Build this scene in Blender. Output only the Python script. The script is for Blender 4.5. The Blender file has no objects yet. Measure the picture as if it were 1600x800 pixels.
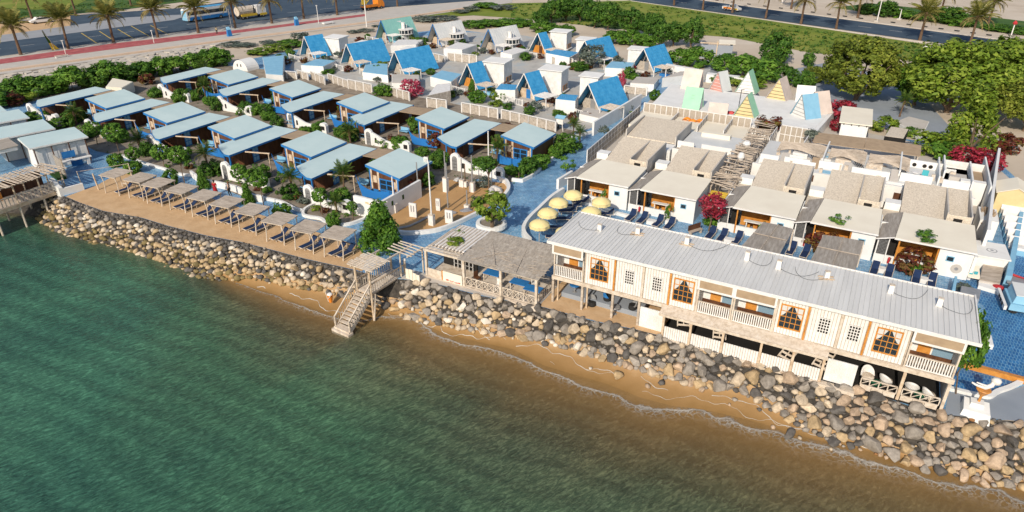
import bpy, math, random
import numpy as np
from mathutils import Vector, Matrix
from mathutils.geometry import tessellate_polygon
R = math.radians
random.seed(7); RNG = np.random.default_rng(11)
SC = bpy.context.scene; COL = SC.collection
# ---------------------------------------------------------------- camera, sky, sun, exposure
CAM_H = 29.0; PITCH = R(28); FPX = 1067.0
cd = bpy.data.cameras.new('camera'); cam = bpy.data.objects.new('camera', cd); COL.objects.link(cam)
cam.location = (0, 0, CAM_H); cam.rotation_euler = (R(90) - PITCH, 0, 0)
cd.sensor_width = 36; cd.lens = 36 * FPX / 1600; cd.clip_end = 6000
SC.camera = cam
SUN_AZ = R(206); SUN_EL = R(33)
W = bpy.data.worlds.new('World'); SC.world = W; W.use_nodes = True
nt = W.node_tree; nt.nodes.clear()
sky = nt.nodes.new('ShaderNodeTexSky'); sky.sky_type = 'NISHITA'; sky.sun_disc = False
sky.sun_elevation = SUN_EL; sky.sun_rotation = SUN_AZ; sky.dust_density = 1.5
bg = nt.nodes.new('ShaderNodeBackground'); bg.inputs[1].default_value = 0.12
wo = nt.nodes.new('ShaderNodeOutputWorld')
nt.links.new(sky.outputs[0], bg.inputs[0]); nt.links.new(bg.outputs[0], wo.inputs[0])
sd = bpy.data.lights.new('sun', 'SUN'); sd.energy = 3.85; sd.angle = R(0.5); sd.color = (1.0, 0.90, 0.76)
sun = bpy.data.objects.new('sun', sd); COL.objects.link(sun)
tosun = Vector((math.sin(SUN_AZ) * math.cos(SUN_EL), math.cos(SUN_AZ) * math.cos(SUN_EL), math.sin(SUN_EL)))
sun.rotation_euler = tosun.to_track_quat('Z', 'Y').to_euler()
sun.location = tosun * 60
SC.view_settings.view_transform = 'Standard'; SC.view_settings.look = 'None'
SC.view_settings.exposure = 0.08; SC.view_settings.gamma = 1.0; SC.view_settings.use_curve_mapping = False
SC.render.engine = 'CYCLES'
SC.cycles.max_bounces = 6; SC.cycles.diffuse_bounces = 2; SC.cycles.glossy_bounces = 2
SC.cycles.transmission_bounces = 3; SC.cycles.transparent_max_bounces = 6
SC.cycles.caustics_reflective = False; SC.cycles.caustics_refractive = False

# ---------------------------------------------------------------- survey helpers: sight lines of the photograph met with a level plane
def at(px, py, z=0.0):
    u = (px - 800) / FPX; v = -(py - 400) / FPX
    d = (u, math.cos(PITCH) + v * math.sin(PITCH), -math.sin(PITCH) + v * math.cos(PITCH))
    k = (z - CAM_H) / d[2]
    return Vector((k * d[0], k * d[1], z))
SITE_O = at(864, 471); SITE_A = R(-28.5)
UX = Vector((math.cos(SITE_A), math.sin(SITE_A), 0)); UY = Vector((-math.sin(SITE_A), math.cos(SITE_A), 0))
def wp(x, y, z=0.0): return SITE_O + UX * x + UY * y + Vector((0, 0, z))        # site (along shore, inland, up) -> world
def sp(px, py, z=0.0):
    p = at(px, py, z) - SITE_O
    return (p.dot(UX), p.dot(UY), z)
def ang(p, q): return math.atan2(q[1] - p[1], q[0] - p[0])

# ---------------------------------------------------------------- materials
MATS = {}
def nodes(name):
    m = bpy.data.materials.new(name); m.use_nodes = True
    t = m.node_tree; b = t.nodes['Principled BSDF']
    MATS[name] = m
    return m, t, b
def N(t, k, **kw):
    n = t.nodes.new(k)
    for a, v in kw.items(): setattr(n, a, v)
    return n
def setin(n, **kw):
    for k, v in kw.items(): n.inputs[k.replace('_', ' ')].default_value = v
def ramp(t, stops):
    r = N(t, 'ShaderNodeValToRGB'); e = r.color_ramp.elements
    while len(e) < len(stops): e.new(0.5)
    for s, (p, c) in zip(e, stops): s.position = p; s.color = (c[0], c[1], c[2], 1)
    return r
def mat(name, c1, c2=None, scale=1.5, rough=0.7, bump=0.0, bscale=None, detail=4, spec=0.35, metal=0.0, world=False, stretch=None, c3=None, dirt=None):
    m, t, b = nodes(name)
    L = t.links.new
    tc = N(t, 'ShaderNodeTexCoord'); src = tc.outputs['Object']
    if world: src = N(t, 'ShaderNodeNewGeometry').outputs['Position']
    mp = N(t, 'ShaderNodeMapping'); L(src, mp.inputs[0])
    if stretch: mp.inputs['Scale'].default_value = stretch
    oi = N(t, 'ShaderNodeObjectInfo')
    no = N(t, 'ShaderNodeTexNoise', noise_dimensions='4D'); setin(no, Scale=scale, Detail=detail, Roughness=0.6)
    mw = N(t, 'ShaderNodeMath', operation='MULTIPLY'); mw.inputs[1].default_value = 0.0 if world else 37.0
    L(oi.outputs['Random'], mw.inputs[0]); L(mw.outputs[0], no.inputs['W'])
    L(mp.outputs[0], no.inputs['Vector'])
    if c2 is None: c2 = tuple(x * 0.78 for x in c1)
    st = [(0.3, c2), (0.68, c1)] if c3 is None else [(0.28, c2), (0.5, c1), (0.72, c3)]
    r = ramp(t, st); L(no.outputs['Fac'], r.inputs[0])
    out = r.outputs[0]
    if dirt:
        n2 = N(t, 'ShaderNodeTexNoise'); setin(n2, Scale=dirt[1], Detail=8, Roughness=0.75); L(src, n2.inputs['Vector'])
        r2 = ramp(t, [(dirt[2], (0, 0, 0)), (dirt[2] + 0.16, (1, 1, 1))]); L(n2.outputs['Fac'], r2.inputs[0])
        mx = N(t, 'ShaderNodeMix', data_type='RGBA'); L(r2.outputs[0], mx.inputs[0]); L(out, mx.inputs[6])
        mx.inputs[7].default_value = (*dirt[0], 1); out = mx.outputs[2]
    L(out, b.inputs['Base Color'])
    setin(b, Roughness=rough, Metallic=metal); b.inputs['Specular IOR Level'].default_value = spec
    if bump:
        n3 = N(t, 'ShaderNodeTexNoise'); setin(n3, Scale=bscale or scale * 4, Detail=5); L(mp.outputs[0], n3.inputs['Vector'])
        bp = N(t, 'ShaderNodeBump'); setin(bp, Strength=bump, Distance=0.05); L(n3.outputs['Fac'], bp.inputs['Height'])
        L(bp.outputs[0], b.inputs['Normal'])
    return m
def leafmat(name, dark, mid, light, scale=0.9, yellow=None):
    m, t, b = nodes(name); L = t.links.new
    at_ = N(t, 'ShaderNodeAttribute', attribute_name='tone')
    tc = N(t, 'ShaderNodeTexCoord'); no = N(t, 'ShaderNodeTexNoise'); setin(no, Scale=scale, Detail=3)
    L(tc.outputs['Object'], no.inputs['Vector'])
    ad = N(t, 'ShaderNodeMath', operation='MULTIPLY_ADD'); ad.inputs[1].default_value = 0.5
    L(at_.outputs['Fac'], ad.inputs[0])
    m2 = N(t, 'ShaderNodeMath', operation='MULTIPLY'); m2.inputs[1].default_value = 0.5; L(no.outputs['Fac'], m2.inputs[0]); L(m2.outputs[0], ad.inputs[2])
    r = ramp(t, [(0.2, dark), (0.5, mid), (0.78, light)]); L(ad.outputs[0], r.inputs[0])
    L(r.outputs[0], b.inputs['Base Color']); setin(b, Roughness=0.62); b.inputs['Specular IOR Level'].default_value = 0.25
    tr = N(t, 'ShaderNodeBsdfTranslucent'); L(r.outputs[0], tr.inputs[0])
    mx = N(t, 'ShaderNodeMixShader'); mx.inputs[0].default_value = 0.22
    L(b.outputs[0], mx.inputs[1]); L(tr.outputs[0], mx.inputs[2]); L(mx.outputs[0], t.nodes['Material Output'].inputs[0])
    return m
def gmat(name, c, rough=0.1):                       # dark window glass
    m, t, b = nodes(name); b.inputs['Base Color'].default_value = (*c, 1); setin(b, Roughness=rough); b.inputs['Specular IOR Level'].default_value = 0.6
    return m
def mosaic():
    m, t, b = nodes('blue_mosaic'); L = t.links.new
    pos = N(t, 'ShaderNodeNewGeometry').outputs['Position']
    rot = N(t, 'ShaderNodeMapping'); rot.inputs['Rotation'].default_value = (0, 0, R(28.5)); L(pos, rot.inputs[0])
    wn = N(t, 'ShaderNodeTexNoise'); setin(wn, Scale=0.5, Detail=2); L(rot.outputs[0], wn.inputs['Vector'])
    ws = N(t, 'ShaderNodeVectorMath', operation='MULTIPLY_ADD'); ws.inputs[1].default_value = (0.5, 0.5, 0); L(wn.outputs['Color'], ws.inputs[0]); L(rot.outputs[0], ws.inputs[2])
    br = N(t, 'ShaderNodeTexBrick'); setin(br, Scale=1.0); br.inputs['Brick Width'].default_value = 0.42; br.inputs['Row Height'].default_value = 0.2
    br.inputs['Mortar Size'].default_value = 0.022; br.inputs['Mortar Smooth'].default_value = 0.3
    br.inputs['Color1'].default_value = (0.03, 0.16, 0.37, 1); br.inputs['Color2'].default_value = (0.08, 0.27, 0.48, 1); br.inputs['Mortar'].default_value = (0.42, 0.55, 0.66, 1)
    L(ws.outputs[0], br.inputs['Vector'])
    n1 = N(t, 'ShaderNodeTexNoise'); setin(n1, Scale=0.16, Detail=5, Roughness=0.7); L(pos, n1.inputs['Vector'])
    r1 = ramp(t, [(0.40, (0, 0, 0)), (0.66, (1, 1, 1))]); L(n1.outputs['Fac'], r1.inputs[0])
    mx = N(t, 'ShaderNodeMix', data_type='RGBA'); L(r1.outputs[0], mx.inputs[0]); L(br.outputs['Color'], mx.inputs[6])
    br2 = N(t, 'ShaderNodeTexVoronoi', feature='DISTANCE_TO_EDGE'); setin(br2, Scale=3.2); L(pos, br2.inputs['Vector'])
    r2 = ramp(t, [(0.02, (0.50, 0.62, 0.70)), (0.09, (0.16, 0.38, 0.58))]); L(br2.outputs['Distance'], r2.inputs[0]); L(r2.outputs[0], mx.inputs[7])
    n2 = N(t, 'ShaderNodeTexNoise'); setin(n2, Scale=1.3, Detail=7, Roughness=0.7); L(pos, n2.inputs['Vector'])
    r3 = ramp(t, [(0.36, (0.62, 0.66, 0.70)), (0.6, (1, 1, 1))]); L(n2.outputs['Fac'], r3.inputs[0])
    mu = N(t, 'ShaderNodeMix', data_type='RGBA', blend_type='MULTIPLY'); mu.inputs[0].default_value = 1; L(mx.outputs[2], mu.inputs[6]); L(r3.outputs[0], mu.inputs[7])
    L(mu.outputs[2], b.inputs['Base Color']); setin(b, Roughness=0.5); b.inputs['Specular IOR Level'].default_value = 0.4
    return m
def stripemat(name, c1, c2, width, axis=0, rough=0.5, dirt=0.25, bump=0.4, metal=0.0):   # ribbed sheet: fine relief on real panels
    m, t, b = nodes(name); L = t.links.new
    tc = N(t, 'ShaderNodeTexCoord'); sx = N(t, 'ShaderNodeSeparateXYZ'); L(tc.outputs['Object'], sx.inputs[0])
    mu = N(t, 'ShaderNodeMath', operation='MULTIPLY'); mu.inputs[1].default_value = 2 * math.pi / width; L(sx.outputs[axis], mu.inputs[0])
    sn = N(t, 'ShaderNodeMath', operation='SINE'); L(mu.outputs[0], sn.inputs[0])
    no = N(t, 'ShaderNodeTexNoise'); setin(no, Scale=1.1, Detail=6, Roughness=0.7); L(tc.outputs['Object'], no.inputs['Vector'])
    r = ramp(t, [(0.35, c2), (0.65, c1)]); L(no.outputs['Fac'], r.inputs[0]); L(r.outputs[0], b.inputs['Base Color'])
    bp = N(t, 'ShaderNodeBump'); setin(bp, Strength=bump, Distance=0.03); L(sn.outputs[0], bp.inputs['Height']); L(bp.outputs[0], b.inputs['Normal'])
    setin(b, Roughness=rough, Metallic=metal); b.inputs['Specular IOR Level'].default_value = 0.35
    return m
WHITE = mat('white_plaster', (0.80, 0.79, 0.76), (0.70, 0.69, 0.66), 0.8, 0.8, 0.15, 9, dirt=((0.50, 0.47, 0.42), 1.7, 0.60))
WPAINT = mat('white_paint', (0.80, 0.78, 0.75), (0.66, 0.63, 0.59), 2.2, 0.55, 0.1, dirt=((0.52, 0.45, 0.38), 2.5, 0.62))
WSHEET = stripemat('white_corrugated_sheet', (0.80, 0.79, 0.77), (0.66, 0.64, 0.60), 0.16)
PALEROOF = mat('pale_blue_roof', (0.56, 0.68, 0.665), (0.48, 0.61, 0.605), 0.4, 0.55, 0.05, dirt=((0.42, 0.50, 0.49), 0.9, 0.60))
GREYROOF = mat('grey_roof_sheet', (0.73, 0.72, 0.69), (0.62, 0.61, 0.585), 0.7, 0.5, 0.04, dirt=((0.42, 0.37, 0.31), 1.3, 0.62), stretch=(1, 0.3, 1))
BLUEP = mat('blue_paint', (0.030, 0.20, 0.50), (0.02, 0.14, 0.38), 2.0, 0.45)
BLUEROOF = stripemat('blue_roof_sheet', (0.075, 0.36, 0.63), (0.03, 0.255, 0.52), 0.30, axis=0, rough=0.45)
TEALROOF = mat('teal_roof', (0.27, 0.52, 0.46), (0.20, 0.44, 0.40), 0.6, 0.55, dirt=((0.5, 0.62, 0.58), 1.0, 0.62))
WARMROOF = mat('weathered_white_roof', (0.68, 0.68, 0.66), (0.58, 0.59, 0.58), 0.6, 0.6, dirt=((0.5, 0.6, 0.66), 0.8, 0.6))
CREAM = mat('cream_canvas', (0.82, 0.755, 0.62), (0.75, 0.68, 0.55), 0.5, 0.8, 0.05, dirt=((0.60, 0.54, 0.45), 1.2, 0.62))
PEBBLE = mat('pebbled_roof', (0.60, 0.52, 0.415), (0.40, 0.34, 0.27), 9.0, 0.95, 0.9, 9, c3=(0.74, 0.66, 0.54))
THATCH = mat('grey_thatch', (0.33, 0.29, 0.245), (0.22, 0.195, 0.17), 6, 0.95, 0.6, 20, stretch=(1, 0.15, 1), c3=(0.44, 0.40, 0.35))
DRIFT = mat('weathered_wood', (0.45, 0.375, 0.30), (0.29, 0.235, 0.18), 4, 0.85, 0.2, 18, stretch=(0.3, 1, 1), c3=(0.57, 0.49, 0.40))
PALEWOOD = mat('pale_timber', (0.56, 0.43, 0.30), (0.40, 0.28, 0.18), 2.5, 0.75, 0.15, 14, c3=(0.68, 0.57, 0.44))
WHITEWOOD = mat('whitewashed_timber', (0.60, 0.51, 0.41), (0.42, 0.335, 0.25), 3, 0.75, 0.15, 14, c3=(0.70, 0.63, 0.54))
ORANGEW = mat('varnished_orange_timber', (0.56, 0.235, 0.045), (0.40, 0.15, 0.03), 2.5, 0.4, 0.05, c3=(0.66, 0.32, 0.08))
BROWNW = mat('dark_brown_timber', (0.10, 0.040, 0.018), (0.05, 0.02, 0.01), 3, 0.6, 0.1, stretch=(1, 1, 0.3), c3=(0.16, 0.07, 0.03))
TANROOF = mat('tan_matting', (0.42, 0.31, 0.20), (0.32, 0.23, 0.15), 2, 0.9, 0.2)
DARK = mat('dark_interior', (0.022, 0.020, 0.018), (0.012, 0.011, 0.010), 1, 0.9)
BLACKF = mat('black_lining', (0.03, 0.03, 0.03), (0.015, 0.015, 0.015), 3, 0.8)
NAVY = mat('navy_fabric', (0.012, 0.032, 0.095), (0.008, 0.02, 0.06), 5, 0.85)
YELLOWF = mat('yellow_canvas', (0.80, 0.67, 0.33), (0.76, 0.61, 0.27), 1.5, 0.8)
SAND = mat('sand', (0.56, 0.37, 0.20), (0.46, 0.29, 0.15), 0.7, 0.95, 0.5, 3.0, detail=8, world=True, c3=(0.62, 0.43, 0.25))
COURTSAND = mat('court_sand', (0.50, 0.30, 0.13), (0.42, 0.24, 0.10), 0.8, 0.95, 0.4, 3.0, detail=8, world=True)
DIRT = mat('dry_ground', (0.55, 0.46, 0.36), (0.44, 0.36, 0.27), 0.10, 0.95, 0.3, 0.8, detail=9, world=True, c3=(0.62, 0.54, 0.44))
SOIL = mat('garden_soil', (0.24, 0.20, 0.155), (0.12, 0.095, 0.07), 0.8, 0.95, 0.6, 4, detail=8, world=True, c3=(0.34, 0.29, 0.23))
ASPHALT = mat('road_asphalt', (0.045, 0.072, 0.105), (0.03, 0.05, 0.08), 0.25, 0.85, 0.1, 8, world=True, c3=(0.07, 0.10, 0.135))
LOT = mat('grey_lot_surface', (0.30, 0.33, 0.37), (0.24, 0.27, 0.31), 0.3, 0.9, world=True)
PARK = mat('parking_lane', (0.34, 0.35, 0.36), (0.28, 0.29, 0.31), 0.3, 0.9, world=True)
REDWALK = mat('red_pavers', (0.40, 0.095, 0.10), (0.32, 0.07, 0.08), 0.7, 0.85, world=True, c3=(0.48, 0.16, 0.15))
CONC = mat('pale_concrete', (0.54, 0.50, 0.45), (0.46, 0.42, 0.37), 0.5, 0.9, 0.1, 6, world=True)
KERB = mat('peach_kerbstone', (0.66, 0.50, 0.37), (0.58, 0.43, 0.31), 0.6, 0.9, world=True)
GRASS = mat('lawn', (0.17, 0.215, 0.02), (0.08, 0.15, 0.014), 0.09, 0.95, 0.5, 1.5, detail=9, world=True, c3=(0.30, 0.28, 0.06))
GREENGR = mat('verge_grass', (0.05, 0.115, 0.015), (0.03, 0.075, 0.01), 0.15, 0.95, 0.5, 2, detail=8, world=True, c3=(0.13, 0.16, 0.03))
BARK = mat('bark', (0.20, 0.14, 0.09), (0.11, 0.075, 0.05), 4, 0.95, 0.5, 12, stretch=(1, 1, 0.4))
PALMBARK = mat('palm_bark', (0.17, 0.105, 0.065), (0.09, 0.055, 0.035), 3, 0.95, 0.6, 14, stretch=(0.4, 0.4, 2))
GLASS = gmat('dark_glass', (0.02, 0.03, 0.04))
BGLASS = gmat('blue_grey_glass', (0.20, 0.31, 0.40), 0.2)
PGLASS = gmat('pale_curtain_glass', (0.60, 0.60, 0.58), 0.3)
STEEL = mat('grey_steel', (0.36, 0.36, 0.36), (0.28, 0.28, 0.28), 3, 0.45, metal=0.3)
STONEW = mat('rubble_stone_wall', (0.44, 0.385, 0.32), (0.28, 0.24, 0.20), 3.5, 0.95, 0.7, 6, c3=(0.56, 0.50, 0.43))
REDP = mat('red_paint', (0.50, 0.035, 0.04), None, 2, 0.5)
ORANGEP = mat('orange_paint', (0.78, 0.26, 0.03), (0.68, 0.2, 0.02), 2, 0.4)
YELP = mat('yellow_paint', (0.75, 0.50, 0.05), None, 2, 0.4)
YELLINE = mat('yellow_road_paint', (0.60, 0.42, 0.10), None, 2, 0.7)
LBLUE = mat('light_blue_paint', (0.26, 0.50, 0.66), (0.20, 0.42, 0.58), 1.2, 0.6)
MINT = mat('mint_paint', (0.36, 0.66, 0.44), (0.30, 0.58, 0.39), 1, 0.7)
PINKP = mat('salmon_paint', (0.62, 0.30, 0.25), None, 1, 0.7)
PEACH = mat('peach_paint', (0.72, 0.60, 0.52), None, 1, 0.75)
BUTTER = mat('butter_plaster', (0.70, 0.56, 0.30), (0.60, 0.47, 0.24), 1, 0.8)
RUBBER = mat('black_rubber', (0.02, 0.02, 0.02), None, 1, 0.8)
YARD = mat('stained_terrace', (0.46, 0.44, 0.40), (0.33, 0.32, 0.30), 0.35, 0.9, 0.1, 5, detail=8, world=True, c3=(0.28, 0.38, 0.45))
MOSAIC = mosaic()
SKIN = mat('skin', (0.30, 0.17, 0.11), (0.25, 0.14, 0.09), 3, 0.6)
TURQ = mat('turquoise_paint', (0.08, 0.46, 0.52), None, 1, 0.5)
DARKSTONE = mat('dark_rubble', (0.05, 0.043, 0.036), (0.02, 0.018, 0.015), 2.5, 0.9, 0.8, 6, world=True, c3=(0.09, 0.078, 0.062))  # dark rubble showing in the gaps between the boulders
L_DARK = leafmat('dark_foliage', (0.022, 0.062, 0.009), (0.052, 0.135, 0.016), (0.13, 0.24, 0.03))
L_MID = leafmat('mid_green_foliage', (0.03, 0.09, 0.010), (0.085, 0.195, 0.02), (0.18, 0.32, 0.04))
L_OLIVE = leafmat('olive_foliage', (0.055, 0.085, 0.010), (0.155, 0.20, 0.022), (0.30, 0.33, 0.05), 0.35)
L_YELL = leafmat('yellow_green_foliage', (0.055, 0.105, 0.010), (0.15, 0.235, 0.02), (0.30, 0.37, 0.05), 0.35)
L_GREY = leafmat('grey_green_foliage', (0.06, 0.085, 0.07), (0.13, 0.16, 0.13), (0.24, 0.27, 0.22))
L_RED = leafmat('red_bougainvillea', (0.10, 0.012, 0.015), (0.30, 0.02, 0.035), (0.50, 0.06, 0.10), 1.6)
L_MAROON = leafmat('maroon_foliage', (0.05, 0.02, 0.012), (0.15, 0.03, 0.02), (0.16, 0.15, 0.03), 1.6)
L_PINK = leafmat('pink_blossom', (0.22, 0.02, 0.05), (0.46, 0.05, 0.10), (0.62, 0.14, 0.20), 1.2)
L_PALM = leafmat('palm_frond_green', (0.07, 0.085, 0.015), (0.17, 0.18, 0.035), (0.33, 0.29, 0.08), 0.6)
L_PALMY = leafmat('palm_frond_dry', (0.14, 0.115, 0.035), (0.30, 0.24, 0.085), (0.46, 0.38, 0.16), 0.6)
L_GPALM = leafmat('garden_palm_green', (0.018, 0.05, 0.008), (0.06, 0.12, 0.015), (0.15, 0.20, 0.03), 0.8)
def rockmat():
    m, t, b = nodes('sea_wall_rock'); L = t.links.new
    oi = N(t, 'ShaderNodeObjectInfo'); ca = N(t, 'ShaderNodeAttribute', attribute_name='tint')
    tc = N(t, 'ShaderNodeTexCoord'); no = N(t, 'ShaderNodeTexNoise', noise_dimensions='4D'); setin(no, Scale=2.2, Detail=8, Roughness=0.7)
    mw = N(t, 'ShaderNodeMath', operation='MULTIPLY'); mw.inputs[1].default_value = 50; L(oi.outputs['Random'], mw.inputs[0]); L(mw.outputs[0], no.inputs['W']); L(tc.outputs['Object'], no.inputs['Vector'])
    r = ramp(t, [(0.3, (0.55, 0.55, 0.55)), (0.6, (1.1, 1.1, 1.1))]); L(no.outputs['Fac'], r.inputs[0])
    m0 = N(t, 'ShaderNodeMix', data_type='RGBA', blend_type='MULTIPLY'); m0.inputs[0].default_value = 1; L(oi.outputs['Color'], m0.inputs[6]); L(ca.outputs['Color'], m0.inputs[7])
    mu = N(t, 'ShaderNodeMix', data_type='RGBA', blend_type='MULTIPLY'); mu.inputs[0].default_value = 1; L(m0.outputs[2], mu.inputs[6]); L(r.outputs[0], mu.inputs[7])
    L(mu.outputs[2], b.inputs['Base Color']); setin(b, Roughness=0.85); b.inputs['Specular IOR Level'].default_value = 0.25
    bp = N(t, 'ShaderNodeBump'); setin(bp, Strength=0.5, Distance=0.06); L(no.outputs['Fac'], bp.inputs['Height']); L(bp.outputs[0], b.inputs['Normal'])
    return m
ROCK = rockmat()

# ---------------------------------------------------------------- mesh building
class MB:
    def __init__(s): s.v = []; s.f = []
    def poly(s, pts):
        i = len(s.v); s.v += [tuple(p) for p in pts]; s.f.append(tuple(range(i, i + len(pts)))); return s
    def prism(s, bot, top):
        n = len(bot); i = len(s.v); s.v += [tuple(p) for p in bot] + [tuple(p) for p in top]
        s.f.append(tuple(range(i + n - 1, i - 1, -1))); s.f.append(tuple(range(i + n, i + 2 * n)))
        for k in range(n):
            j = (k + 1) % n; s.f.append((i + k, i + j, i + n + j, i + n + k))
        return s
    def box(s, x0, x1, y0, y1, z0, z1):
        return s.prism([(x0, y0, z0), (x1, y0, z0), (x1, y1, z0), (x0, y1, z0)], [(x0, y0, z1), (x1, y0, z1), (x1, y1, z1), (x0, y1, z1)])
    def ext(s, poly2, z0, z1):
        return s.prism([(x, y, z0) for x, y in poly2], [(x, y, z1) for x, y in poly2])
    def side(s, poly2, y0, y1):      # outline in x,z pushed along y (counter-clockwise seen from -y)
        return s.prism([(x, y1, z) for x, z in poly2], [(x, y0, z) for x, z in poly2])
    def slab(s, quad, th):           # sloped sheet with thickness, quad = top corners
        return s.prism([(x, y, z - th) for x, y, z in quad], quad)
    def bar(s, p, q, w=0.1, h=None):
        p = Vector(p); q = Vector(q); d = (q - p).normalized()
        up = Vector((0, 0, 1)) if abs(d.z) < 0.95 else Vector((1, 0, 0))
        a = d.cross(up).normalized(); b = a.cross(d); a = a * w / 2; b = b * (h or w) / 2
        c = [-a - b, a - b, a + b, -a + b]
        return s.prism([p + k for k in c], [q + k for k in c])
    def tube(s, pts, r, n=6, cap=True):
        pts = [Vector(p) for p in pts]; rs = r if isinstance(r, (list, tuple)) else [r] * len(pts)
        i0 = len(s.v); a = None
        for k, p in enumerate(pts):
            d = (pts[min(k + 1, len(pts) - 1)] - pts[max(k - 1, 0)]).normalized()
            if a is None:
                a = d.cross(Vector((0, 0, 1)) if abs(d.z) < 0.9 else Vector((1, 0, 0))).normalized()
            a = (a - d * a.dot(d)).normalized(); b = d.cross(a)
            for j in range(n):
                t = 2 * math.pi * j / n; s.v.append(tuple(p + (a * math.cos(t) + b * math.sin(t)) * rs[k]))
        for k in range(len(pts) - 1):
            for j in range(n):
                u = i0 + k * n + j; w = i0 + k * n + (j + 1) % n
                s.f.append((u, w, w + n, u + n))
        if cap:
            s.f.append(tuple(range(i0 + n - 1, i0 - 1, -1))); e = i0 + (len(pts) - 1) * n; s.f.append(tuple(range(e, e + n)))
        return s
    def lathe(s, prof, n=16, cx=0, cy=0):
        i0 = len(s.v)
        for r, z in prof:
            for j in range(n):
                t = 2 * math.pi * j / n; s.v.append((cx + r * math.cos(t), cy + r * math.sin(t), z))
        for k in range(len(prof) - 1):
            for j in range(n):
                u = i0 + k * n + j; w = i0 + k * n + (j + 1) % n; s.f.append((u, w, w + n, u + n))
        e = i0 + (len(prof) - 1) * n; s.f.append(tuple(range(e, e + n))); s.f.append(tuple(range(i0 + n - 1, i0 - 1, -1)))
        return s
    def grid(s, fn, nu, nv):
        i0 = len(s.v)
        for j in range(nv + 1):
            for i in range(nu + 1): s.v.append(tuple(fn(i / nu, j / nv)))
        for j in range(nv):
            for i in range(nu):
                a = i0 + j * (nu + 1) + i; s.f.append((a, a + 1, a + nu + 2, a + nu + 1))
        return s
    def mesh(s, name, m, smooth=False):
        me = bpy.data.meshes.new(name); me.from_pydata(s.v, [], s.f); me.materials.append(m)
        if smooth: me.polygons.foreach_set('use_smooth', [True] * len(me.polygons))
        me.update(); return me
def link(name, me, parent=None, loc=None, rot=None):
    o = bpy.data.objects.new(name, me); COL.objects.link(o)
    if parent: o.parent = parent
    if loc is not None: o.location = loc
    if rot is not None: o.rotation_euler = rot
    return o
def part(name, mb, m, parent=None, label=None, smooth=False, loc=None, rot=None):
    o = link(name, mb if isinstance(mb, bpy.types.Mesh) else mb.mesh(name, m, smooth), parent, loc, rot)
    if label: o['label'] = label
    return o
def tag(o, label, cat, group=None):
    o['label'] = label; o['category'] = cat
    if group: o['group'] = group
    return o
def thing(name, label, cat, loc=(0, 0, 0), rz=0.0, group=None):
    o = bpy.data.objects.new(name, None); COL.objects.link(o); o.empty_display_size = 0.3
    o.location = loc; o.rotation_euler = (0, 0, rz)
    return tag(o, label, cat, group)
def solo(name, mb, m, label, cat, group=None, loc=None, rz=None, smooth=False):
    o = part(name, mb, m, smooth=smooth)
    if loc is not None: o.location = loc
    if rz is not None: o.rotation_euler = (0, 0, rz)
    return tag(o, label, cat, group)
def struct(name, mb, m, smooth=False, kind='structure'):
    o = part(name, mb, m, smooth=smooth); o['kind'] = kind; return o
def dup(root, label, loc=None, rz=None, scale=None):
    c = root.copy(); COL.objects.link(c); c['label'] = label
    if loc is not None: c.location = loc
    if rz is not None: c.rotation_euler = (0, 0, rz)
    if scale is not None: c.scale = scale if not isinstance(scale, (int, float)) else (scale,) * 3
    for ch in list(root.children):
        d = ch.copy(); COL.objects.link(d); d.parent = c
        for g in ch.children:
            e = g.copy(); COL.objects.link(e); e.parent = d
    return c
def zone(name, pts, m, z=0.0, px=True, kind='structure', zpx=None):
    P = [at(x, y, z if zpx is None else zpx) for x, y in pts] if px else [Vector((x, y, z)) for x, y in pts]
    for p in P: p.z = z
    tri = tessellate_polygon([P])
    me = bpy.data.meshes.new(name)
    fs = []
    for a, b, c in tri:
        nrm = (P[b] - P[a]).cross(P[c] - P[a]); fs.append((a, b, c) if nrm.z > 0 else (a, c, b))
    me.from_pydata([tuple(p) for p in P], [], fs); me.materials.append(m); me.update()
    o = link(name, me); o['kind'] = kind; return o
def smoothline(pts, n=6):                       # Catmull-Rom through 2D points
    out = []
    for i in range(len(pts) - 1):
        p0 = pts[max(i - 1, 0)]; p1 = pts[i]; p2 = pts[i + 1]; p3 = pts[min(i + 2, len(pts) - 1)]
        for k in range(n):
            t = k / n
            out.append(tuple(0.5 * (2 * b + (c - a) * t + (2 * a - 5 * b + 4 * c - d) * t * t + (3 * b - a - 3 * c + d) * t ** 3) for a, b, c, d in zip(p0, p1, p2, p3)))
    out.append(tuple(pts[-1])); return out
ORD = ['first', 'second', 'third', 'fourth', 'fifth', 'sixth', 'seventh', 'eighth', 'ninth', 'tenth', 'eleventh', 'twelfth', 'thirteenth', 'fourteenth', 'fifteenth', 'sixteenth', 'seventeenth', 'eighteenth', 'nineteenth', 'twentieth']
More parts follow.
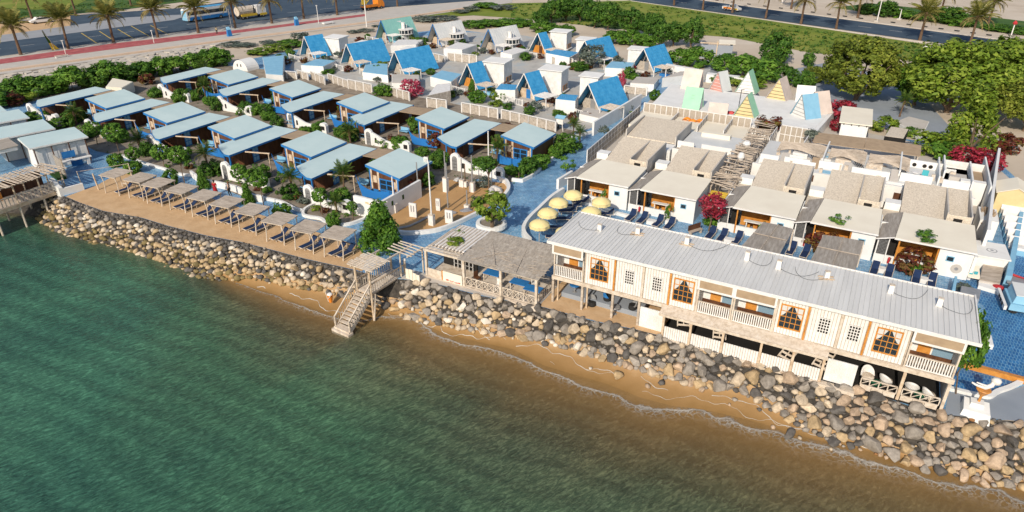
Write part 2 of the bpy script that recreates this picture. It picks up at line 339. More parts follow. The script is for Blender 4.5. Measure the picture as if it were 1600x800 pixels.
# ================================================================ TERRAIN, SEA, GROUND ZONES
SEA_Z = -2.4
TOP_PX = [(-60, 290), (30, 284), (86, 292), (100, 306), (125, 317), (162, 330), (220, 340), (262, 353), (325, 369), (375, 378), (430, 392), (475, 404), (537, 418), (600, 434), (667, 440), (750, 462), (845, 479), (892, 492), (932, 503), (1003, 517), (1075, 537), (1150, 556), (1250, 586), (1350, 610), (1420, 634), (1480, 648), (1560, 656), (1700, 668)]
TOE_PX = [(-60, 330, -2.4), (20, 330, -2.4), (62, 337, -2.4), (82, 352, -2.4), (100, 360, -2.4), (125, 369, -2.4), (180, 380, -2.4), (240, 394, -2.2), (300, 410, -2.0), (345, 421, -1.8), (420, 434, -1.8), (460, 443, -1.8), (515, 452, -1.8), (590, 463, -1.8), (640, 484, -1.8), (692, 499, -1.8), (737, 509, -1.8), (805, 521, -1.8), (852, 530, -1.8), (902, 543, -1.8), (950, 561, -1.8), (1020, 579, -1.8), (1067, 590, -1.8), (1100, 603, -1.8), (1162, 607, -1.8), (1212, 637, -1.9), (1255, 661, -2.1), (1307, 684, -2.2), (1340, 691, -2.2), (1402, 709, -2.3), (1445, 726, -2.3), (1500, 736, -2.3), (1550, 748, -2.3), (1600, 758, -2.3), (1750, 800, -2.3)]
WAT_PX = [(-60, 340), (62, 345), (100, 366), (180, 387), (240, 402), (280, 412), (310, 424), (350, 436), (425, 458), (470, 475), (520, 491), (560, 500), (600, 489), (640, 494), (690, 520), (755, 536), (800, 545), (850, 571), (900, 586), (950, 600), (1000, 621), (1050, 634), (1100, 640), (1150, 651), (1200, 664), (1240, 679), (1300, 692), (1340, 699), (1402, 716), (1445, 732), (1510, 744), (1600, 768), (1750, 815)]
def curve(pts):
    q = sorted(pts); xs = np.array([p[0] for p in q]); ys = np.array([p[1] for p in q]); return xs, ys
_t = [sp(x, y, 0) for x, y in TOP_PX]; TX, TY = curve(_t)
_e = [sp(x, y, z) for x, y, z in TOE_PX]; EX, EY = curve(_e); _ez = sorted(_e); EZ = np.array([p[2] for p in _ez])
_w = [sp(x, y, SEA_Z) for x, y in WAT_PX]; WX, WY = curve(_w)
def top_y(x): return float(np.interp(x, TX, TY))
def lft(x): return float(np.interp(x, [-34, -28], [1, 0]))
def toe_y(x): return min(float(np.interp(x, EX, EY)), top_y(x) - 1.2) - 1.1 * lft(x)
def toe_z(x): return float(np.interp(x, EX, EZ)) - .75 * lft(x)
def wat_y(x): return min(float(np.interp(x, WX, WY)), toe_y(x) - 0.15)
def shore_z(x, y):
    a, b, c = top_y(x), toe_y(x), wat_y(x)
    if y >= a: return 0.0
    if y >= b: return toe_z(x) * (a - y) / (a - b)
    if y >= c: return toe_z(x) + (min(SEA_Z, toe_z(x)) - toe_z(x)) * (b - y) / (b - c)
    return min(SEA_Z, toe_z(x)) - (c - y) * 0.11
XS = [-400, -250, -160, -110, -90, -75] + [x * 0.75 - 65 for x in range(0, 150)] + [55, 70, 100, 160, 260, 400]
# ground sheet to the horizon
g = MB()
front = [wp(x, top_y(x), 0) for x in XS]
mid = [wp(x, top_y(x) + 60, 0) for x in XS]
far = [wp(x * 14, 4000, 0) for x in XS]
n = len(XS)
g.v = [tuple(p) for p in front + mid + far]
for k in range(2):
    for i in range(n - 1): g.f.append((k * n + i, k * n + i + 1, (k + 1) * n + i + 1, (k + 1) * n + i))
struct('ground', g, DIRT)
# rubble slope under the boulders
def lerp(a, b, t): return a + (b - a) * t
s = MB()
rows = [[(x, lerp(top_y(x), toe_y(x), t), lerp(0, toe_z(x), t) - (0.02 if t > 0 else 0)) for x in XS] for t in (0, 0.25, 0.5, 0.75, 1)]
for r_ in rows: s.v += [tuple(wp(*p)) for p in r_]
for k in range(4):
    for i in range(n - 1): s.f.append((k * n + i, (k + 1) * n + i, (k + 1) * n + i + 1, k * n + i + 1))
struct('sea_wall_slope', s, DARKSTONE)
# beach and sea bed
def beachmat():
    m, t, b = nodes('wet_beach_sand'); L = t.links.new
    pos = N(t, 'ShaderNodeNewGeometry').outputs['Position']
    a = N(t, 'ShaderNodeAttribute', attribute_name='wet')
    no = N(t, 'ShaderNodeTexNoise'); setin(no, Scale=0.7, Detail=8, Roughness=0.65); L(pos, no.inputs['Vector'])
    ad = N(t, 'ShaderNodeMath', operation='MULTIPLY_ADD'); ad.inputs[1].default_value = 0.5; L(no.outputs['Fac'], ad.inputs[0]); L(a.outputs['Fac'], ad.inputs[2])
    r = ramp(t, [(0.2, (0.50, 0.34, 0.19)), (0.55, (0.36, 0.215, 0.09)), (0.95, (0.25, 0.145, 0.05))]); L(ad.outputs[0], r.inputs[0]); L(r.outputs[0], b.inputs['Base Color'])
    rr = ramp(t, [(0.3, (0.95, 0.95, 0.95)), (0.9, (0.45, 0.45, 0.45))]); L(ad.outputs[0], rr.inputs[0]); L(rr.outputs[0], b.inputs['Roughness'])
    b.inputs['Specular IOR Level'].default_value = 0.25
    n2 = N(t, 'ShaderNodeTexNoise'); setin(n2, Scale=3, Detail=6); L(pos, n2.inputs['Vector'])
    bp = N(t, 'ShaderNodeBump'); setin(bp, Strength=0.25, Distance=0.05); L(n2.outputs['Fac'], bp.inputs['Height']); L(bp.outputs[0], b.inputs['Normal'])
    return m
BEACH = beachmat()
s = MB(); wet = []
for kind, t in [('b', 0), ('b', 0.25), ('b', 0.5), ('b', 0.75), ('b', 1), ('w', 3), ('w', 8), ('w', 20), ('w', 60), ('w', 400)]:
    for x in XS:
        if kind == 'b': y = lerp(toe_y(x) + 0.3, wat_y(x), t); wet.append(0.05 + 0.6 * t)
        else: y = wat_y(x) - t; wet.append(0.8)
        z = max(shore_z(x, y), -9)
        s.v.append(tuple(wp(x, y, z)))
for k in range(9):
    for i in range(n - 1): s.f.append((k * n + i, (k + 1) * n + i, (k + 1) * n + i + 1, k * n + i + 1))
bo = struct('beach', s, BEACH, smooth=True)
at_ = bo.data.attributes.new('wet', 'FLOAT', 'POINT'); at_.data.foreach_set('value', wet)
# sea
def seamat():
    m, t, b = nodes('sea_water'); L = t.links.new
    pos = N(t, 'ShaderNodeNewGeometry').outputs['Position']
    a = N(t, 'ShaderNodeAttribute', attribute_name='depth')
    mp = N(t, 'ShaderNodeMapping', vector_type='TEXTURE'); mp.inputs['Rotation'].default_value = (0, 0, R(36)); mp.inputs['Scale'].default_value = (1.7, 0.62, 1); L(pos, mp.inputs[0])
    # colour: olive over the sand, green further out, teal patches
    nb = N(t, 'ShaderNodeTexNoise'); setin(nb, Scale=0.10, Detail=3, Roughness=0.55); L(mp.outputs[0], nb.inputs['Vector'])
    wob = N(t, 'ShaderNodeMath', operation='MULTIPLY_ADD'); wob.inputs[1].default_value = 7.0; L(nb.outputs['Fac'], wob.inputs[0]); L(a.outputs['Fac'], wob.inputs[2])
    sc = N(t, 'ShaderNodeMath', operation='MULTIPLY_ADD'); sc.inputs[1].default_value = 1 / 40.0; sc.inputs[2].default_value = -3.5 / 40; L(wob.outputs[0], sc.inputs[0])
    r = ramp(t, [(0.0, (0.17, 0.13, 0.07)), (0.09, (0.135, 0.122, 0.070)), (0.22, (0.078, 0.103, 0.060)), (0.42, (0.045, 0.110, 0.064)), (0.95, (0.040, 0.125, 0.082))]); L(sc.outputs[0], r.inputs[0])
    nm = N(t, 'ShaderNodeTexNoise'); setin(nm, Scale=2.9, Detail=7, Roughness=0.66, Distortion=0.9); L(mp.outputs[0], nm.inputs['Vector'])
    rm = ramp(t, [(0.36, (0.50, 0.58, 0.60)), (0.50, (0.95, 0.95, 0.95)), (0.64, (1.9, 1.8, 1.75))]); L(nm.outputs['Fac'], rm.inputs[0])  # ripple sheen and dark troughs painted into the water colour
    mu = N(t, 'ShaderNodeMix', data_type='RGBA', blend_type='MULTIPLY'); mu.inputs[0].default_value = 0.85; L(r.outputs[0], mu.inputs[6]); L(rm.outputs[0], mu.inputs[7])
    nl = N(t, 'ShaderNodeTexNoise'); setin(nl, Scale=0.045, Detail=4, Roughness=0.55); L(mp.outputs[0], nl.inputs['Vector'])
    rl = ramp(t, [(0.34, (0.78, 0.80, 0.84)), (0.5, (1.05, 1.05, 1.0)), (0.68, (1.38, 1.30, 1.20))]); L(nl.outputs['Fac'], rl.inputs[0])
    m3 = N(t, 'ShaderNodeMix', data_type='RGBA', blend_type='MULTIPLY'); m3.inputs[0].default_value = 1.0; L(mu.outputs[2], m3.inputs[6]); L(rl.outputs[0], m3.inputs[7]); mu = m3
    # foam lace at the edge
    vo = N(t, 'ShaderNodeTexVoronoi', feature='DISTANCE_TO_EDGE'); setin(vo, Scale=2.6)
    dn = N(t, 'ShaderNodeTexNoise'); setin(dn, Scale=1.6, Detail=4); L(pos, dn.inputs['Vector'])
    dv = N(t, 'ShaderNodeVectorMath', operation='MULTIPLY_ADD'); dv.inputs[1].default_value = (0.9, 0.9, 0); L(dn.outputs['Color'], dv.inputs[0]); L(pos, dv.inputs[2]); L(dv.outputs[0], vo.inputs['Vector'])
    lace = ramp(t, [(0.04, (1, 1, 1)), (0.17, (0, 0, 0))]); L(vo.outputs['Distance'], lace.inputs[0])
    nf = N(t, 'ShaderNodeTexNoise'); setin(nf, Scale=0.28, Detail=4); L(pos, nf.inputs['Vector'])
    fd = N(t, 'ShaderNodeMath', operation='MULTIPLY_ADD'); fd.inputs[1].default_value = -2.6; L(nf.outputs['Fac'], fd.inputs[0]); L(a.outputs['Fac'], fd.inputs[2])
    f1 = N(t, 'ShaderNodeMapRange'); setin(f1, From_Min=-1.6, From_Max=0.5, To_Min=0.0, To_Max=1.0); L(fd.outputs[0], f1.inputs[0])
    rf = ramp(t, [(0.0, (0, 0, 0)), (0.30, (0.2, 0.2, 0.2)), (0.42, (1, 1, 1)), (0.55, (0.75, 0.75, 0.75)), (1.0, (0, 0, 0))]); L(f1.outputs[0], rf.inputs[0])
    edge = ramp(t, [(0.36, (0, 0, 0)), (0.41, (1, 1, 1)), (0.50, (.3, .3, .3)), (0.6, (0, 0, 0))]); L(f1.outputs[0], edge.inputs[0])
    lm = N(t, 'ShaderNodeMath', operation='MULTIPLY'); L(lace.outputs[0], lm.inputs[0]); L(rf.outputs[0], lm.inputs[1])
    fm = N(t, 'ShaderNodeMath', operation='MAXIMUM'); L(lm.outputs[0], fm.inputs[0]); L(edge.outputs[0], fm.inputs[1])
    fs = N(t, 'ShaderNodeMath', operation='MULTIPLY'); fs.inputs[1].default_value = 0.8; L(fm.outputs[0], fs.inputs[0])
    mf = N(t, 'ShaderNodeMix', data_type='RGBA'); L(fs.outputs[0], mf.inputs[0]); L(mu.outputs[2], mf.inputs[6]); mf.inputs[7].default_value = (0.62, 0.60, 0.56, 1)
    L(mf.outputs[2], b.inputs['Base Color']); setin(b, Roughness=0.16, IOR=1.33); b.inputs['Specular IOR Level'].default_value = 0.42
    # ripples
    w1 = N(t, 'ShaderNodeTexNoise'); setin(w1, Scale=3.0, Detail=5, Roughness=0.65, Distortion=0.5); L(mp.outputs[0], w1.inputs['Vector'])
    w2 = N(t, 'ShaderNodeTexWave', bands_direction='Y'); setin(w2, Scale=0.16, Distortion=5.0, Detail=3); w2.inputs['Detail Scale'].default_value = 0.6
    m2 = N(t, 'ShaderNodeMapping'); m2.inputs['Rotation'].default_value = (0, 0, R(27)); L(pos, m2.inputs[0]); L(m2.outputs[0], w2.inputs['Vector'])
    sm = N(t, 'ShaderNodeMath', operation='MULTIPLY_ADD'); sm.inputs[1].default_value = 0.55; L(w2.outputs['Fac'], sm.inputs[0]); L(w1.outputs['Fac'], sm.inputs[2])
    bp = N(t, 'ShaderNodeBump'); setin(bp, Strength=0.7, Distance=0.2); L(sm.outputs[0], bp.inputs['Height']); L(bp.outputs[0], b.inputs['Normal'])
    # clear in the shallows
    al = N(t, 'ShaderNodeMapRange'); setin(al, From_Min=0.0, From_Max=9.0, To_Min=0.12, To_Max=1.0); L(a.outputs['Fac'], al.inputs[0])
    ac = N(t, 'ShaderNodeMath', operation='MAXIMUM'); L(al.outputs[0], ac.inputs[0]); L(fs.outputs[0], ac.inputs[1])
    L(ac.outputs[0], b.inputs['Alpha'])
    return m
s = MB(); dep = []
OFF = [-2.2, -0.8, 0, 0.5, 1, 1.6, 2.4, 3.4, 4.6, 6, 8, 10, 13, 17, 22, 28, 36, 50, 90, 200, 600]
for d in OFF:
    for x in XS: s.v.append(tuple(wp(x, wat_y(x) - d, SEA_Z))); dep.append(max(d + 1.6 * lft(x), -2) * (float(np.interp(x, [-60, -40, -30, -22, -2, 20, 45], [9, 8, 3.8, 1.9, 1.05, 0.85, 0.8])) if d + 1.6 * lft(x) > 0 else 1))
for k in range(len(OFF) - 1):
    for i in range(n - 1): s.f.append((k * n + i, (k + 1) * n + i, (k + 1) * n + i + 1, k * n + i + 1))
so = struct('sea', s, seamat(), smooth=True)
at_ = so.data.attributes.new('depth', 'FLOAT', 'POINT'); at_.data.foreach_set('value', dep)
# run-up lines of foam left on the wet sand
FOAM = mat('sea_foam', (0.62, 0.60, 0.56), (0.45, 0.42, 0.36), 5, 0.8)
s = MB()
def foamline(x0, x1, off, wmax, ph):
    prev = None; x = x0
    while x < x1:
        b, c = toe_y(x), wat_y(x)
        y = c + off * min(1, max(0, (b - c) / 3.0)) + 0.28 * math.sin(x * 0.9 + ph) + 0.17 * math.sin(x * 2.3 + 2 * ph) + 0.06 * math.sin(x * 6.1)
        w = wmax * (0.35 + 0.65 * abs(math.sin(x * 1.7 + ph)))
        a_, b_ = Vector(wp(x, y, shore_z(x, y) + 0.014)), Vector(wp(x, y + w, shore_z(x, y + w) + 0.014))
        if prev and y > c - 0.3 and math.sin(x * 1.3 + ph * 3) + math.sin(x * .37 + ph) > -.6: s.poly([prev[0], a_, b_, prev[1]])
        prev = (a_, b_); x += 0.22
foamline(-10, 27, 1.5, 0.05, 0.3); foamline(-26, -15, 0.6, 0.06, 1.3); foamline(-13, -2, 0.9, 0.045, 4.0); foamline(2, 22, 0.8, 0.03, 2.2)
struct('foam_line', s, FOAM, kind='stuff')

# ---------------------------------------------------------------- paved and planted zones (each a few mm above the one below)
edge = [(x, y) for x, y in TOP_PX if 86 <= x <= 1560]
zone('mosaic_paving', [(-60, 289), (30, 283)] + edge + [(1700, 660), (1700, 400), (1590, 280), (1540, 235), (1400, 215), (1250, 205), (1180, 165), (1040, 118), (900, 78), (790, 55), (700, 45), (560, 60), (450, 80), (330, 105), (120, 150), (-60, 172)], MOSAIC, 0.012)
zone('sand_terrace', [(103, 307), (125, 316.6), (162, 329.6), (220, 339.6), (262, 352.5), (325, 368.5), (375, 377.5), (430, 391.5), (475, 403.5), (537, 417.5), (566, 424), (572, 404), (560, 384), (500, 364), (430, 343), (350, 316), (285, 296), (225, 272), (190, 268), (150, 290)], SAND, 0.03)
zone('court_sand_floor', smoothline([(596, 338), (612, 356), (640, 362), (680, 358), (715, 346), (752, 330), (784, 309), (792, 296), (786, 286), (745, 283), (705, 281), (675, 290), (625, 320), (596, 338)], 3)[:-1], COURTSAND, 0.036)
zone('sand_strip', [tuple(wp(x_, top_y(x_) + .02, 0)[:2]) for x_ in (-.7, 1, 3, 5, 7, 9.5)] + [tuple(wp(x_, 3.3, 0)[:2]) for x_ in (9.5, -.7)], SAND, 0.03, px=False)
zone('rubble_top_strip', [tuple(wp(x_, top_y(x_) + .02, 0)[:2]) for x_ in (-13, -11, -9, -7, -5, -3, -1, -.7)] + [tuple(wp(x_, -1.2, 0)[:2]) for x_ in (-.7, -13)], CONC, 0.034, px=False)
# garden soil between promenade and cottages, and under the cottages
zone('a_frame_yard', [(452, 108), (470, 70), (560, 58), (600, 62), (720, 50), (800, 52), (900, 70), (1040, 112), (1010, 150), (950, 188), (905, 208), (860, 196), (700, 160), (560, 138)], YARD, 0.02)
zone('villa_yard', [(900, 300), (925, 245), (1000, 176), (1020, 150), (1270, 190), (1540, 245), (1590, 290), (1530, 400)], CONC, 0.02)
zone('garden_bed', [(150, 236), (200, 246), (237, 260), (275, 273), (300, 276), (312, 284), (345, 294), (385, 309), (410, 311), (440, 318), (474, 333), (478, 341), (510, 348), (542, 350), (570, 343), (590, 331), (640, 312), (700, 290), (760, 277), (800, 285), (868, 244), (900, 205), (860, 196), (700, 160), (560, 135), (430, 110), (330, 100), (200, 115), (60, 150), (60, 190)], SOIL, 0.024)
# road beside the far left, parking lane, second carriageway, verges
zone('road', [(-260, 116), (0, 88), (400, 33), (575, 13.5), (737, 1.5), (800, -4), (800, -30), (500, -20), (290, 12), (110, 24), (0, 36), (-260, 70)], ASPHALT, 0.03)
zone('parking_strip', [(-260, 96), (0, 66), (150, 47), (272, 31), (300, 22), (200, 27), (110, 40), (0, 54), (-260, 82)], PARK, 0.05)
zone('pavement', [(-300, 160), (0, 116), (400, 60), (575, 38), (740, 13), (800, 4), (800, -3.5), (737, 2), (575, 14), (400, 33.5), (0, 88.5), (-300, 122)], CONC, 0.06)
zone('red_pavers', [(-300, 146), (0, 100), (175, 77), (400, 47.5), (572, 25), (572, 21.5), (400, 43.5), (175, 68), (0, 92.5), (-300, 136)], REDWALK, 0.08)
k = MB()
def kerbrun(pts, w, h, z=0.0):
    P = [at(*p) for p in pts]
    for a, b in zip(P[:-1], P[1:]): k.bar(a + Vector((0, 0, z + h / 2)), b + Vector((0, 0, z + h / 2)), w, h)
kerbrun([(-300, 157), (0, 112), (400, 58), (575, 36), (740, 12)], 1.0, 0.35); struct('pavement_wall', k, KERB)
k = MB(); kerbrun([(-260, 119), (0, 89.5), (400, 34.5), (575, 15), (737, 2.5)], 0.25, 0.16); struct('kerb', k, CONC)
zone('sand_verge', [(-200, 76), (0, 55), (110, 40), (110, 25), (0, 37), (-200, 60)], SAND, 0.055)
zone('roadside_grass', [(-200, 55), (0, 31), (110, 22), (200, 14), (300, 1), (420, -12), (420, -40), (-100, -20), (-300, 20)], GREENGR, 0.06)
zone('far_lawn', [(-200, 32), (0, 12), (60, 15), (120, 8), (150, -8), (-200, -20)], GRASS, 0.09)
for (a, b) in (((127, 52), (153, 69)), ((155, 49), (178, 64)), ((184, 46), (211, 62)), ((205, 41), (235, 58)), ((235, 40), (265, 55))):
    P, Q = at(*a, 0.0), at(*b, 0.0); d = (Q - P).normalized(); nrm = Vector((-d.y, d.x, 0)) * 0.12
    q = MB(); q.poly([P - nrm + Vector((0, 0, .07)), Q - nrm + Vector((0, 0, .07)), Q + nrm + Vector((0, 0, .07)), P + nrm + Vector((0, 0, .07))]); struct('parking_line', q, YELLINE)
LINEW = mat('white_road_paint', (0.62, 0.62, 0.60), None, 2, 0.7)
for i in range(12):
    x0 = -20 + i * 52; q = MB()
    def pt(x): return at(x, 77 - 0.139 * x + 0.00003 * x * x, 0) + Vector((0, 0, .07))
    P, Q = pt(x0), pt(x0 + 22); d = (Q - P).normalized(); nrm = Vector((-d.y, d.x, 0)) * 0.10
    q.poly([P - nrm, Q - nrm, Q + nrm, P + nrm]); struct('lane_marking', q, LINEW)
# right-hand lawn, road and sandy verge
zone('lawn', [(640, 30), (700, 12), (800, 5), (985, 1), (1200, 32), (1400, 62), (1600, 92), (1800, 120), (1800, 140), (1600, 125), (1430, 95), (1265, 82), (1140, 58), (960, 45), (830, 30), (740, 24)], GRASS, 0.03)
zone('far_road', [(930, -8), (985, 0.5), (1200, 30), (1400, 58), (1600, 85), (1800, 112), (1800, 94), (1600, 68), (1400, 41), (1200, 14.5), (1100, 1), (1040, -8)], ASPHALT, 0.06)
zone('verge_grass', [(1300, 12), (1400, 24), (1460, 33), (1500, 40), (1600, 54), (1800, 82), (1800, 62), (1600, 33), (1440, 13), (1360, 5)], GREENGR, 0.05)
k = MB(); kerbrun([(985, 1.5), (1200, 32), (1400, 60.5), (1600, 88), (1800, 115)], 0.35, 0.14); struct('kerb', k, CONC)
k = MB(); kerbrun([(1040, -9), (1100, 0), (1200, 14), (1400, 40), (1600, 67)], 0.35, 0.14); struct('kerb', k, CONC)
for i in range(14):
    x0 = 1005 + i * 48; q = MB()
    def pt2(x): return at(x, -0.5 + (x - 1030) * 0.1345, 0) + Vector((0, 0, .10))
    P, Q = pt2(x0), pt2(x0 + 20); d = (Q - P).normalized(); nrm = Vector((-d.y, d.x, 0)) * 0.12
    q.poly([P - nrm, Q - nrm, Q + nrm, P + nrm]); struct('lane_marking', q, LINEW)
zone('grey_lot', [(1238, 108), (1300, 96), (1390, 122), (1440, 150), (1500, 215), (1440, 222), (1400, 205), (1330, 190), (1290, 160), (1240, 130)], LOT, 0.05)
zone('side_path', [(1098, 128), (1122, 130), (1126, 96), (1102, 94)], LOT, 0.05)
zone('concrete_apron', [(1476, 647), (1500, 650), (1560, 655), (1700, 668), (1700, 590), (1640, 590), (1545, 620), (1488, 613), (1482, 612)], LOT, 0.03)

# cracked slabs of the rubble bank by the pavement: each slab a piece of its own
bank = zone('rubble_bank', [(-60, 150), (0, 140), (95, 122), (110, 130), (200, 112), (330, 86), (345, 68), (230, 84), (0, 117), (-60, 126)], SOIL, 0.02)
SLAB = mat('pale_cracked_slab', (0.58, 0.52, 0.44), (0.46, 0.41, 0.34), 0.8, 0.9, 0.2, 5)
def slabpiece(c, a, w, d, rz):
    q = MB(); pts = []
    for t in range(6):
        th = t * math.pi / 3 + random.uniform(-0.25, 0.25) + rz
        rr = random.uniform(0.75, 1.05)
        pts.append((math.cos(th) * w * rr * math.cos(a) - math.sin(th) * d * rr * math.sin(a), math.cos(th) * w * rr * math.sin(a) + math.sin(th) * d * rr * math.cos(a)))
    q.ext(pts, 0, random.uniform(0.1, 0.28)); o = part('slab', q, SLAB, bank); o.location = c; o.rotation_euler = (random.uniform(-.06, .06), random.uniform(-.06, .06), 0)
for row in range(6):
    for i in range(30):
        t = (i + (row % 2) * 0.5) / 30; x = -20 + t * 370
        y0 = 118 - 0.1435 * x; y1 = y0 + (26 if x < 110 else 20)
        y = y0 + (y1 - y0) * (row + 0.6) / 6
        if x > 110 and y > 131 - 0.145 * (x - 110) or x > 345: continue
        P = at(x + random.uniform(-2, 2), y, 0); slabpiece(P + Vector((0, 0, 0.02)), R(18), random.uniform(0.85, 1.25), random.uniform(1.0, 1.5), random.uniform(0, 1))

# ---------------------------------------------------------------- boulders of the sea wall
def rockmesh(seed, sub):
    import bmesh
    rg = random.Random(seed); bm = bmesh.new(); bmesh.ops.create_icosphere(bm, subdivisions=sub, radius=1)
    pl = [(Vector((rg.gauss(0, 1), rg.gauss(0, 1), rg.gauss(0, 1))).normalized(), rg.uniform(0.48, 0.82)) for _ in range(11)]
    sx, sy, sz = rg.uniform(0.85, 1.25), rg.uniform(0.7, 1.0), rg.uniform(0.6, 0.85)
    for v in bm.verts:
        p = v.co.copy()
        for nr, d in pl:
            q = p.dot(nr)
            if q > d: p -= nr * (q - d) * 1.0
        p *= 1 + 0.05 * math.sin(5 * p.x + seed) * math.sin(4 * p.y) ; v.co = Vector((p.x * sx, p.y * sy, p.z * sz))
    me = bpy.data.meshes.new('rock'); bm.to_mesh(me); bm.free(); me.materials.append(ROCK)
    me.polygons.foreach_set('use_smooth', [True] * len(me.polygons)); return me
ROCKM = [rockmesh(i, 3) for i in range(14)]
for me in ROCKM:
    a = me.color_attributes.new('tint', 'FLOAT_COLOR', 'POINT'); a.data.foreach_set('color', [1.0] * (4 * len(me.vertices)))
ROCKLO = []
for i in range(8):
    me = rockmesh(100 + i, 1); ROCKLO.append(([tuple(v.co) for v in me.vertices], [tuple(p.vertices) for p in me.polygons]))
TINTS = {'cream': (0.55, 0.445, 0.32), 'white': (0.68, 0.61, 0.51), 'grey': (0.30, 0.265, 0.225), 'dark grey': (0.115, 0.105, 0.095), 'tan': (0.46, 0.335, 0.19), 'rust brown': (0.34, 0.17, 0.07), 'pinkish tan': (0.45, 0.335, 0.235), 'olive brown': (0.21, 0.16, 0.07)}
def pickcol(x, t):
    r = random.random()
    if x < -18:
        if t > (0.42 if x < -28 else 0.68): return random.choice(['olive brown', 'olive brown', 'tan', 'tan', 'dark grey', 'cream'])
        if t < 0.14: return random.choice(['dark grey', 'dark grey', 'dark grey', 'grey'])
        return random.choice(['white', 'cream', 'cream', 'cream', 'tan', 'tan', 'grey', 'dark grey'] if t < .5 else ['white', 'cream', 'cream', 'tan', 'tan', 'olive brown', 'grey'])
    if x < 10: 
        if t < 0.22: return random.choice(['grey', 'grey', 'dark grey', 'cream'])
        return random.choice(['cream', 'cream', 'grey', 'grey', 'tan', 'dark grey', 'white', 'pinkish tan', 'tan'])
    if x < 22: return random.choice(['grey', 'grey', 'grey', 'dark grey', 'dark grey', 'cream', 'tan', 'pinkish tan'])
    return random.choice(['pinkish tan', 'pinkish tan', 'tan', 'grey', 'grey', 'grey', 'pinkish tan', 'dark grey', 'rust brown' if r < 0.15 else 'tan'])
rocks = []; cell = {}
def tryrock(x, y, r, k):
    cx, cy = int(x), int(y)
    for i in range(cx - 2, cx + 3):
        for j in range(cy - 2, cy + 3):
            for (a, b, c) in cell.get((i, j), ()):
                if (a - x) ** 2 + (b - y) ** 2 < (k * (c + r)) ** 2: return False
    cell.setdefault((cx, cy), []).append((x, y, r)); return True
for (rmin, rmax, tries, k) in ((0.43, 0.54, 300, 0.95), (0.31, 0.42, 8000, 0.73), (0.22, 0.30, 26000, 0.68), (0.14, 0.2, 36000, 0.66)):
    for _ in range(tries):
        x = random.uniform(-59, 48); tt = random.uniform(0.0, 1.06)
        r = random.uniform(rmin, rmax)
        if x < -15 and r > 0.35: continue
        if x < 0 and r > 0.46: continue
        if -16.6 < x < -12.6 and tt < 0.9: continue
        a, b = top_y(x) - 0.15, toe_y(x) - 0.15
        y = a + (b - a) * tt + random.uniform(-0.25, 0.25) * (tt > 0.9)
        if y > top_y(x) - 0.1: continue
        if x < -16 and tt < 0.12 and r > 0.25: continue
        if tryrock(x, y, r, k): rocks.append((x, y, r, tt))
for _ in range(26):                                   # strays lying on the sand below the wall
    x = random.uniform(3, 24); y = toe_y(x) - random.uniform(0.2, 1.6); r = random.uniform(0.12, 0.42)
    if tryrock(x, y, r, 1.0): rocks.append((x, y, r, 1.2))
def proj(p):
    d = Vector(p) - Vector((0, 0, CAM_H)); zc = d.y * math.cos(PITCH) - d.z * math.sin(PITCH); yc = d.y * math.sin(PITCH) + d.z * math.cos(PITCH)
    return 800 + FPX * d.x / zc, 400 - FPX * yc / zc, zc
def rsize(q):
    p = proj(wp(q[0], q[1], -1)); vis = -10 < p[0] < 1610 and p[1] < 810
    return q[2] / p[2] if vis else 0
rocks.sort(key=rsize, reverse=True)
LAND = [(-46, 'beside the white end wall of the left pier'), (-41, 'below the first beach cabana'), (-36.5, 'below the third beach cabana'), (-32, 'below the fifth beach cabana'), (-27, 'below the seventh beach cabana'), (-22, 'below the ninth beach cabana'), (-17.5, 'left of the beach stairs'), (-11.5, 'right of the beach stairs'), (-7, 'below the cream deck panel'), (-2.5, 'below the thatched deck'), (2, 'below the left balcony'), (6, 'below the stilted sand strip'), (9.5, 'below the first white panel'), (13, 'below the pallet bays'), (17, 'below the middle of the boarded arcade'), (20.5, 'below the right end of the boarded arcade'), (23.5, 'below the second white panel'), (27, 'below the railed terrace'), (30, 'below the white pedestal'), (33, 'right of the white pedestal'), (37, 'by the right edge'), (99, 'at the far right end')]
def landmark(x):
    return min(LAND, key=lambda q: abs(q[0] - x))[1]
seen = {}
NROCK = 300
SHP = ['rounded', 'angular', 'flat', 'blocky', 'oval', 'wedge shaped', 'upright', 'slanting', 'smooth', 'rough', 'long', 'squat', 'pitted', 'ridged']
LABS = {}
for i, (x, y, r, tt) in enumerate(rocks[:NROCK]):
    col = pickcol(x, tt); c = TINTS[col]; j = random.uniform(0.85, 1.15)
    z = shore_z(x, y) + r * random.uniform(0.25, 0.5)
    o = link('boulder', random.choice(ROCKM), None, wp(x, y, z), (random.uniform(-.3, .3), random.uniform(-.3, .3), random.uniform(0, 6.28)))
    r *= 1.36; o.scale = (r, r, r * random.uniform(0.8, 1.05)); o.color = (c[0] * j, c[1] * j, c[2] * j, 1)
    size = 'large' if r > 0.40 else 'mid-sized' if r > 0.33 else 'small'
    tier = 'high' if tt < 0.25 else 'midway' if tt < 0.72 else 'low' if tt < 1.1 else 'loose'
    LABS.setdefault('%s %s boulder %s %s' % (size, col, tier, landmark(x)), []).append((x, o))
for lab, ro_ in LABS.items():
    ro_.sort(key=lambda q: q[0])
    for k_, (x, o) in enumerate(ro_):
        pre = '' if len(ro_) == 1 else (['left of two: ', 'right of two: '][k_] if len(ro_) == 2 else '%s from left: ' % ORD[k_])
        tag(o, pre + lab, 'boulder', 'boulders of the sea wall')
s = MB(); tint = []
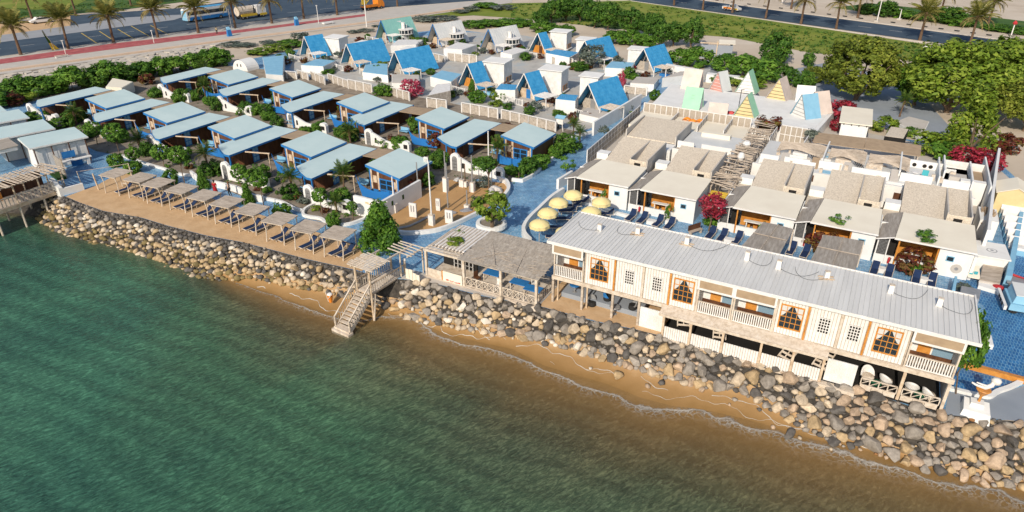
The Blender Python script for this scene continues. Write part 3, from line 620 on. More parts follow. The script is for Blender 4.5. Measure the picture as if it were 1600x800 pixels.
for (x, y, r, tt) in rocks[NROCK:]:
    V, F = random.choice(ROCKLO); c = TINTS[pickcol(x, tt)]; j = random.uniform(0.85, 1.15)
    o = wp(x, y, shore_z(x, y) + r * random.uniform(.2, .5)); rz = random.uniform(0, 6.28); cs, sn = math.cos(rz), math.sin(rz); i0 = len(s.v); fl = random.uniform(0.7, 1.1); r *= 1.40
    for v in V: s.v.append((o.x + r * (v[0] * cs - v[1] * sn), o.y + r * (v[0] * sn + v[1] * cs), o.z + r * v[2] * fl)); tint += [c[0] * j, c[1] * j, c[2] * j, 1]
    s.f += [tuple(i0 + q for q in f) for f in F]
# chips and dark broken stone filling the joints
for _ in range(2600):
    x = random.uniform(-59, 48); tt = random.random() ** 1.6; r = random.uniform(0.06, 0.17)
    a, b = top_y(x) - 0.05, toe_y(x)
    if -16.4 < x < -12.8 and tt > 0.2: continue
    y = a + (b - a) * tt; V, F = random.choice(ROCKLO); c = TINTS[random.choice(['dark grey', 'dark grey', 'dark grey', 'grey'] if tt < 0.35 else ['dark grey', 'dark grey', 'grey', 'olive brown', 'tan'])]
    o = wp(x, y, shore_z(x, y) + r * 0.3); rz = random.uniform(0, 6.28); cs, sn = math.cos(rz) * random.uniform(1, 1.8), math.sin(rz); i0 = len(s.v)
    for v in V: s.v.append((o.x + r * (v[0] * cs - v[1] * sn), o.y + r * (v[0] * sn + v[1] * cs), o.z + r * v[2])); tint += [*c, 1]
    s.f += [tuple(i0 + q for q in f) for f in F]
ro = struct('small_rocks', s, ROCK, smooth=True, kind='stuff')
a = ro.data.color_attributes.new('tint', 'FLOAT_COLOR', 'POINT'); a.data.foreach_set('color', tint)
ro.color = (1, 1, 1, 1)
# ================================================================ THE LONG WHITE BUILDING ON STILTS
FLR, EAVE = 2.5, 5.3
LB = thing('beach_house', 'long white two-storey boarded house under a ribbed grey roof above the boulders', 'house', wp(0, 0, 0), SITE_A)
BX = [0, 2.55, 5.0, 7.2, 9.2, 11.2, 13.7, 16.5, 18.5, 20.5, 22.1, 24.5, 27.3]
BK = ['b', 'w', 'l', 'l', 'w', 'b', 'b', 'w', 'l', 'l', 'w', 'b']
DEPTH = 5.7
m_ = MB(); m_.box(0.05, 27.25, DEPTH - 0.15, DEPTH, 0, 5.25).box(0.0, 0.12, 0.3, DEPTH - 0.152, FLR, 5.25).box(27.18, 27.3, 0.3, DEPTH - 0.152, 0.3, 5.25)
for i, k in enumerate(BK):
    if k != 'b' and False: m_.box(BX[i] + (0.004 if i else 0.13), BX[i + 1] - 0.004, 0.03, 0.12, FLR, 5.25)
part('wall', m_, WPAINT, LB)
for i, k in enumerate(BK):
    if k != 'b': part('wall_backing', MB().box(BX[i] + (0.004 if i else 0.13), BX[i + 1] - 0.004, 0.005, 0.12, FLR, 5.25), DRIFT, LB)
part('floor_deck', MB().box(0.01, 27.29, 0.02, DEPTH - 0.155, FLR - 0.2, FLR - 0.003), DRIFT, LB)
# ribbed roof panels, each with its raised seam
PW = 28.3 / 47
rp = MB().slab([(0, -0.32, 5.47), (PW - 0.004, -0.32, 5.47), (PW - 0.004, DEPTH + 0.25, 5.36), (0, DEPTH + 0.25, 5.36)], 0.05)
rp.prism([(0.0, -0.325, 5.44), (0.05, -0.325, 5.44), (0.05, DEPTH + 0.255, 5.33), (0.0, DEPTH + 0.255, 5.33)], [(0.012, -0.325, 5.535), (0.038, -0.325, 5.535), (0.038, DEPTH + 0.255, 5.425), (0.012, DEPTH + 0.255, 5.425)])
rp.box(PW / 2 - 0.012, PW / 2 + 0.012, -0.31, DEPTH + 0.24, 5.40, 5.405)
rp.prism([(PW / 2 - 0.025, -0.322, 5.45), (PW / 2 + 0.025, -0.322, 5.45), (PW / 2 + 0.025, DEPTH + 0.252, 5.34), (PW / 2 - 0.025, DEPTH + 0.252, 5.34)], [(PW / 2 - 0.013, -0.322, 5.535), (PW / 2 + 0.013, -0.322, 5.535), (PW / 2 + 0.013, DEPTH + 0.252, 5.425), (PW / 2 - 0.013, DEPTH + 0.252, 5.425)])
rpm = rp.mesh('roof_panel', GREYROOF)
for i in range(47): part('roof_panel', rpm, None, LB, loc=(-0.45 + i * PW, 0, 0))
f = MB().box(-0.5, 28.0, -0.40, -0.335, 5.30, 5.53); f.box(-0.52, -0.46, -0.333, DEPTH + 0.3, 5.26, 5.50); f.box(27.87, 27.95, -0.333, DEPTH + 0.3, 5.26, 5.52); f.box(-0.5, 27.95, DEPTH + 0.27, DEPTH + 0.34, 5.22, 5.44)
part('eaves_trim', f, WPAINT, LB)
# boards: one mesh per bay width, one object per board
def boards(x0, x1, z0, z1, y, name='wall_board', w=0.2, th=0.03, m=WPAINT, parent=LB):
    k = max(1, round((x1 - x0) / w)); bw = (x1 - x0) / k
    me = MB().box(0.016, bw - 0.016, -th, 0, 0, z1 - z0).mesh(name, m)
    for i in range(k): part(name, me, None, parent, loc=(x0 + i * bw, y + random.uniform(-0.004, 0.004), z0))
ww, wh = 1.5, 1.85
fr = MB()
for a, b, c, d in ((0, .09, 0, wh), (ww - .09, ww, 0, wh)): fr.box(a, b, -.06, 0, c, d)
for c, d in ((0, .09), (wh - .09, wh)): fr.box(.09, ww - .09, -.06, 0, c, d)
frm = fr.mesh('frame', ORANGEW)
mu = MB()
for i in (1, 2, 3): mu.box(.09 + i * .33 - .02, .09 + i * .33 + .02, -.05, -.012, .09, wh - .09)
for j in (1, 2, 3): mu.box(.09, ww - .09, -.053, -.015, .09 + j * .4175 - .02, .09 + j * .4175 + .02)
mum = mu.mesh('glazing_bars', ORANGEW)
glm = MB().box(.09, ww - .09, -.008, 0, .09, wh - .09).mesh('pane', GLASS)
cu = MB()
for sgn in (0, 1):
    pts = [(.09, wh - .095), (.09, wh - .95)]
    for t in range(7): pts.append((.09 + .56 * (t / 6) ** 0.7, wh - .95 + .85 * (t / 6)))
    pts = [(x if not sgn else ww - x, z) for x, z in pts]
    if not sgn: pts = pts
    else: pts = pts[::-1]
    cu.prism([(x, -.0095, z) for x, z in pts], [(x, -.0118, z) for x, z in pts])
cum = cu.mesh('curtain', PGLASS)
lat = MB(); lw, lh = 0.72, 1.15
latd = MB().box(0, lw, -.03, 0, 0, lh).mesh('dark_opening', DARK)
for i in range(5): lat.box(i * (lw - .05) / 4, i * (lw - .05) / 4 + .05, -.055, -.031, 0, lh)
for j in range(6): lat.box(0, lw, -.058, -.034, j * (lh - .05) / 5, j * (lh - .05) / 5 + .05)
latm = lat.mesh('lattice', WPAINT)
balm = MB().box(-.036, .036, -.02, .02, 0, 0.8).mesh('baluster', WPAINT)
def balustrade(x0, x1, y, z, parent, pitch=0.148, h=0.9, rail=WHITEWOOD, lower=WPAINT):
    part('handrail', MB().box(x0, x1, y - .045, y + .045, z + h, z + h + .07), rail, parent)
    part('bottom_rail', MB().box(x0, x1, y - .03, y + .03, z + .03, z + .097), lower, parent)
    k = int((x1 - x0) / pitch)
    for i in range(k): part('baluster', balm, None, parent, loc=(x0 + (i + .5) * (x1 - x0) / k, y, z + 0.098))
for i, k in enumerate(BK):
    x0, x1 = BX[i], BX[i + 1]; c = (x0 + x1) / 2
    if k != 'b': boards(x0 + .1, x1 - .1, FLR + .01, EAVE - .02, 0.0)
    if k == 'w':
        wdw = part('window', frm, None, LB, loc=(c - ww / 2, -.034, FLR + .5))
        part('pane', glm, None, wdw); part('glazing_bars', mum, None, wdw); part('curtain', cum, None, wdw)
    if k == 'l':
        o = part('lattice_window', latd, None, LB, loc=(c - lw / 2 + .05, -.034, FLR + .85)); part('lattice', latm, None, o)
    if k == 'b':
        part('back_wall', MB().box(x0 + .13, x1 - .13, 1.5, 1.6, FLR, EAVE - .02), WHITE, LB)
        part('balcony_shade_strip', MB().box(x0 + .14, x1 - .14, 1.40, 1.43, FLR, FLR + .4), BROWNW, LB)  # brown strip added to imitate the shade low behind the balusters
        part('side_wall', MB().box(x0 + .02 if i else .125, x0 + .12 if i else .2, .13, 1.6, FLR, EAVE - .02).box(x1 - .12, x1 - .02 if i < 11 else x1 - .13, .13, 1.6, FLR, EAVE - .02), WHITE, LB)
        d = part('door', MB().box(x0 + .65, x0 + 1.4, 1.44, 1.495, FLR + .02, FLR + 2.05), ORANGEW, LB)
        q = MB(); q.box(x0 + .78, x0 + 1.27, 1.42, 1.436, FLR + 1.25, FLR + 1.9); part('door_glass', q, PGLASS, d)
        q = MB()
        for e in (0.88, 1.03, 1.18): q.lathe([(0.07, 0), (0.07, 0.02)], 8)
        wn = part('balcony_window', MB().box(x0 + 1.5, x1 - .2, 1.44, 1.495, FLR + .35, FLR + 1.75), BGLASS, LB)
        q = MB().box(x0 + 1.5, x1 - .2, 1.42, 1.436, FLR + 1.75, FLR + 1.98); part('orange_head_rail', q, ORANGEW, wn)
        q = MB()
        for e in range(3): q.box(x0 + 1.62 + e * .3, x0 + 1.82 + e * .3, 1.425, 1.438, FLR + 1.0, FLR + 1.6)
        part('light_pane', q, PGLASS, wn)
        q = MB().box(x0 + .02, x0 + .12, -.12, -.02, FLR, EAVE - .75).box(x1 - .12, x1 - .02, -.12, -.02, FLR, EAVE - .75); part('balcony_post', q, WHITEWOOD, LB)
        hd = part('header_frame', MB().box(x0, x1, -.46, -.405, EAVE - .72, EAVE - .58).box(x0, x1, -.46, -.405, EAVE + .02, EAVE + .2).box(x0, x0 + .14, -.462, -.407, EAVE - .578, EAVE + .018).box(x1 - .14, x1, -.462, -.407, EAVE - .578, EAVE + .018).box(x0 + .002, x1 - .002, -.404, -.14, EAVE - .72, EAVE - .62), WPAINT, LB)
        part('brown_panel', MB().box(x0 + .145, x1 - .145, -.43, -.41, EAVE - .575, EAVE + .015), TANROOF, hd)
        balustrade(x0 + .13, x1 - .13, -.05, FLR, LB)
q = MB()
for i in (2, 4, 8, 10): q.box(BX[i] - .06, BX[i] + .06, -.12, -.045, FLR, EAVE - .03)
part('orange_post', q, ORANGEW, LB)
q = MB()
for i in (3, 7, 9): q.box(BX[i] - .07, BX[i] + .07, -.10, -.046, FLR, EAVE - .03)
part('white_post', q, WHITEWOOD, LB)
# undercroft
part('floor_beam', MB().box(-.1, 9.2, -.16, .0, FLR - .32, FLR - .02), WHITEWOOD, LB); part('floor_beam', MB().box(20.2, 27.4, -.2, .0, FLR - .34, FLR - .02), WHITEWOOD, LB)
for x in (0.0, 2.5, 5.0, 7.1): part('stilt', MB().box(x - .09, x + .09, -.12, .06, -.15, FLR - .325), DRIFT, LB)
for x in (0.25, 2.75): part('stilt', MB().box(x - .06, x + .06, .3, .42, -.05, FLR - .22), PALEWOOD, LB)
part('concrete_ledge', MB().box(.25, 7.0, 1.0, 2.6, 0, .45), LOT, LB)
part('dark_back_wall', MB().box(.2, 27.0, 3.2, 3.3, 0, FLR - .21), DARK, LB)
q = MB()
for x in (0.5, 4.2, 6.0): q.box(x, x + 1.4, 3.1, 3.19, .3, 1.6)
part('ochre_panel', q, ORANGEW, LB)
part('tall_panel', MB().box(7.22, 9.1, -.1, -.02, -.1, 1.75), WSHEET, LB)
part('tall_panel', MB().box(20.3, 22.1, -.4, -.32, .0, 1.8), WSHEET, LB)
part('skirting_plank', MB().box(6.9, 9.6, -.75, -.4, -.25, -.08).box(19.9, 22.3, -.95, -.42, -.25, .0).box(9.6, 19.9, -.72, -.62, -.3, -.02), WHITEWOOD, LB)
part('awning_ledge', MB().slab([(8.9, -1.0, 2.2), (20.25, -1.0, 2.2), (20.25, .0, 2.46), (8.9, .0, 2.46)], .09), WHITEWOOD, LB)
part('awning_edge', MB().box(8.88, 20.27, -1.06, -1.002, 2.02, 2.22), WHITEWOOD, LB)
AX = [9.2, 11.2, 13.5, 16.1, 18.2, 20.1]
for x in AX: part('arcade_post', MB().box(x - .08, x + .08, -.68, -.5, -.2, 2.1), PALEWOOD, LB)
for a, b in zip(AX[:-1], AX[1:]):
    boards(a + .1, b - .1, -.1, .95, -.56, 'parapet_board', 0.17, .05, WPAINT)
    part('parapet_backing', MB().box(a + .09, b - .09, -.55, -.5, -.1, .9), DRIFT, LB)
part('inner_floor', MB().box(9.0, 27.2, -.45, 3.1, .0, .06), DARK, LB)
# railed terrace at the right end
for x in (24.75, 27.2): part('terrace_post', MB().box(x - .09, x + .09, -.36, -.2, -.2, FLR - .35), PALEWOOD if x < 26 else WHITEWOOD, LB)
q = MB()
for a, b in ((22.5, 24.6), (24.9, 27.0)):
    q.box(a, b, -.35, -.27, .95, 1.02); q.box(a, b, -.35, -.27, .42, .48)
    for t in range(5):
        x = a + (b - a) * t / 4; q.box(x - .03, x + .03, -.34, -.28, .48, .95)
    for t in range(0, 4):
        x = a + (b - a) * t / 4; w = (b - a) / 4
        q.bar((x, -.31, .5), (x + w, -.31, .93), .04)
part('crossed_railing', q, WHITEWOOD, LB)
for i, x in enumerate((22.5, 23.2, 23.9, 24.9, 25.6, 26.3)): part('terrace_skirt_board', MB().box(x, x + .68, -.30, -.24, -.35 - .05 * (i % 2), .40), WHITEWOOD, LB)
# things under the house
TIL = [(9.7, .3, 20), (12.4, -.02, 15), (16.9, .0, -25), (19.1, .1, -20)]
LBL = ['leftmost', 'second from the left', 'third from the left', 'rightmost']
for j, (x, y, a) in enumerate(TIL):
    t = thing('slatted_lounger', 'stored wooden slatted lounger leaning inside the boarded arcade, %s' % LBL[j], 'lounger', wp(x + .3, y + .0, .62), SITE_A + R(a), 'wooden loungers stored under the house')
    t.rotation_euler = (R(30), 0, SITE_A + R(a)); t.scale = (1.25,) * 3
    part('side_rail', MB().box(0, .06, 0, 1.7, 0, .09).box(.7, .76, 0, 1.7, 0, .09), WHITEWOOD, t)
    sm_ = MB().box(.062, .698, 0, .12, .03, .06).mesh('slat', WHITEWOOD)
    for s_ in range(6): part('slat', sm_, None, t, loc=(0, .05 + s_ * .28, 0))
    part('centre_rail', MB().box(.35, .41, .17, 1.65, .062, .085), WHITEWOOD, t)
def shellchair(x, y, rz, label):
    t = thing('shell_chair', label, 'armchair', wp(x, y, .06), SITE_A + rz, 'rounded chairs on the railed terrace')
    part('seat', MB().lathe([(.2, 0), (.36, .1), (.4, .36), (.34, .44)], 14), WHITEWOOD, t, smooth=True)
    b = MB()
    def fn(u, v):
        th = math.pi * (0.05 + 0.9 * u); rr = .40 + .08 * v; return (rr * math.cos(th), rr * math.sin(th), .36 + .62 * v * math.sin(math.pi * u) ** 0.6)
    b.grid(fn, 12, 4); n0 = len(b.v)
    o = part('backrest', b, WPAINT, t, smooth=True); md = o.modifiers.new('thick', 'SOLIDIFY'); md.thickness = .07
for (x, y, rz, l) in ((22.9, .9, .4, 'cream rounded chair at the left end of the railed terrace'), (24.0, 1.0, 2.6, 'white curled chair left of the orange terrace post'), (25.5, 1.0, 3.0, 'white arched chair right of the orange terrace post'), (26.5, .7, 2.4, 'white rounded chair by the right corner post of the terrace')):
    shellchair(x, y, rz, l)
for x, l in ((23.45, 'green cushion between the two left terrace chairs'), (26.0, 'green cushion between the two right terrace chairs')):
    solo('cushion', MB().lathe([(.02, .1), (.3, .12), (.36, .25), (.3, .38), (.02, .4)], 10), mat('bottle_green', (.01, .10, .05), None, 2), l, 'cushion', 'cushions on the terrace', wp(x, .6, .02), 0, True)
for (x, y, l) in ((1.2, 1.5, 'round blue table on the concrete ledge under the left balcony'), (5.0, .6, 'round dark table standing on the sand under the house')):
    t = thing('round_table', l, 'table', wp(x, y, .45 if y > 1 else .03), 0, 'round tables under the house')
    part('tabletop', MB().lathe([(.4, .62), (.42, .66), (.4, .69)], 16), BLUEP if y > 1 else STEEL, t); part('leg', MB().lathe([(.22, 0), (.05, .05), (.04, .62)], 8), STEEL, t)
for (x, y, rz, l) in ((3.0, .9, .5, 'dark round wicker chair left of the middle stilt'), (4.0, 1.6, 2.2, 'dark blue chair behind the second stilt'), (6.2, 1.3, -1.0, 'dark round wicker chair near the white panel')):
    t = thing('wicker_chair', l, 'chair', wp(x, y, .03 if y < 1 else .46), SITE_A + rz, 'chairs under the house')
    part('seat', MB().lathe([(.3, 0), (.34, .1), (.3, .4)], 12), RUBBER, t)
    b = MB().grid(lambda u, v: (.36 * math.cos(math.pi * u), .36 * math.sin(math.pi * u), .35 + .5 * v * math.sin(math.pi * u)), 10, 3)
    o = part('backrest', b, BLUEP if 'blue' in l else STEEL, t); o.modifiers.new('thick', 'SOLIDIFY').thickness = .05
# boxes with loose cables on the grey roof
RX = [(937, 360), (996, 366), (1073, 382), (1167, 406), (1216, 420), (1291, 435), (1391, 457), (1467, 478)]
WIRE = mat('black_cable', (.06, .055, .05), None, 2)
for i, (px, py) in enumerate(RX):
    x, y, _ = sp(px, py, 5.42)
    zr = 5.47 + (y + .32) / (DEPTH + .57) * -.11
    t = thing('roof_box', 'small white box with a loose cable on the ribbed grey roof, %s from the left' % ORD[i], 'roof unit', wp(x, y, zr), SITE_A + R([0, 12, 0, -5, 0, 20, 4, -4][i]), 'white boxes on the long roof')
    h = [.55, .6, .65, .7, .7, .6, .62, .6][i]
    part('casing', MB().prism([(-.17, -.14, .01), (.17, -.14, .01), (.17, .14, .01), (-.17, .14, .01)], [(-.14, -.10, h), (.14, -.10, h), (.15, .14, h - .06), (-.15, .14, h - .06)]), WPAINT, t)
    part('hood', MB().box(-.165, .165, -.16, .13, h - .004, h + .035), WHITEWOOD, t)
    if i in (1, 2, 5): part('base_board', MB().box(-.55, .5, -.22, -.1, .03, .09).box(-.5, .52, .16, .26, .03, .09), PALEWOOD, t)
    pts = [(.16, -.1, .12)]; sx = [-1, -1, 1, 1, 1, -1, 1, 1][i]
    for k_ in range(1, 12):
        u = k_ / 11; pts.append((.1 + sx * (2.2 + .3 * (i % 3)) * u ** .8 - sx * .9 * (i % 2) * u ** 4, -.12 - .45 * math.sin(u * (2.6 + .4 * (i % 3))) + (1.0 + .35 * (i % 4)) * u ** 3, .075))
    part('cable', MB().tube(pts, .012, 5), WIRE, t)

# ================================================================ THATCHED DECK, STAIRS
DK = thing('thatched_deck', 'open beach bar deck under a grey thatched roof between stairs and long house', 'pavilion', wp(0, 0, 0), SITE_A)
part('floor', MB().box(-11.4, -.75, -1.5, 3.4, -.12, .06), WHITEWOOD, DK)
for x in (-11.3, -7.55, -4.05, -.85):
    part('post', MB().box(x - .1, x + .1, -1.42, -1.22, -.25, 2.42), WHITEWOOD, DK); part('rear_post', MB().box(x - .08, x + .08, 3.0, 3.16, 0.06, 2.4), WHITEWOOD, DK)
part('front_beam', MB().box(-11.45, -.7, -1.44, -1.26, 2.425, 2.6), WHITEWOOD, DK)
part('side_beam', MB().box(-11.44, -11.28, -1.255, 3.1, 2.43, 2.58).box(-.92, -.78, -1.255, 3.2, 2.43, 2.58), WHITEWOOD, DK)
for r_ in range(15):
    y = -1.62 + r_ * .36; jx = [random.uniform(-.18, .18) for _ in range(9)]; q = MB()
    top = []; 
    for i in range(8): 
        x = -7.9 + i * (7.35 / 7); top.append(x)
    f_ = [(x, y + random.uniform(-.07, .07)) for x in top]; b_ = [(x, y + .40 + random.uniform(-.03, .03)) for x in top[::-1]]
    f_[0] = (f_[0][0] + jx[0], f_[0][1]); f_[-1] = (f_[-1][0] + jx[1], f_[-1][1])
    zf = 2.62 + .012 * r_; q.prism([(x, yy, zf + (.05 if k >= 8 else 0) - .04) for k, (x, yy) in enumerate(f_ + b_)], [(x, yy, zf + (.09 if k >= 8 else 0)) for k, (x, yy) in enumerate(f_ + b_)])
    part('thatch_strip', q, THATCH, DK)
q = MB()
for i in range(70):
    x = random.uniform(-7.8, -.8); y = random.uniform(-1.6, 3.4); a = random.uniform(-.4, .4); l = random.uniform(.3, 1.2)
    q.bar((x, y, 2.76), (x + l * math.cos(a), y + l * math.sin(a), 2.78), .025)
part('loose_reeds', q, DRIFT, DK)
q = MB()
for a in ((-7.5, 3.3, -4.5, -1.4), (-3.9, 3.5, -2.6, -1.5), (-6.6, -1.2, -3.1, 3.4)):
    q.bar((a[0], a[1], 2.80), (a[2], a[3], 2.76), .04)
part('tie_pole', q, DRIFT, DK)
part('flat_white_roof', MB().box(-10.9, -8.0, -.5, 3.9, 2.61, 2.72), WPAINT, DK)
part('slat_canopy', MB().box(-11.4, -8.0, -1.2, -.9, 2.605, 2.65).box(-11.4, -8, -.75, -.52, 2.605, 2.65), WHITEWOOD, DK)
for j in range(9): part('roof_slat', MB().box(-11.0 + j * .34, -10.9 + j * .34, -.9, 3.7, 2.725, 2.79), WHITEWOOD, DK)
part('cream_panel', MB().box(-9.6, -7.7, -1.45, -1.38, -.1, .95), CREAM, DK)
q = MB()
random.seed(5)
for i in range(13): x = -9.3 + i * .115; q.box(x, x + random.uniform(.05, .09), -1.462, -1.452, .12 + random.uniform(-.02, .02), .25 + random.uniform(-.04, .05))
part('worn_red_lettering', q, REDP, DK)
part('left_panel', MB().box(-11.15, -9.75, -1.42, -1.36, .06, .85), WHITEWOOD, DK); part('orange_trim', MB().box(-9.73, -9.62, -1.43, -1.33, .06, .95), ORANGEW, DK)
q = MB()
for i in range(6):
    for j in range(4): q.box(-10.0 + i * .38, -9.95 + i * .38, .9, .95, .06, 2.4) if j == 0 else q.box(-10.0, -8.05, .9, .95, .5 * j, .5 * j + .06)
part('white_screen', q, WPAINT, DK)
part('dark_backdrop', MB().box(-11.2, -7.7, 1.1, 1.17, .06, 2.4), DARK, DK)  # near-black sheet added to stand in for the shaded interior
part('skirting', MB().box(-11.4, -.75, -1.62, -1.505, -.3, .04), WHITEWOOD, DK)
q = MB()
for a, b in ((-7.4, -4.2), (-3.9, -1.0)):
    q.box(a, b, -1.35, -1.29, .86, .93).box(a, b, -1.35, -1.29, .12, .17)
    nn = 6
    for t in range(nn):
        x = a + (b - a) * t / nn; w = (b - a) / nn; q.box(x - .025, x + .025, -1.345, -1.295, .17, .86)
        q.bar((x, -1.32, .2), (x + w, -1.32, .84), .04); q.bar((x, -1.32, .84), (x + w, -1.32, .2), .04)
part('crossed_railing', q, WHITEWOOD, DK)
q = MB().box(-.88, -.82, -1.2, 3.1, .86, .93)
for t in range(10): q.box(-.87, -.83, -1.1 + t * .42, -1.05 + t * .42, .06, .86)
part('side_railing', q, WHITEWOOD, DK)
for (x, y, l) in ((-5.9, .6, 'blue topped table at the left of the thatched deck'), (-3.2, .3, 'blue topped table in the middle of the thatched deck'), (-1.7, -.1, 'blue topped table by the right railing of the thatched deck'), (-4.6, 2.0, 'blue topped table at the back of the thatched deck')):
    t = thing('dining_table', l, 'table', wp(x, y, .06), SITE_A, 'blue tables on the thatched deck')
    part('tabletop', MB().box(-.75, .75, -.45, .45, .68, .74), BLUEP, t)
    for a in (-.65, .65):
        for b in (-.38, .38): part('leg', MB().box(a - .04, a + .04, b - .04, b + .04, 0, .678), WHITEWOOD, t)
for (x, y, rz, l) in ((-6.9, -.3, 1.2, 'brown chair at the left end of the crossed railing'), (-4.7, -.6, 0, 'white chair beside the middle deck post'), (-2.3, 1.2, 2.0, 'white chair between the two right tables'), (-6.3, 1.8, 3, 'brown chair at the back of the deck')):
    t = thing('deck_chair', l, 'chair', wp(x, y, .06), SITE_A + rz, 'chairs on the thatched deck'); mm = BROWNW if 'brown' in l else WPAINT
    part('seat', MB().box(-.22, .22, -.22, .22, .4, .46), mm, t); part('backrest', MB().box(-.22, .22, .17, .22, .461, .95), mm, t)
    for a in (-.19, .19):
        for b in (-.19, .19): part('leg', MB().box(a - .025, a + .025, b - .025, b + .025, 0, .399), mm, t)

ST = thing('beach_stairs', 'wooden stairs with pergola leading from the promenade down to the beach', 'stairs', wp(-14.0, -3.1, 0), SITE_A - R(5))
part('walkway', MB().box(-.75, .75, -3.0, 1.2, -.12, .0), DRIFT, ST)
plm = MB().box(-.74, .74, 0, .26, .002, .03).mesh('plank', WHITEWOOD)
for i in range(15): part('plank', plm, None, ST, loc=(0, -2.98 + i * .28, 0))
stm = MB().box(-.72, .72, -.17, .17, -.05, 0).mesh('step', WHITEWOOD)
NS = 9
for i in range(NS): part('step', stm, None, ST, loc=(0, -3.2 - i * .285, -.24 - i * .225))
part('stringer', MB().bar((-.76, -3.0, -.15), (-.76, -5.8, -2.3), .07, .28).bar((.76, -3.0, -.15), (.76, -5.8, -2.3), .07, .28), WHITEWOOD, ST)
part('base_block', MB().box(-.95, .95, -6.1, -5.55, -2.6, -2.2).box(-.85, .85, -5.9, -5.5, -2.199, -2.05), WHITEWOOD, ST)
bsm = MB().box(-.022, .022, -.022, .022, 0, .78).mesh('baluster', WHITEWOOD)
for sx in (-.8, .8):
    part('handrail', MB().bar((sx, 1.1, .95), (sx, -3.0, .95), .09, .08), PALEWOOD, ST)
    part('bottom_rail', MB().bar((sx, 1.1, .1), (sx, -3.0, .1), .06, .06), WHITEWOOD, ST)
    part('stair_handrail', MB().bar((sx, -3.05, .98), (sx, -5.75, -1.2), .1, .11), WHITEWOOD, ST)
    for i in range(16): part('baluster', bsm, None, ST, loc=(sx, 1.0 - i * .25, .13))
    for i in range(11): part('baluster', bsm, None, ST, loc=(sx, -3.2 - i * .24, -.22 - i * .195))
    for y, z0, z1 in ((-3.02, -2.5, 2.3), (1.15, -.2, 1.25)): part('post', MB().tube([(sx, y, z0), (sx, y, z1)], .1, 8), PALEWOOD, ST)
    part('post', MB().tube([(sx, -5.75, -2.4), (sx, -5.75, -1.1)], .07, 8), WHITEWOOD, ST)
    part('brace', MB().tube([(sx * 1.15, -3.1, -2.4), (sx, -2.6, -.1)], .08, 8), WHITEWOOD, ST)
psm = MB().box(-1.35, 1.35, -.05, .05, 0, .06).mesh('pergola_slat', WHITEWOOD)
for i in range(12): part('pergola_slat', psm, None, ST, loc=(random.uniform(-.12, .12), -3.3 + i * .2, 2.42), rot=(0, 0, random.uniform(-.05, .05)))
for i in range(5): part('pergola_slat', psm, None, ST, loc=(.9 + random.uniform(-.12, .12), .5 + i * .42, 2.42), rot=(0, 0, random.uniform(-.06, .06)))
part('pergola_beam', MB().box(-.9, -.8, -3.4, 0, 2.3, 2.41).box(.8, .9, -3.4, 2.4, 2.3, 2.41).box(1.9, 2.0, .3, 2.4, 2.3, 2.41), WHITEWOOD, ST)
for x, y in ((-.85, -.5), (.85, .6), (1.95, 2.2)): part('pergola_post', MB().tube([(x, y, 0), (x, y, 2.3)], .07, 7), WHITEWOOD, ST)
o = solo('newel_lamp', MB().lathe([(.06, 0), (.13, .05), (.13, .2), (.05, .27)], 10), WPAINT, 'white lamp cap on the inland post of the beach stairs', 'lamp', None, ST.matrix_world @ Vector((0, 0, 0)))
o.location = wp(-13.1, -2.0, 1.26)
# cream boards beside the stairs
t = thing('board_screen', 'low screen of pale boards at the rock edge right of the stairs', 'screen', wp(-12.6, -2.6, 0), SITE_A - R(4))
for i in range(4): part('board', MB().box(i * .38, i * .38 + .34, 0, .06, -.1, [.95, 1.0, .75, .7][i]), CREAM, t)

# ================================================================ BEACH CABANAS AND LOUNGERS
def lounger_proto(label, group):
    t = thing('sun_lounger', label, 'sun lounger', (0, 0, -50), 0, group)
    part('frame', MB().box(-.33, -.28, 0, 1.95, .30, .35).box(.28, .33, 0, 1.95, .30, .35).box(-.279, .279, 0, .05, .30, .345), WHITEWOOD, t)
    part('seat', MB().box(-.275, .275, .06, 1.28, .335, .375), NAVY, t)
    part('backrest', MB().slab([(-.275, 1.29, .39), (.275, 1.29, .39), (.275, 1.86, .88), (-.275, 1.86, .88)], .05), NAVY, t)
    lg = MB().box(-.32, -.27, -.03, .03, 0, .299).box(.27, .32, -.03, .03, 0, .299).mesh('leg', WHITEWOOD)
    part('leg', lg, None, t, loc=(0, .3, 0)); part('leg', lg, None, t, loc=(0, 1.5, 0))
    part('back_support', MB().bar((-.3, 1.8, .33), (-.3, 1.86, .82), .035).bar((.3, 1.8, .33), (.3, 1.86, .82), .035), WHITEWOOD, t)
    return t
LP = lounger_proto('', 'navy sun loungers'); LFIRST = [True]
def lounger(p, rz, label, group):
    if LFIRST[0]:
        LFIRST[0] = False; t = LP; t.location = p; t.rotation_euler = (0, 0, rz); t['label'] = label
    else: t = dup(LP, label, p, rz)
    t['group'] = group; return t
CABPX = [(155, 273.7), (192.5, 281), (221, 289), (257, 298.5), (292, 309), (328, 319.5), (366, 331.5), (409, 346), (454, 359), (500, 369)]
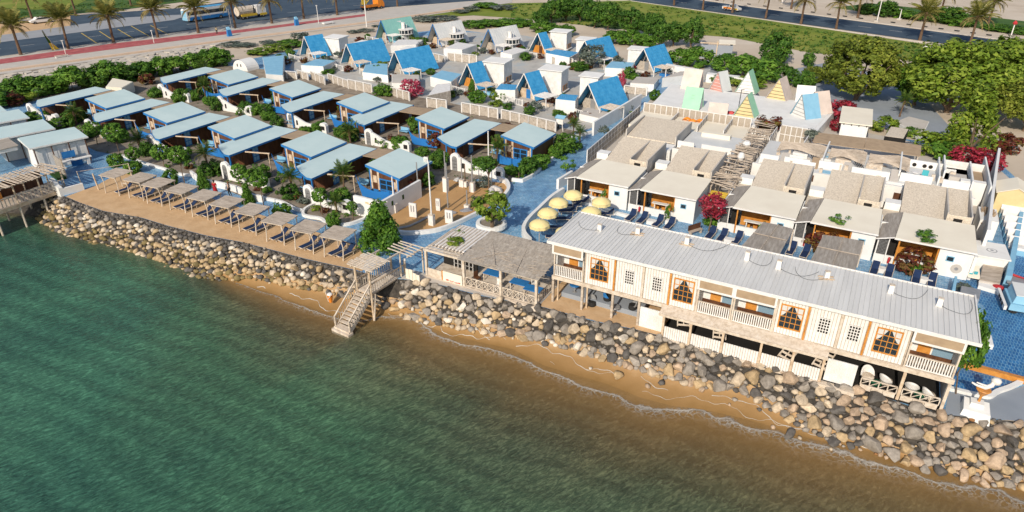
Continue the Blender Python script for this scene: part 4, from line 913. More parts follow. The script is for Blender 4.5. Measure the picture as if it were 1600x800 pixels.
def cabana_proto():
    t = thing('beach_cabana', '', 'cabana', (0, 0, -50), 0, 'thatched cabanas in a row on the sand')
    for x in (.08, 2.1):
        for y in (.1, 2.25): part('post', MB().tube([(x, y, 0), (x + (.12 if y < 1 else 0), y + (.05 if y < 1 else 0), 1.3), (x, y, 2.02)], [.055, .05, .045], 6), WHITEWOOD, t)
    part('roof_frame', MB().box(-.1, 2.3, .02, .1, 2.02, 2.1).box(-.1, 2.3, 2.2, 2.28, 2.02, 2.1).box(.02, .1, .11, 2.19, 2.025, 2.095).box(2.05, 2.13, .11, 2.19, 2.025, 2.095), WHITEWOOD, t)
    for i in range(8): part('roof_slat', MB().box(-.14 + random.uniform(-.06, .06), 2.32 + random.uniform(-.06, .06), -.06 + i * .305, .225 + i * .305, 2.103 + random.uniform(0, .02), 2.15), DRIFT, t)
    part('shelf', MB().box(.5, 1.1, 2.0, 2.15, .5, .55), WHITEWOOD, t)
    return t
CB = cabana_proto()
for i, (px, py) in enumerate(CABPX):
    p = at(px, py, 2.15); p.z = 0.03
    lab = 'grey slatted cabana on the sand terrace, %s from the left' % ORD[i]
    rz = SITE_A + R(6)
    if i == 0: CB.location = p; CB.rotation_euler = (0, 0, rz); CB['label'] = lab; c = CB
    else: c = dup(CB, lab, p, rz)
    ca = rz - R(14)
    for k, off in enumerate((0.55, 1.5)):
        if i == 0 and k == 0: continue
        q = p + Vector((math.cos(rz), math.sin(rz), 0)) * (off + .05) + Vector((-math.sin(rz), math.cos(rz), 0)) * .15
        lounger(q, ca, 'navy lounger, %s one under the %s cabana from the left' % ('left' if k == 0 else 'right', ORD[i]), 'navy loungers under the cabanas')
solo('mooring_post', MB().tube([(0, 0, -.2), (-.25, .1, 1.9)], [.09, .08], 8), PALEWOOD, 'leaning wooden post at the left end of the sand terrace', 'post', None, at(155, 297, 0))
# ================================================================ BLUE COTTAGES (two rows of five), their gates and sails
S_PX = [[(166, 169), (261, 192), (366, 216), (486, 245), (624, 279)], [(357, 132), (457, 152), (566, 175), (694, 201), (834, 230)]]
L_PX = [[(61, 164), (153, 187), (248, 214), (357, 239), (486, 275)], [(259, 127), (354, 147), (455, 172), (569, 192), (713, 226)]]
ROWN = ['front row', 'back row']
ZR = 2.6
ZRL = 3.4
def shared(fn):
    c = {}
    def g_(*a):
        if a not in c: c[a] = fn(*a)
        return c[a]
    return g_
sq_roof = MB().slab([(-4.4, -.05, ZRL), (.03, -.05, ZR), (.03, 5.97, ZR), (-4.4, 5.97, ZRL)], .07).mesh('roof', PALEROOF)
sq_fas = MB().prism([(-4.4, -.09, ZRL - .26), (0.06, -.09, ZR - .26), (0.06, -.055, ZR - .26), (-4.4, -.055, ZRL - .26)], [(-4.4, -.09, ZRL + .01), (0.06, -.09, ZR + .01), (0.06, -.055, ZR + .01), (-4.4, -.055, ZRL + .01)]).box(0.035, .075, -.05, 5.99, ZR - .22, ZR + .01).mesh('fascia', BLUEP)
sq_wall = MB().prism([(-4.1, .1, 0), (-.2, .1, 0), (-.2, 5.8, 0), (-4.1, 5.8, 0)], [(-4.1, .1, ZRL - .13), (-.2, .1, ZR - .08), (-.2, 5.8, ZR - .08), (-4.1, 5.8, ZRL - .13)]).mesh('wall', BROWNW)
tim = MB()
for x, h in ((-3.95, ZRL - .35), (-3.0, ZRL - .52), (-.55, ZR - .2)): tim.box(x, x + .25, -.05, -.005, .2, h)
tim.box(-3.6, -3.1, -.04, -.006, 1.5, 2.3).box(-.9, -.6, -.04, -.006, 1.2, 2.0)
sq_tim = tim.mesh('timber_trim', PALEWOOD)
wf = MB()
for a, b, c, d in ((-2.75, -2.63, .8, 2.1), (-.97, -.85, .8, 2.1), (-1.86, -1.74, .8, 2.1)): wf.box(a, b, -.09, -.012, c, d)
wf.box(-2.629, -.971, -.085, -.014, .8, .92).box(-2.629, -.971, -.085, -.014, 1.98, 2.1).box(-2.629, -.971, -.083, -.016, 1.45, 1.53)
wf.box(-4.05, -3.9, -.06, -.004, 0, ZRL - .3).box(-.4, -.22, -.06, -.004, 0, ZR - .2).box(-3.89, -.41, -.05, -.004, .3, .72)
sq_wf = wf.mesh('window', BLUEP); sq_gl = MB().box(-2.7, -.9, -.03, -.005, .85, 2.05).mesh('pane', GLASS)
ZL = 2.3
ln_roof = MB().ext([(-2.5, .9), (-.75, 0), (0, 0), (0, 10.9), (-4.1, 10.9), (-4.1, 2.0)], ZL - .07, ZL).mesh('roof', PALEROOF)
ln_fas = MB().bar((-2.5, .87, ZL - .1), (-.75, -.03, ZL - .1), .04, .24).box(-.745, 0.0, -.045, -.005, ZL - .22, ZL + .02).box(.004, .04, -.04, 10.92, ZL - .2, ZL + .015).bar((-4.1, 1.98, ZL - .1), (-2.52, .88, ZL - .1), .04, .24).mesh('fascia', BLUEP)
ln_wall = MB().box(-3.9, -.75, 2.4, 10.6, 0, ZL - .08).mesh('wall', BROWNW)
wb = MB().box(0, .06, 0, .26, 0, ZL - .09).mesh('wall_board', BROWNW)
ln_post = MB().box(0, .15, 0, .15, 0, ZL - .08).mesh('post', BLUEP)
ln_rail = MB().box(-2.04, -.21, .1, .15, .9, .98).box(-2.04, -.21, .1, .15, .45, .52).mesh('porch_rail', LBLUE)
ln_base = MB().box(-2.04, -.21, .06, .18, 0, .44).mesh('porch_base', STONEW)
door = MB().box(0, .05, 0, .95, .05, 2.0).mesh('door', BLUEP)
dpan = MB()
for j in range(3):
    for i in range(2): dpan.box(.052, .07, .1 + i * .42, .43 + i * .42, .2 + j * .6, .68 + j * .6)
dpan = dpan.mesh('door_panels', LBLUE)
lamp = MB().lathe([(.02, 0), (.07, .04), (.07, .12), (.02, .16)], 8).mesh('wall_lamp', WPAINT)
SAILM = mat('bright_blue_sail_cloth', (0.02, 0.18, 0.50), (0.015, 0.14, 0.42), .6, .7)
for r in range(2):
    for k in range(5):
        S = sp(*S_PX[r][k], ZR); Lp = sp(*L_PX[r][k], ZR)
        t = thing('cottage', 'pale blue roofed cottage, %s from the left in the %s' % (ORD[k], ROWN[r]), 'cottage', wp(S[0], S[1], 0), SITE_A, 'blue cottages in two rows')
        part('roof', sq_roof, None, t, label='square sloping pale blue roof'); part('fascia', sq_fas, None, t); part('wall', sq_wall, None, t); part('timber_trim', sq_tim, None, t, loc=(0, .1, 0))
        w = part('window', sq_wf, None, t, loc=(0, .1, 0)); part('pane', sq_gl, None, w)
        dx, dy = Lp[0] - S[0], Lp[1] - S[1]; O = (dx, dy, 0)
        part('roof', ln_roof, None, t, loc=O, label='long narrow pale blue roof'); part('fascia', ln_fas, None, t, loc=O)
        part('wall', ln_wall, None, t, loc=O); part('post', ln_post, None, t, loc=(dx - 2.2, dy + .95, 0)); part('post', ln_post, None, t, loc=(dx - .2, dy + .05, 0)); part('porch_rail', ln_rail, None, t, loc=O); part('porch_base', ln_base, None, t, loc=O)
        for i in range(5): part('wall_board', wb, None, t, loc=(dx - .75, dy + 2.45 + i * .27, 0))
        d = part('door', door, None, t, loc=(dx - .74, dy + 3.9, 0)); part('door_panels', dpan, None, d)
        part('wall_lamp', lamp, None, t, loc=(dx - .65, dy + 3.6, 1.8))
        x0, x1 = dx + .06, -4.35
        part('terrace_canopy', MB().slab([(x0, 4.4, 2.28), (x1, 4.4, 2.33), (x1, 7.4, 2.33), (x0, 7.4, 2.28)], .06), TANROOF, t)
        part('terrace_wall', MB().box(x0, x1, 7.3, 7.4, 0, 2.2), BROWNW, t)
        part('pergola_beam', MB().bar((dx + .4, dy + 2.0, 2.2), (dx + 3.4, dy + 2.9, 2.2), .14, .12).bar((dx + 3.3, dy + 2.8, 0), (dx + 3.3, dy + 2.8, 2.14), .09), PALEWOOD, t)
        part('bench', MB().box(dx + 1.6, dx + 3.0, dy + 5.0, dy + 5.5, .35, .42).box(dx + 1.6, dx + 3.0, dy + 5.5, dy + 5.56, .35, .85), LBLUE, t)
        # sail
        if not (r == 0 and k == 0):
            ol = [(-4.7, 1.95), (-4.45, 1.45), (-4.0, 1.12), (-3.3, .9), (-2.4, .82), (-1.3, .92), (-.3, 1.15), (-.25, .15), (-4.0, .12), (-4.3, .9)]
            q = MB()
            for u0 in range(len(ol) - 1): pass
            q.side([(x_, z_ * 1.25 + .2) for x_, z_ in ol[::-1]], -1.45, -1.4)
            o = solo('sail', q, SAILM, 'blue cloth sail before the %s cottage of the %s' % (ORD[k], ROWN[r]), 'shade sail', 'blue shade sails', wp(S[0], S[1], 0), SITE_A)
ARCH = [[(52, 184), (143, 210), (240, 236), (356, 280), (485, 318)], [(255, 152), (347, 172), (457, 198), (578, 226), (712, 266)]]
def gate_outline(w, h, n=10):
    pts = [(-w, 0), (w, 0)]
    for i in range(n + 1):
        th = math.pi * i / n; pts.append((w * math.cos(th), h - w + w * math.sin(th)))
    return pts
go = gate_outline(.62, 2.15)
gm = MB().side(go, -.16, .16).mesh('arch', WHITE)
gd = MB().side(gate_outline(.36, 1.8), -.175, -.155).mesh('door', STEEL)
gl2 = MB()
for x in (-.2, 0, .2): gl2.box(x - .015, x + .015, -.19, -.176, .1, 1.55)
for z in (.4, .8, 1.2): gl2.box(-.3, .3, -.193, -.177, z, z + .03)
gl2 = gl2.mesh('door_bars', RUBBER)
for r in range(2):
    for k in range(5):
        p = at(*ARCH[r][k], 0)
        t = thing('garden_gate', 'white arched gate with low wall at the %s cottage of the %s' % (ORD[k], ROWN[r]), 'gate', p, SITE_A, 'white arched garden gates')
        part('arch', gm, None, t); d = part('door', gd, None, t); part('door_bars', gl2, None, d)
        wl = 5.4 if (r, k) != (0, 4) else 4.5
        pts = [(.6, 0), (wl, 0), (wl, .95), (3.6, .9), (2.6, 1.0), (1.9, 1.25), (1.3, 1.5), (.6, 1.75)]
        part('wall', MB().side(pts, -.13, .13), WHITE, t)
        nw = part('niche', MB().side([(x + 1.15, z + .45) for x, z in gate_outline(.17, .7, 6)], -.14, -.132), DARK, t)
        part('end_pier', MB().side([(wl, 0), (wl + 1.1, 0), (wl + 1.1, 1.05), (wl + .95, 1.35), (wl + .55, 1.45), (wl + .15, 1.35), (wl, 1.1)], -.25, .25), WHITE, t)
        part('pier_opening', MB().box(wl + .25, wl + .85, -.262, -.252, .45, 1.0), DARK, t)
# corner house wall block near the sand court
t = thing('courtyard_wall', 'white courtyard wall with small niches beside the sand court', 'wall', at(598, 345, 0), SITE_A)
part('wall', MB().box(-3.4, 0, -.15, .15, 0, 2.1).box(-.3, 0, .152, 6.8, 0, 2.0), WHITE, t)
part('niche', MB().side([(x - .9, z + .3) for x, z in gate_outline(.3, 1.1, 6)], -.16, -.152), WHITE, t)
for y in (1.6, 3.4): part('niche', MB().box(.002, .012, y, y + .3, 1.0, 1.5), L_DARK, t)
part('wall_lamp', lamp, None, t, loc=(-.5, -.2, 1.8)); part('wall_lamp', lamp, None, t, loc=(.1, .8, 1.7))
tc_ = bpy.data.curves.new('villa_lettering', 'FONT'); tc_.body = 'VILLA'; tc_.size = .32; tc_.extrude = .01; tc_.materials.append(YELP)
o = link('lettering', tc_, t, (-1.9, -.17, 1.55), (R(90), 0, 0))
# white kerb walls round beds and court
def wall_line(name, label, pts, h, w, m=WHITE, cat='wall', smooth=4, group=None, z0=0.0):
    P = [at(*p, 0) for p in pts]; q = smoothline([(p.x, p.y) for p in P], smooth) if smooth > 1 else [(p.x, p.y) for p in P]
    L_, R_ = [], []
    for i in range(len(q)):
        a, b = Vector(q[max(i - 1, 0)]), Vector(q[min(i + 1, len(q) - 1)]); d = (b - a).normalized(); nrm = Vector((-d.y, d.x)) * w / 2
        L_.append(Vector(q[i]) + nrm); R_.append(Vector(q[i]) - nrm)
    mb = MB()
    for i in range(len(q) - 1):
        mb.poly([(*L_[i], z0 + h), (*L_[i + 1], z0 + h), (*R_[i + 1], z0 + h), (*R_[i], z0 + h)][::-1])
        mb.poly([(*R_[i], z0), (*R_[i + 1], z0), (*R_[i + 1], z0 + h), (*R_[i], z0 + h)]); mb.poly([(*L_[i + 1], z0), (*L_[i], z0), (*L_[i], z0 + h), (*L_[i + 1], z0 + h)])
    for e in (0, -1): mb.poly([(*L_[e], z0), (*R_[e], z0), (*R_[e], z0 + h), (*L_[e], z0 + h)])
    me = mb.mesh(name, m)
    o = link(name, me); return tag(o, label, cat, group)
wall_line('garden_kerb_wall', 'low white curving kerb of the bed behind the first cabanas', [(190, 245), (237, 260), (258, 266), (275, 273), (300, 276)], .3, .25)
wall_line('garden_wall', 'pale blue-white curved wall behind the walker in red', [(300, 276), (318, 288), (345, 294), (372, 301), (392, 312), (412, 316)], .75, .25)
wall_line('garden_kerb_wall', 'low white kerb wall behind the seventh and eighth cabanas', [(412, 312), (440, 318), (460, 328), (474, 332)], .35, .25)
wall_line('garden_kerb_wall', 'looping white kerb of the gravel bed before the villa wall', [(498, 318), (478, 328), (474, 337), (484, 341), (502, 344), (512, 351), (540, 353), (562, 347), (580, 339)], .3, .28)
wall_line('court_kerb', 'curved white kerb along the seaward side of the sand court', [(620, 365), (640, 367), (680, 363), (712, 352), (735, 341), (752, 333)], .4, .3)
wall_line('court_kerb', 'curved white kerb wall at the right end of the sand court', [(772, 323), (788, 311), (795, 299), (791, 288), (782, 284)], .6, .35)
wall_line('path_kerb', 'white kerb of the leafy bed along the blue alley', [(800, 283), (816, 285), (830, 278), (868, 246), (885, 235)], .4, .25, smooth=1)
wall_line('path_kerb', 'white kerb at the foot of the end A-frame house wall', [(885, 218), (903, 214), (925, 208)], .35, .3)
wall_line('pool_wall', 'curved white wall round the umbrella deck', [(880, 303), (862, 315), (843, 333), (826, 350), (818, 364), (820, 374), (828, 383)], .75, .35)
wall_line('terrace_ledge', 'white ledge along the deck in front of the villas', [(905, 317), (960, 335), (985, 341)], .35, .3, smooth=1)
wall_line('alley_wall', 'tall white wall between the end A-frame house and the alley', [(926, 212), (952, 196), (1000, 166)], 1.9, .3, smooth=1)
wall_line('alley_stair_wall', 'sloping white wall end by the first villa', [(871, 296), (893, 282)], 1.2, .3, smooth=1)
# ================================================================ LEFT CABINS AND PIER
CABR = [(132, 213), (81, 200), (41, 183), (6, 173)]
for i, (px, py) in enumerate(CABR):
    p = at(px, py, 3.0); p.z = 0
    t = thing('beach_cabin', ['white corrugated cabin with pale blue roof nearest the pier', 'second white cabin from the pier, pale blue roofed', 'third white cabin from the pier', 'farthest white cabin at the left edge'][i], 'cabin', p, SITE_A - R(16), 'white cabins at the left edge')
    part('roof', MB().slab([(-4.7, -5.9, 3.1), (.4, -5.9, 3.0), (.4, .25, 3.0), (-4.7, .25, 3.1)], .09), PALEROOF, t)
    part('roof_edge', MB().box(.405, .45, -5.92, .27, 2.84, 3.02).box(-4.7, .4, -5.96, -5.905, 2.86, 3.0), WPAINT, t)
    part('wall', MB().box(-4.5, -.02, -5.6, 0, 0, 2.86), WHITE, t)
    pm = MB().box(0, .04, 0, .94, .05, 2.6).mesh('wall_panel', WSHEET)
    for j in range(5): part('wall_panel', pm, None, t, loc=(0, -5.3 + j * 1.06, 0))
    ps = MB().box(0, .09, 0, .11, 0, 2.83).mesh('post', BROWNW)
    for j in range(4): part('post', ps, None, t, loc=(.3, -5.6 + j * 1.8, 0))
    if i == 0:
        part('sign_board', MB().box(.41, .45, -3.0, -1.6, 1.0, 1.8), BLUEP, t)
        part('counter', MB().box(.9, 1.5, -3.6, -.2, .85, .95).box(1.0, 1.4, -3.4, -3.2, 0, .85).box(1.0, 1.4, -.8, -.5, 0, .85), WPAINT, t); part('blue_counter_front', MB().box(1.0, 1.05, -2.4, -1.2, 0, .849), BLUEP, t)
t = thing('thatch_porch', 'white porch with grey matting roof in front of the nearest cabin', 'porch', at(20, 262, 0), SITE_A - R(14))
part('roof', MB().slab([(-7, -3.0, 2.6), (1.2, -3.0, 2.6), (1.6, 1.0, 2.95), (-7, 1.0, 2.95)], .1), THATCH, t)
part('white_fascia', MB().box(-7, 1.22, -3.06, -3.005, 2.3, 2.62).box(1.225, 1.28, -3.06, .9, 2.3, 2.66), WPAINT, t)
for x in (-5, -2, 1.0): part('post', MB().box(x, x + .15, -2.95, -2.8, 0, 2.3), PALEWOOD, t)
part('side_wall', MB().box(-7, -2.2, -2.7, -2.6, 0, 1.1), CREAM, t)
t = thing('pier_pergola', 'wooden deck pergola on stilts over the water at the left edge', 'pergola', wp(-60.6, -4.6, .25), SITE_A - R(90))
PL = 7.5
part('deck', MB().box(-.3, PL + 6, -.2, 3.4, -.2, -.0), DRIFT, t)
fm_ = MB().box(-.05, .05, -.03, .03, .1, .95).mesh('baluster', WHITEWOOD)
for i in range(20): part('baluster', fm_, None, t, loc=(.2 + i * .37, 3.3, 0))
part('handrail', MB().box(-.1, PL + .1, 3.24, 3.36, .95, 1.05).box(-.1, PL + .1, 3.26, 3.34, .02, .099), WHITEWOOD, t)
part('side_skirt', MB().box(-.1, PL, 3.37, 3.42, -.35, .05), PALEWOOD, t)
for x in (0, 2.5, 5.0, 7.4):
    for y in (.1, 3.3):
        part('pergola_post', MB().tube([(x, y, 0), (x, y, 2.1)], .08, 7), PALEWOOD, t)
        part('stilt', MB().tube([(x, y, -3.4), (x, y, -.2)], .11, 7), WHITEWOOD, t)
for i in range(36): part('roof_stick', MB().tube([(-.3 + i * .225 + random.uniform(-.1, .1), -.4, 2.15 + random.uniform(0, .1)), (-.2 + i * .225 + random.uniform(-.3, .3), 3.9, 2.15 + random.uniform(0, .12))], .055, 5), DRIFT, t)
part('roof_beam', MB().box(-.2, 7.7, .05, .15, 2.02, 2.12).box(-.2, 7.7, 3.2, 3.3, 2.02, 2.12), DRIFT, t)
part('back_screen', MB().box(.5, 5, .0, .08, 0.01, 1.7), BROWNW, t); part('yellow_chest', MB().box(5.2, 6.4, .3, .9, 0, .9), ORANGEW, t)
t = thing('end_wall', 'white rendered end wall between the pier and the sand', 'wall', at(86, 298, 0), SITE_A - R(12))
part('wall', MB().side([(0, -.6), (2.3, -.6), (2.3, .95), (1.5, 1.0), (1.2, 1.3), (0, 1.5)], -.2, .2).box(2.05, 2.3, .201, 2.2, -.3, .8), WHITE, t)
t = thing('weathered_cabinet', 'dark grey wooden screen with green base left of the promenade', 'screen', at(104, 278, 0), SITE_A - R(14))
part('panel', MB().box(-2.6, 0, -.06, .06, .3, 2.2), THATCH, t); part('post', MB().box(.01, .13, -.07, .07, 0, 2.4), PALEWOOD, t); part('turf_base', MB().box(-2.4, .4, -1.0, -.1, 0, .3), L_DARK, t)
t = thing('rope_posts', 'thin pole barrier between blue paving and the sand terrace', 'barrier', at(128, 290, 0), SITE_A + R(20))
part('post', MB().tube([(0, 0, 0), (-.1, 0, 1.7)], .05, 6), WHITEWOOD, t); part('post', MB().tube([(3.6, 3.6, 0), (3.5, 3.7, 1.5)], .06, 6), WHITEWOOD, t); part('rail', MB().tube([(-.1, 0, 1.65), (1.8, 2.0, 1.5), (3.5, 3.7, 1.45)], .03, 5), WHITEWOOD, t)
# ================================================================ A-FRAME HOUSES
#          peak px, ridge end px, colour, kind
AFS = [((475, 57), (505, 53), BLUEROOF, 's', 'narrow blue A-frame at the left end of the front row'), ((541, 69), (593, 59), BLUEROOF, 'w', 'wide blue A-frame, second of the front row'), ((616, 80), (664, 69), BLUEROOF, 'w', 'wide blue A-frame above the pink bush'),
       ((730, 100), (753, 95), BLUEROOF, 's', 'narrow blue A-frame in the middle of the front row'), ((819, 115), (841, 109), BLUEROOF, 's', 'narrow blue A-frame left of the nearest wide one'), ((919, 131), (960, 117), BLUEROOF, 'w', 'nearest wide blue A-frame by the alley'),
       ((595, 32), (641, 25), TEALROOF, 't', 'mint green A-frame with white bridge tower'), ((676, 38), (714, 30), WARMROOF, 't', 'whitish A-frame with blue edge and white tower'), ((763, 46), (797, 37), WARMROOF, 't', 'pale blue-white A-frame, rightmost of the towered ones'),
       ((840, 52), (857, 50), BLUEROOF, 's', 'narrow blue A-frame at the back beside the towers'), ((914, 64), (955, 56), BLUEROOF, 'w', 'wide blue A-frame in the back row behind the grey tree'), ((1006, 76), (1044, 69), BLUEROOF, 'w', 'wide blue A-frame at the right end of the back row')]
AFA = R(46 - 90)
for i, (pk, re_, m, kd, lab) in enumerate(AFS):
    H = 4.5 if kd == 't' else 4.2
    p = at(*pk, H); e = at(*re_, H); ln = (e - p).length; p.z = 0
    t = thing('a_frame_house', lab, 'A-frame house', p, AFA, 'A-frame houses')
    hw = 2.55 if kd != 's' else 2.4; zb = .35; th = .09
    for sx in (-1, 1):
        q = MB(); q.prism([(0, 0, H - .12), (0, ln, H - .12), (sx * hw, ln, zb), (sx * hw, 0, zb)] if sx > 0 else [(0, ln, H - .12), (0, 0, H - .12), (sx * hw, 0, zb), (sx * hw, ln, zb)],
                          [(0, 0, H), (0, ln, H), (sx * (hw + .08), ln, zb), (sx * (hw + .08), 0, zb)] if sx > 0 else [(0, ln, H), (0, 0, H), (sx * (hw + .08), 0, zb), (sx * (hw + .08), ln, zb)])
        part('roof', q, m, t)
        # standing seams
        if sx > 0:
            kk = int(ln / .62); rm_ = MB().bar((0, 0, H + .01), (hw + .08, 0, zb + .01), .035, .05).mesh('roof_seam', m if kd != 't' else m)
            for j in range(1, kk): part('roof_seam', rm_, None, t, loc=(0, j * ln / kk, 0))
    ed = MB()
    for sx in (-1, 1): ed.bar((0, -.04, H + .02), (sx * (hw + .1), -.04, zb - .1), .07, .14)
    part('barge_board', ed, WPAINT if kd != 't' else BLUEP, t)
    rec = 1.5 if kd != 's' else 1.1
    k0 = (H - 1.6) / (H - zb) * hw
    part('gable_wall', MB().side([(-hw + .15, 0), (hw - .15, 0), (k0 - .1, 1.6), (-k0 + .1, 1.6)], rec, rec + .1), [STONEW, PALEWOOD, STONEW, ORANGEW, PALEWOOD, STONEW][i % 6], t)
    part('gable_glass', MB().side([(-k0 + .08, 1.602), (k0 - .08, 1.602), (0.0, H - .3)], rec + .02, rec + .08), GLASS, t)
    part('gable_mullion', MB().box(-.05, .05, rec - .05, rec + .015, 1.6, H - .5).bar((-k0 * .5, rec - .02, 1.6), (0, rec - .02, H - .4), .05), WHITEWOOD, t)
    part('door', MB().box(-.5, .4, rec - .04, rec - .005, .05, 1.55), [BROWNW, BLUEP, STEEL][i % 3], t)
    part('back_wall', MB().side([(-hw + .12, 0), (hw - .12, 0), (0, H - .2)], ln - .15, ln - .06), WHITE, t)
    part('plinth', MB().box(-hw - .2, hw + .25, -.3, ln + .15, 0, .12), CONC, t)
    if kd == 't':
        # white bridge-like tower growing from the right slope
        y0 = ln * .45; b = part('tower', MB().box(.7, 2.7, y0, y0 + 2.6, 0, 1.5), WHITE, t)
        q = MB()
        for a in range(9):
            pass
        oc = [(2.2 + 1.35 * math.cos(math.pi * (j / 8 * 1.3 - .9)), y0 + 1.2 + 1.6 * math.sin(math.pi * (j / 8 * 1.3 - .9))) for j in range(9)]
        part('bridge_window_band', MB().ext([(x, y) for x, y in oc] + [(.8, y0 + 2.4), (.8, y0)], 1.52, 2.3), GLASS, b)
        part('bridge_sill', MB().ext([((x - 2.2) * 1.12 + 2.2, (y - y0 - 1.2) * 1.1 + y0 + 1.2) for x, y in oc] + [(.7, y0 + 2.5), (.7, y0 - .1)], 1.38, 1.515), WPAINT, b)
        part('bridge_roof', MB().ext([((x - 2.2) * 1.15 + 2.2, (y - y0 - 1.2) * 1.13 + y0 + 1.2) for x, y in oc] + [(.6, y0 + 2.5), (.6, y0 - .1)], 2.305, 2.45), WPAINT, b)
        q = MB()
        for x, y in oc: q.box(x * 1.03 - .12, x * 1.03 - .02, y - .06, y + .06, 1.52, 2.3)
        part('bridge_mullions', q, WPAINT, b)
        part('funnel', MB().lathe([(.42, 2.46), (.40, 3.6), (.44, 3.7), (.34, 3.75)], 12, 1.6, y0 + 1.0), WPAINT, b, smooth=False)
        part('side_shell', MB().prism([(.55, y0 + .2, 2.5), (1.1, y0 - .2, 2.46), (1.15, y0 + 1.7, 2.46), (.55, y0 + 1.9, 2.5)], [(.25, y0 + .3, 3.9), (.35, y0 + .2, 3.95), (.4, y0 + 1.3, 3.95), (.25, y0 + 1.5, 3.9)]), WARMROOF, b)
        part('antenna', MB().tube([(1.9, y0 + 1.7, 2.4), (1.9, y0 + 1.7, 3.3)], .05, 5), WPAINT, b)
for i, (pk, re_, m, kd, lab) in enumerate(AFS):
    p = at(*pk, 4.2); p.z = 0
    ax = Vector((math.cos(AFA), math.sin(AFA), 0)); ay = Vector((-ax.y, ax.x, 0))
    t = thing('terrace_railing', 'white railing before the ' + lab.replace(' in the back row', ''), 'railing', p - ay * 2.6 - ax * 2.2, AFA, 'white terrace railings')
    sl = MB().box(-.05, .05, -.02, .02, .1, .85).mesh('slat', WPAINT)
    for j in range(12): part('slat', sl, None, t, loc=(.2 + j * .36, 0, 0))
    part('top_rail', MB().box(0, 4.4, -.06, .06, .86, .95), WPAINT, t); part('bottom_rail', MB().box(0, 4.4, -.04, .04, .02, .099), WPAINT, t)
    for x in (0, 2.2, 4.4): part('post', MB().box(x - .07, x + .07, -.07, .07, 0, 1.05), WPAINT, t)
    q = thing('slat_pergola', 'slatted pergola by the ' + lab.replace(' in the back row', ''), 'pergola', p + ax * 3.6 - ay * 1.8, AFA, 'white pergolas of the A-frames')
    for j in range(7): part('roof_slat', MB().box(-.1, 2.6, j * .42, j * .42 + .2, 1.75, 1.82), [WPAINT, WHITEWOOD][i % 2], q)
    for x in (0, 2.4):
        for y in (.1, 2.6): part('post', MB().box(x, x + .12, y, y + .12, 0, 1.749), WPAINT, q)
    part('bench', MB().box(.3, 2.1, 1.6, 2.3, 0, .45), [LBLUE, WHITEWOOD, BLUEP][i % 3], q)
# white corrugated upper boxes behind the A-frames
BOXES = [((525, 57), 3.6, 3.4, 'white box room behind the leftmost A-frame'), ((572, 66), 3.4, 3.0, 'low white roofed room behind the second A-frame'), ((645, 76), 3.3, 3.0, 'white roofed room behind the A-frame above the pink bush'), ((778, 94), 3.9, 3.8, 'white corrugated box room beside the middle narrow A-frame'),
         ((877, 48), 3.8, 3.6, 'white box room beside the farthest narrow A-frame'), ((921, 60), 3.4, 3.2, 'white roofed room behind the back row A-frame by the grey tree'), ((1003, 75), 3.5, 3.0, 'white roofed room left of the right end A-frame'), ((866, 106), 3.9, 3.8, 'white corrugated box room right of the front narrow A-frame'), ((931, 117), 3.5, 3.0, 'white roofed room behind the nearest wide A-frame')]
for i, ((px, py), H, w, lab) in enumerate(BOXES):
    p = at(px, py, H); p.z = 0
    if i in (1, 2, 5, 6, 8): p = p + Vector((-.5, 1.2, 0)); H -= .25
    t = thing('box_room', lab, 'box room', p, SITE_A + R(4), 'white box rooms of the A-frames')
    w2 = w * .86
    part('wall', MB().box(-w / 2, w / 2, -w2 / 2, w2 / 2, 0, H - .1), WSHEET, t)
    part('roof', MB().prism([(-w / 2 - .25, -w2 / 2 - .25, H - .1), (w / 2 + .25, -w2 / 2 - .25, H - .1), (w / 2 + .25, w2 / 2 + .25, H - .1), (-w / 2 - .25, w2 / 2 + .25, H - .1)], [(-w / 2 - .25, -w2 / 2 - .25, H), (w / 2 + .25, -w2 / 2 - .25, H), (w / 2 + .25, w2 / 2 + .25, H + .1), (-w / 2 - .25, w2 / 2 + .25, H + .1)]), WHITE, t)
    if i in (0, 3, 4, 7):
        for x in (-.55, .35):
            wn = part('window', MB().box(w / 2 + .002, w / 2 + .06, x * 1.3 - .1, x * 1.3 + .85, .5, 1.35), ORANGEW, t); part('pane', MB().box(w / 2 + .061, w / 2 + .07, x * 1.3 - .02, x * 1.3 + .77, .58, 1.27), GLASS, wn)
        part('ledge', MB().box(w / 2 + .003, w / 2 + .3, -w2 / 2, w2 / 2, .3, .42), WPAINT, t)
# annexes, garden walls and fences among the A-frames
def pblock(name, label, cat, q4, z, walls=WHITE, top=None, par=0.0, group=None, z0=0.0):
    P = [at(x, y, z) for x, y in q4]; c = (P[0] + P[1] + P[2] + P[3]) / 4; c.z = 0
    t = thing(name, label, cat, c, 0, group)
    bot = [(p.x - c.x, p.y - c.y, z0) for p in P]; tp = [(p.x - c.x, p.y - c.y, z) for p in P]
    part('wall', MB().prism(bot, tp), walls, t)
    if top is not None or par:
        part('roof', MB().prism([(x * .96, y * .96, z + .004) for x, y, _ in tp], [(x * .96, y * .96, z + .05) for x, y, _ in tp]), top or walls, t)
    if par:
        for k in range(4):
            a, b = Vector(tp[k]), Vector(tp[(k + 1) % 4]); d = (b - a).normalized()
            part('parapet', MB().bar(a + d * .07 + Vector((0, 0, par / 2 + .004)), b - d * .07 + Vector((0, 0, par / 2 + .004)), .13, par), walls, t)
    return t
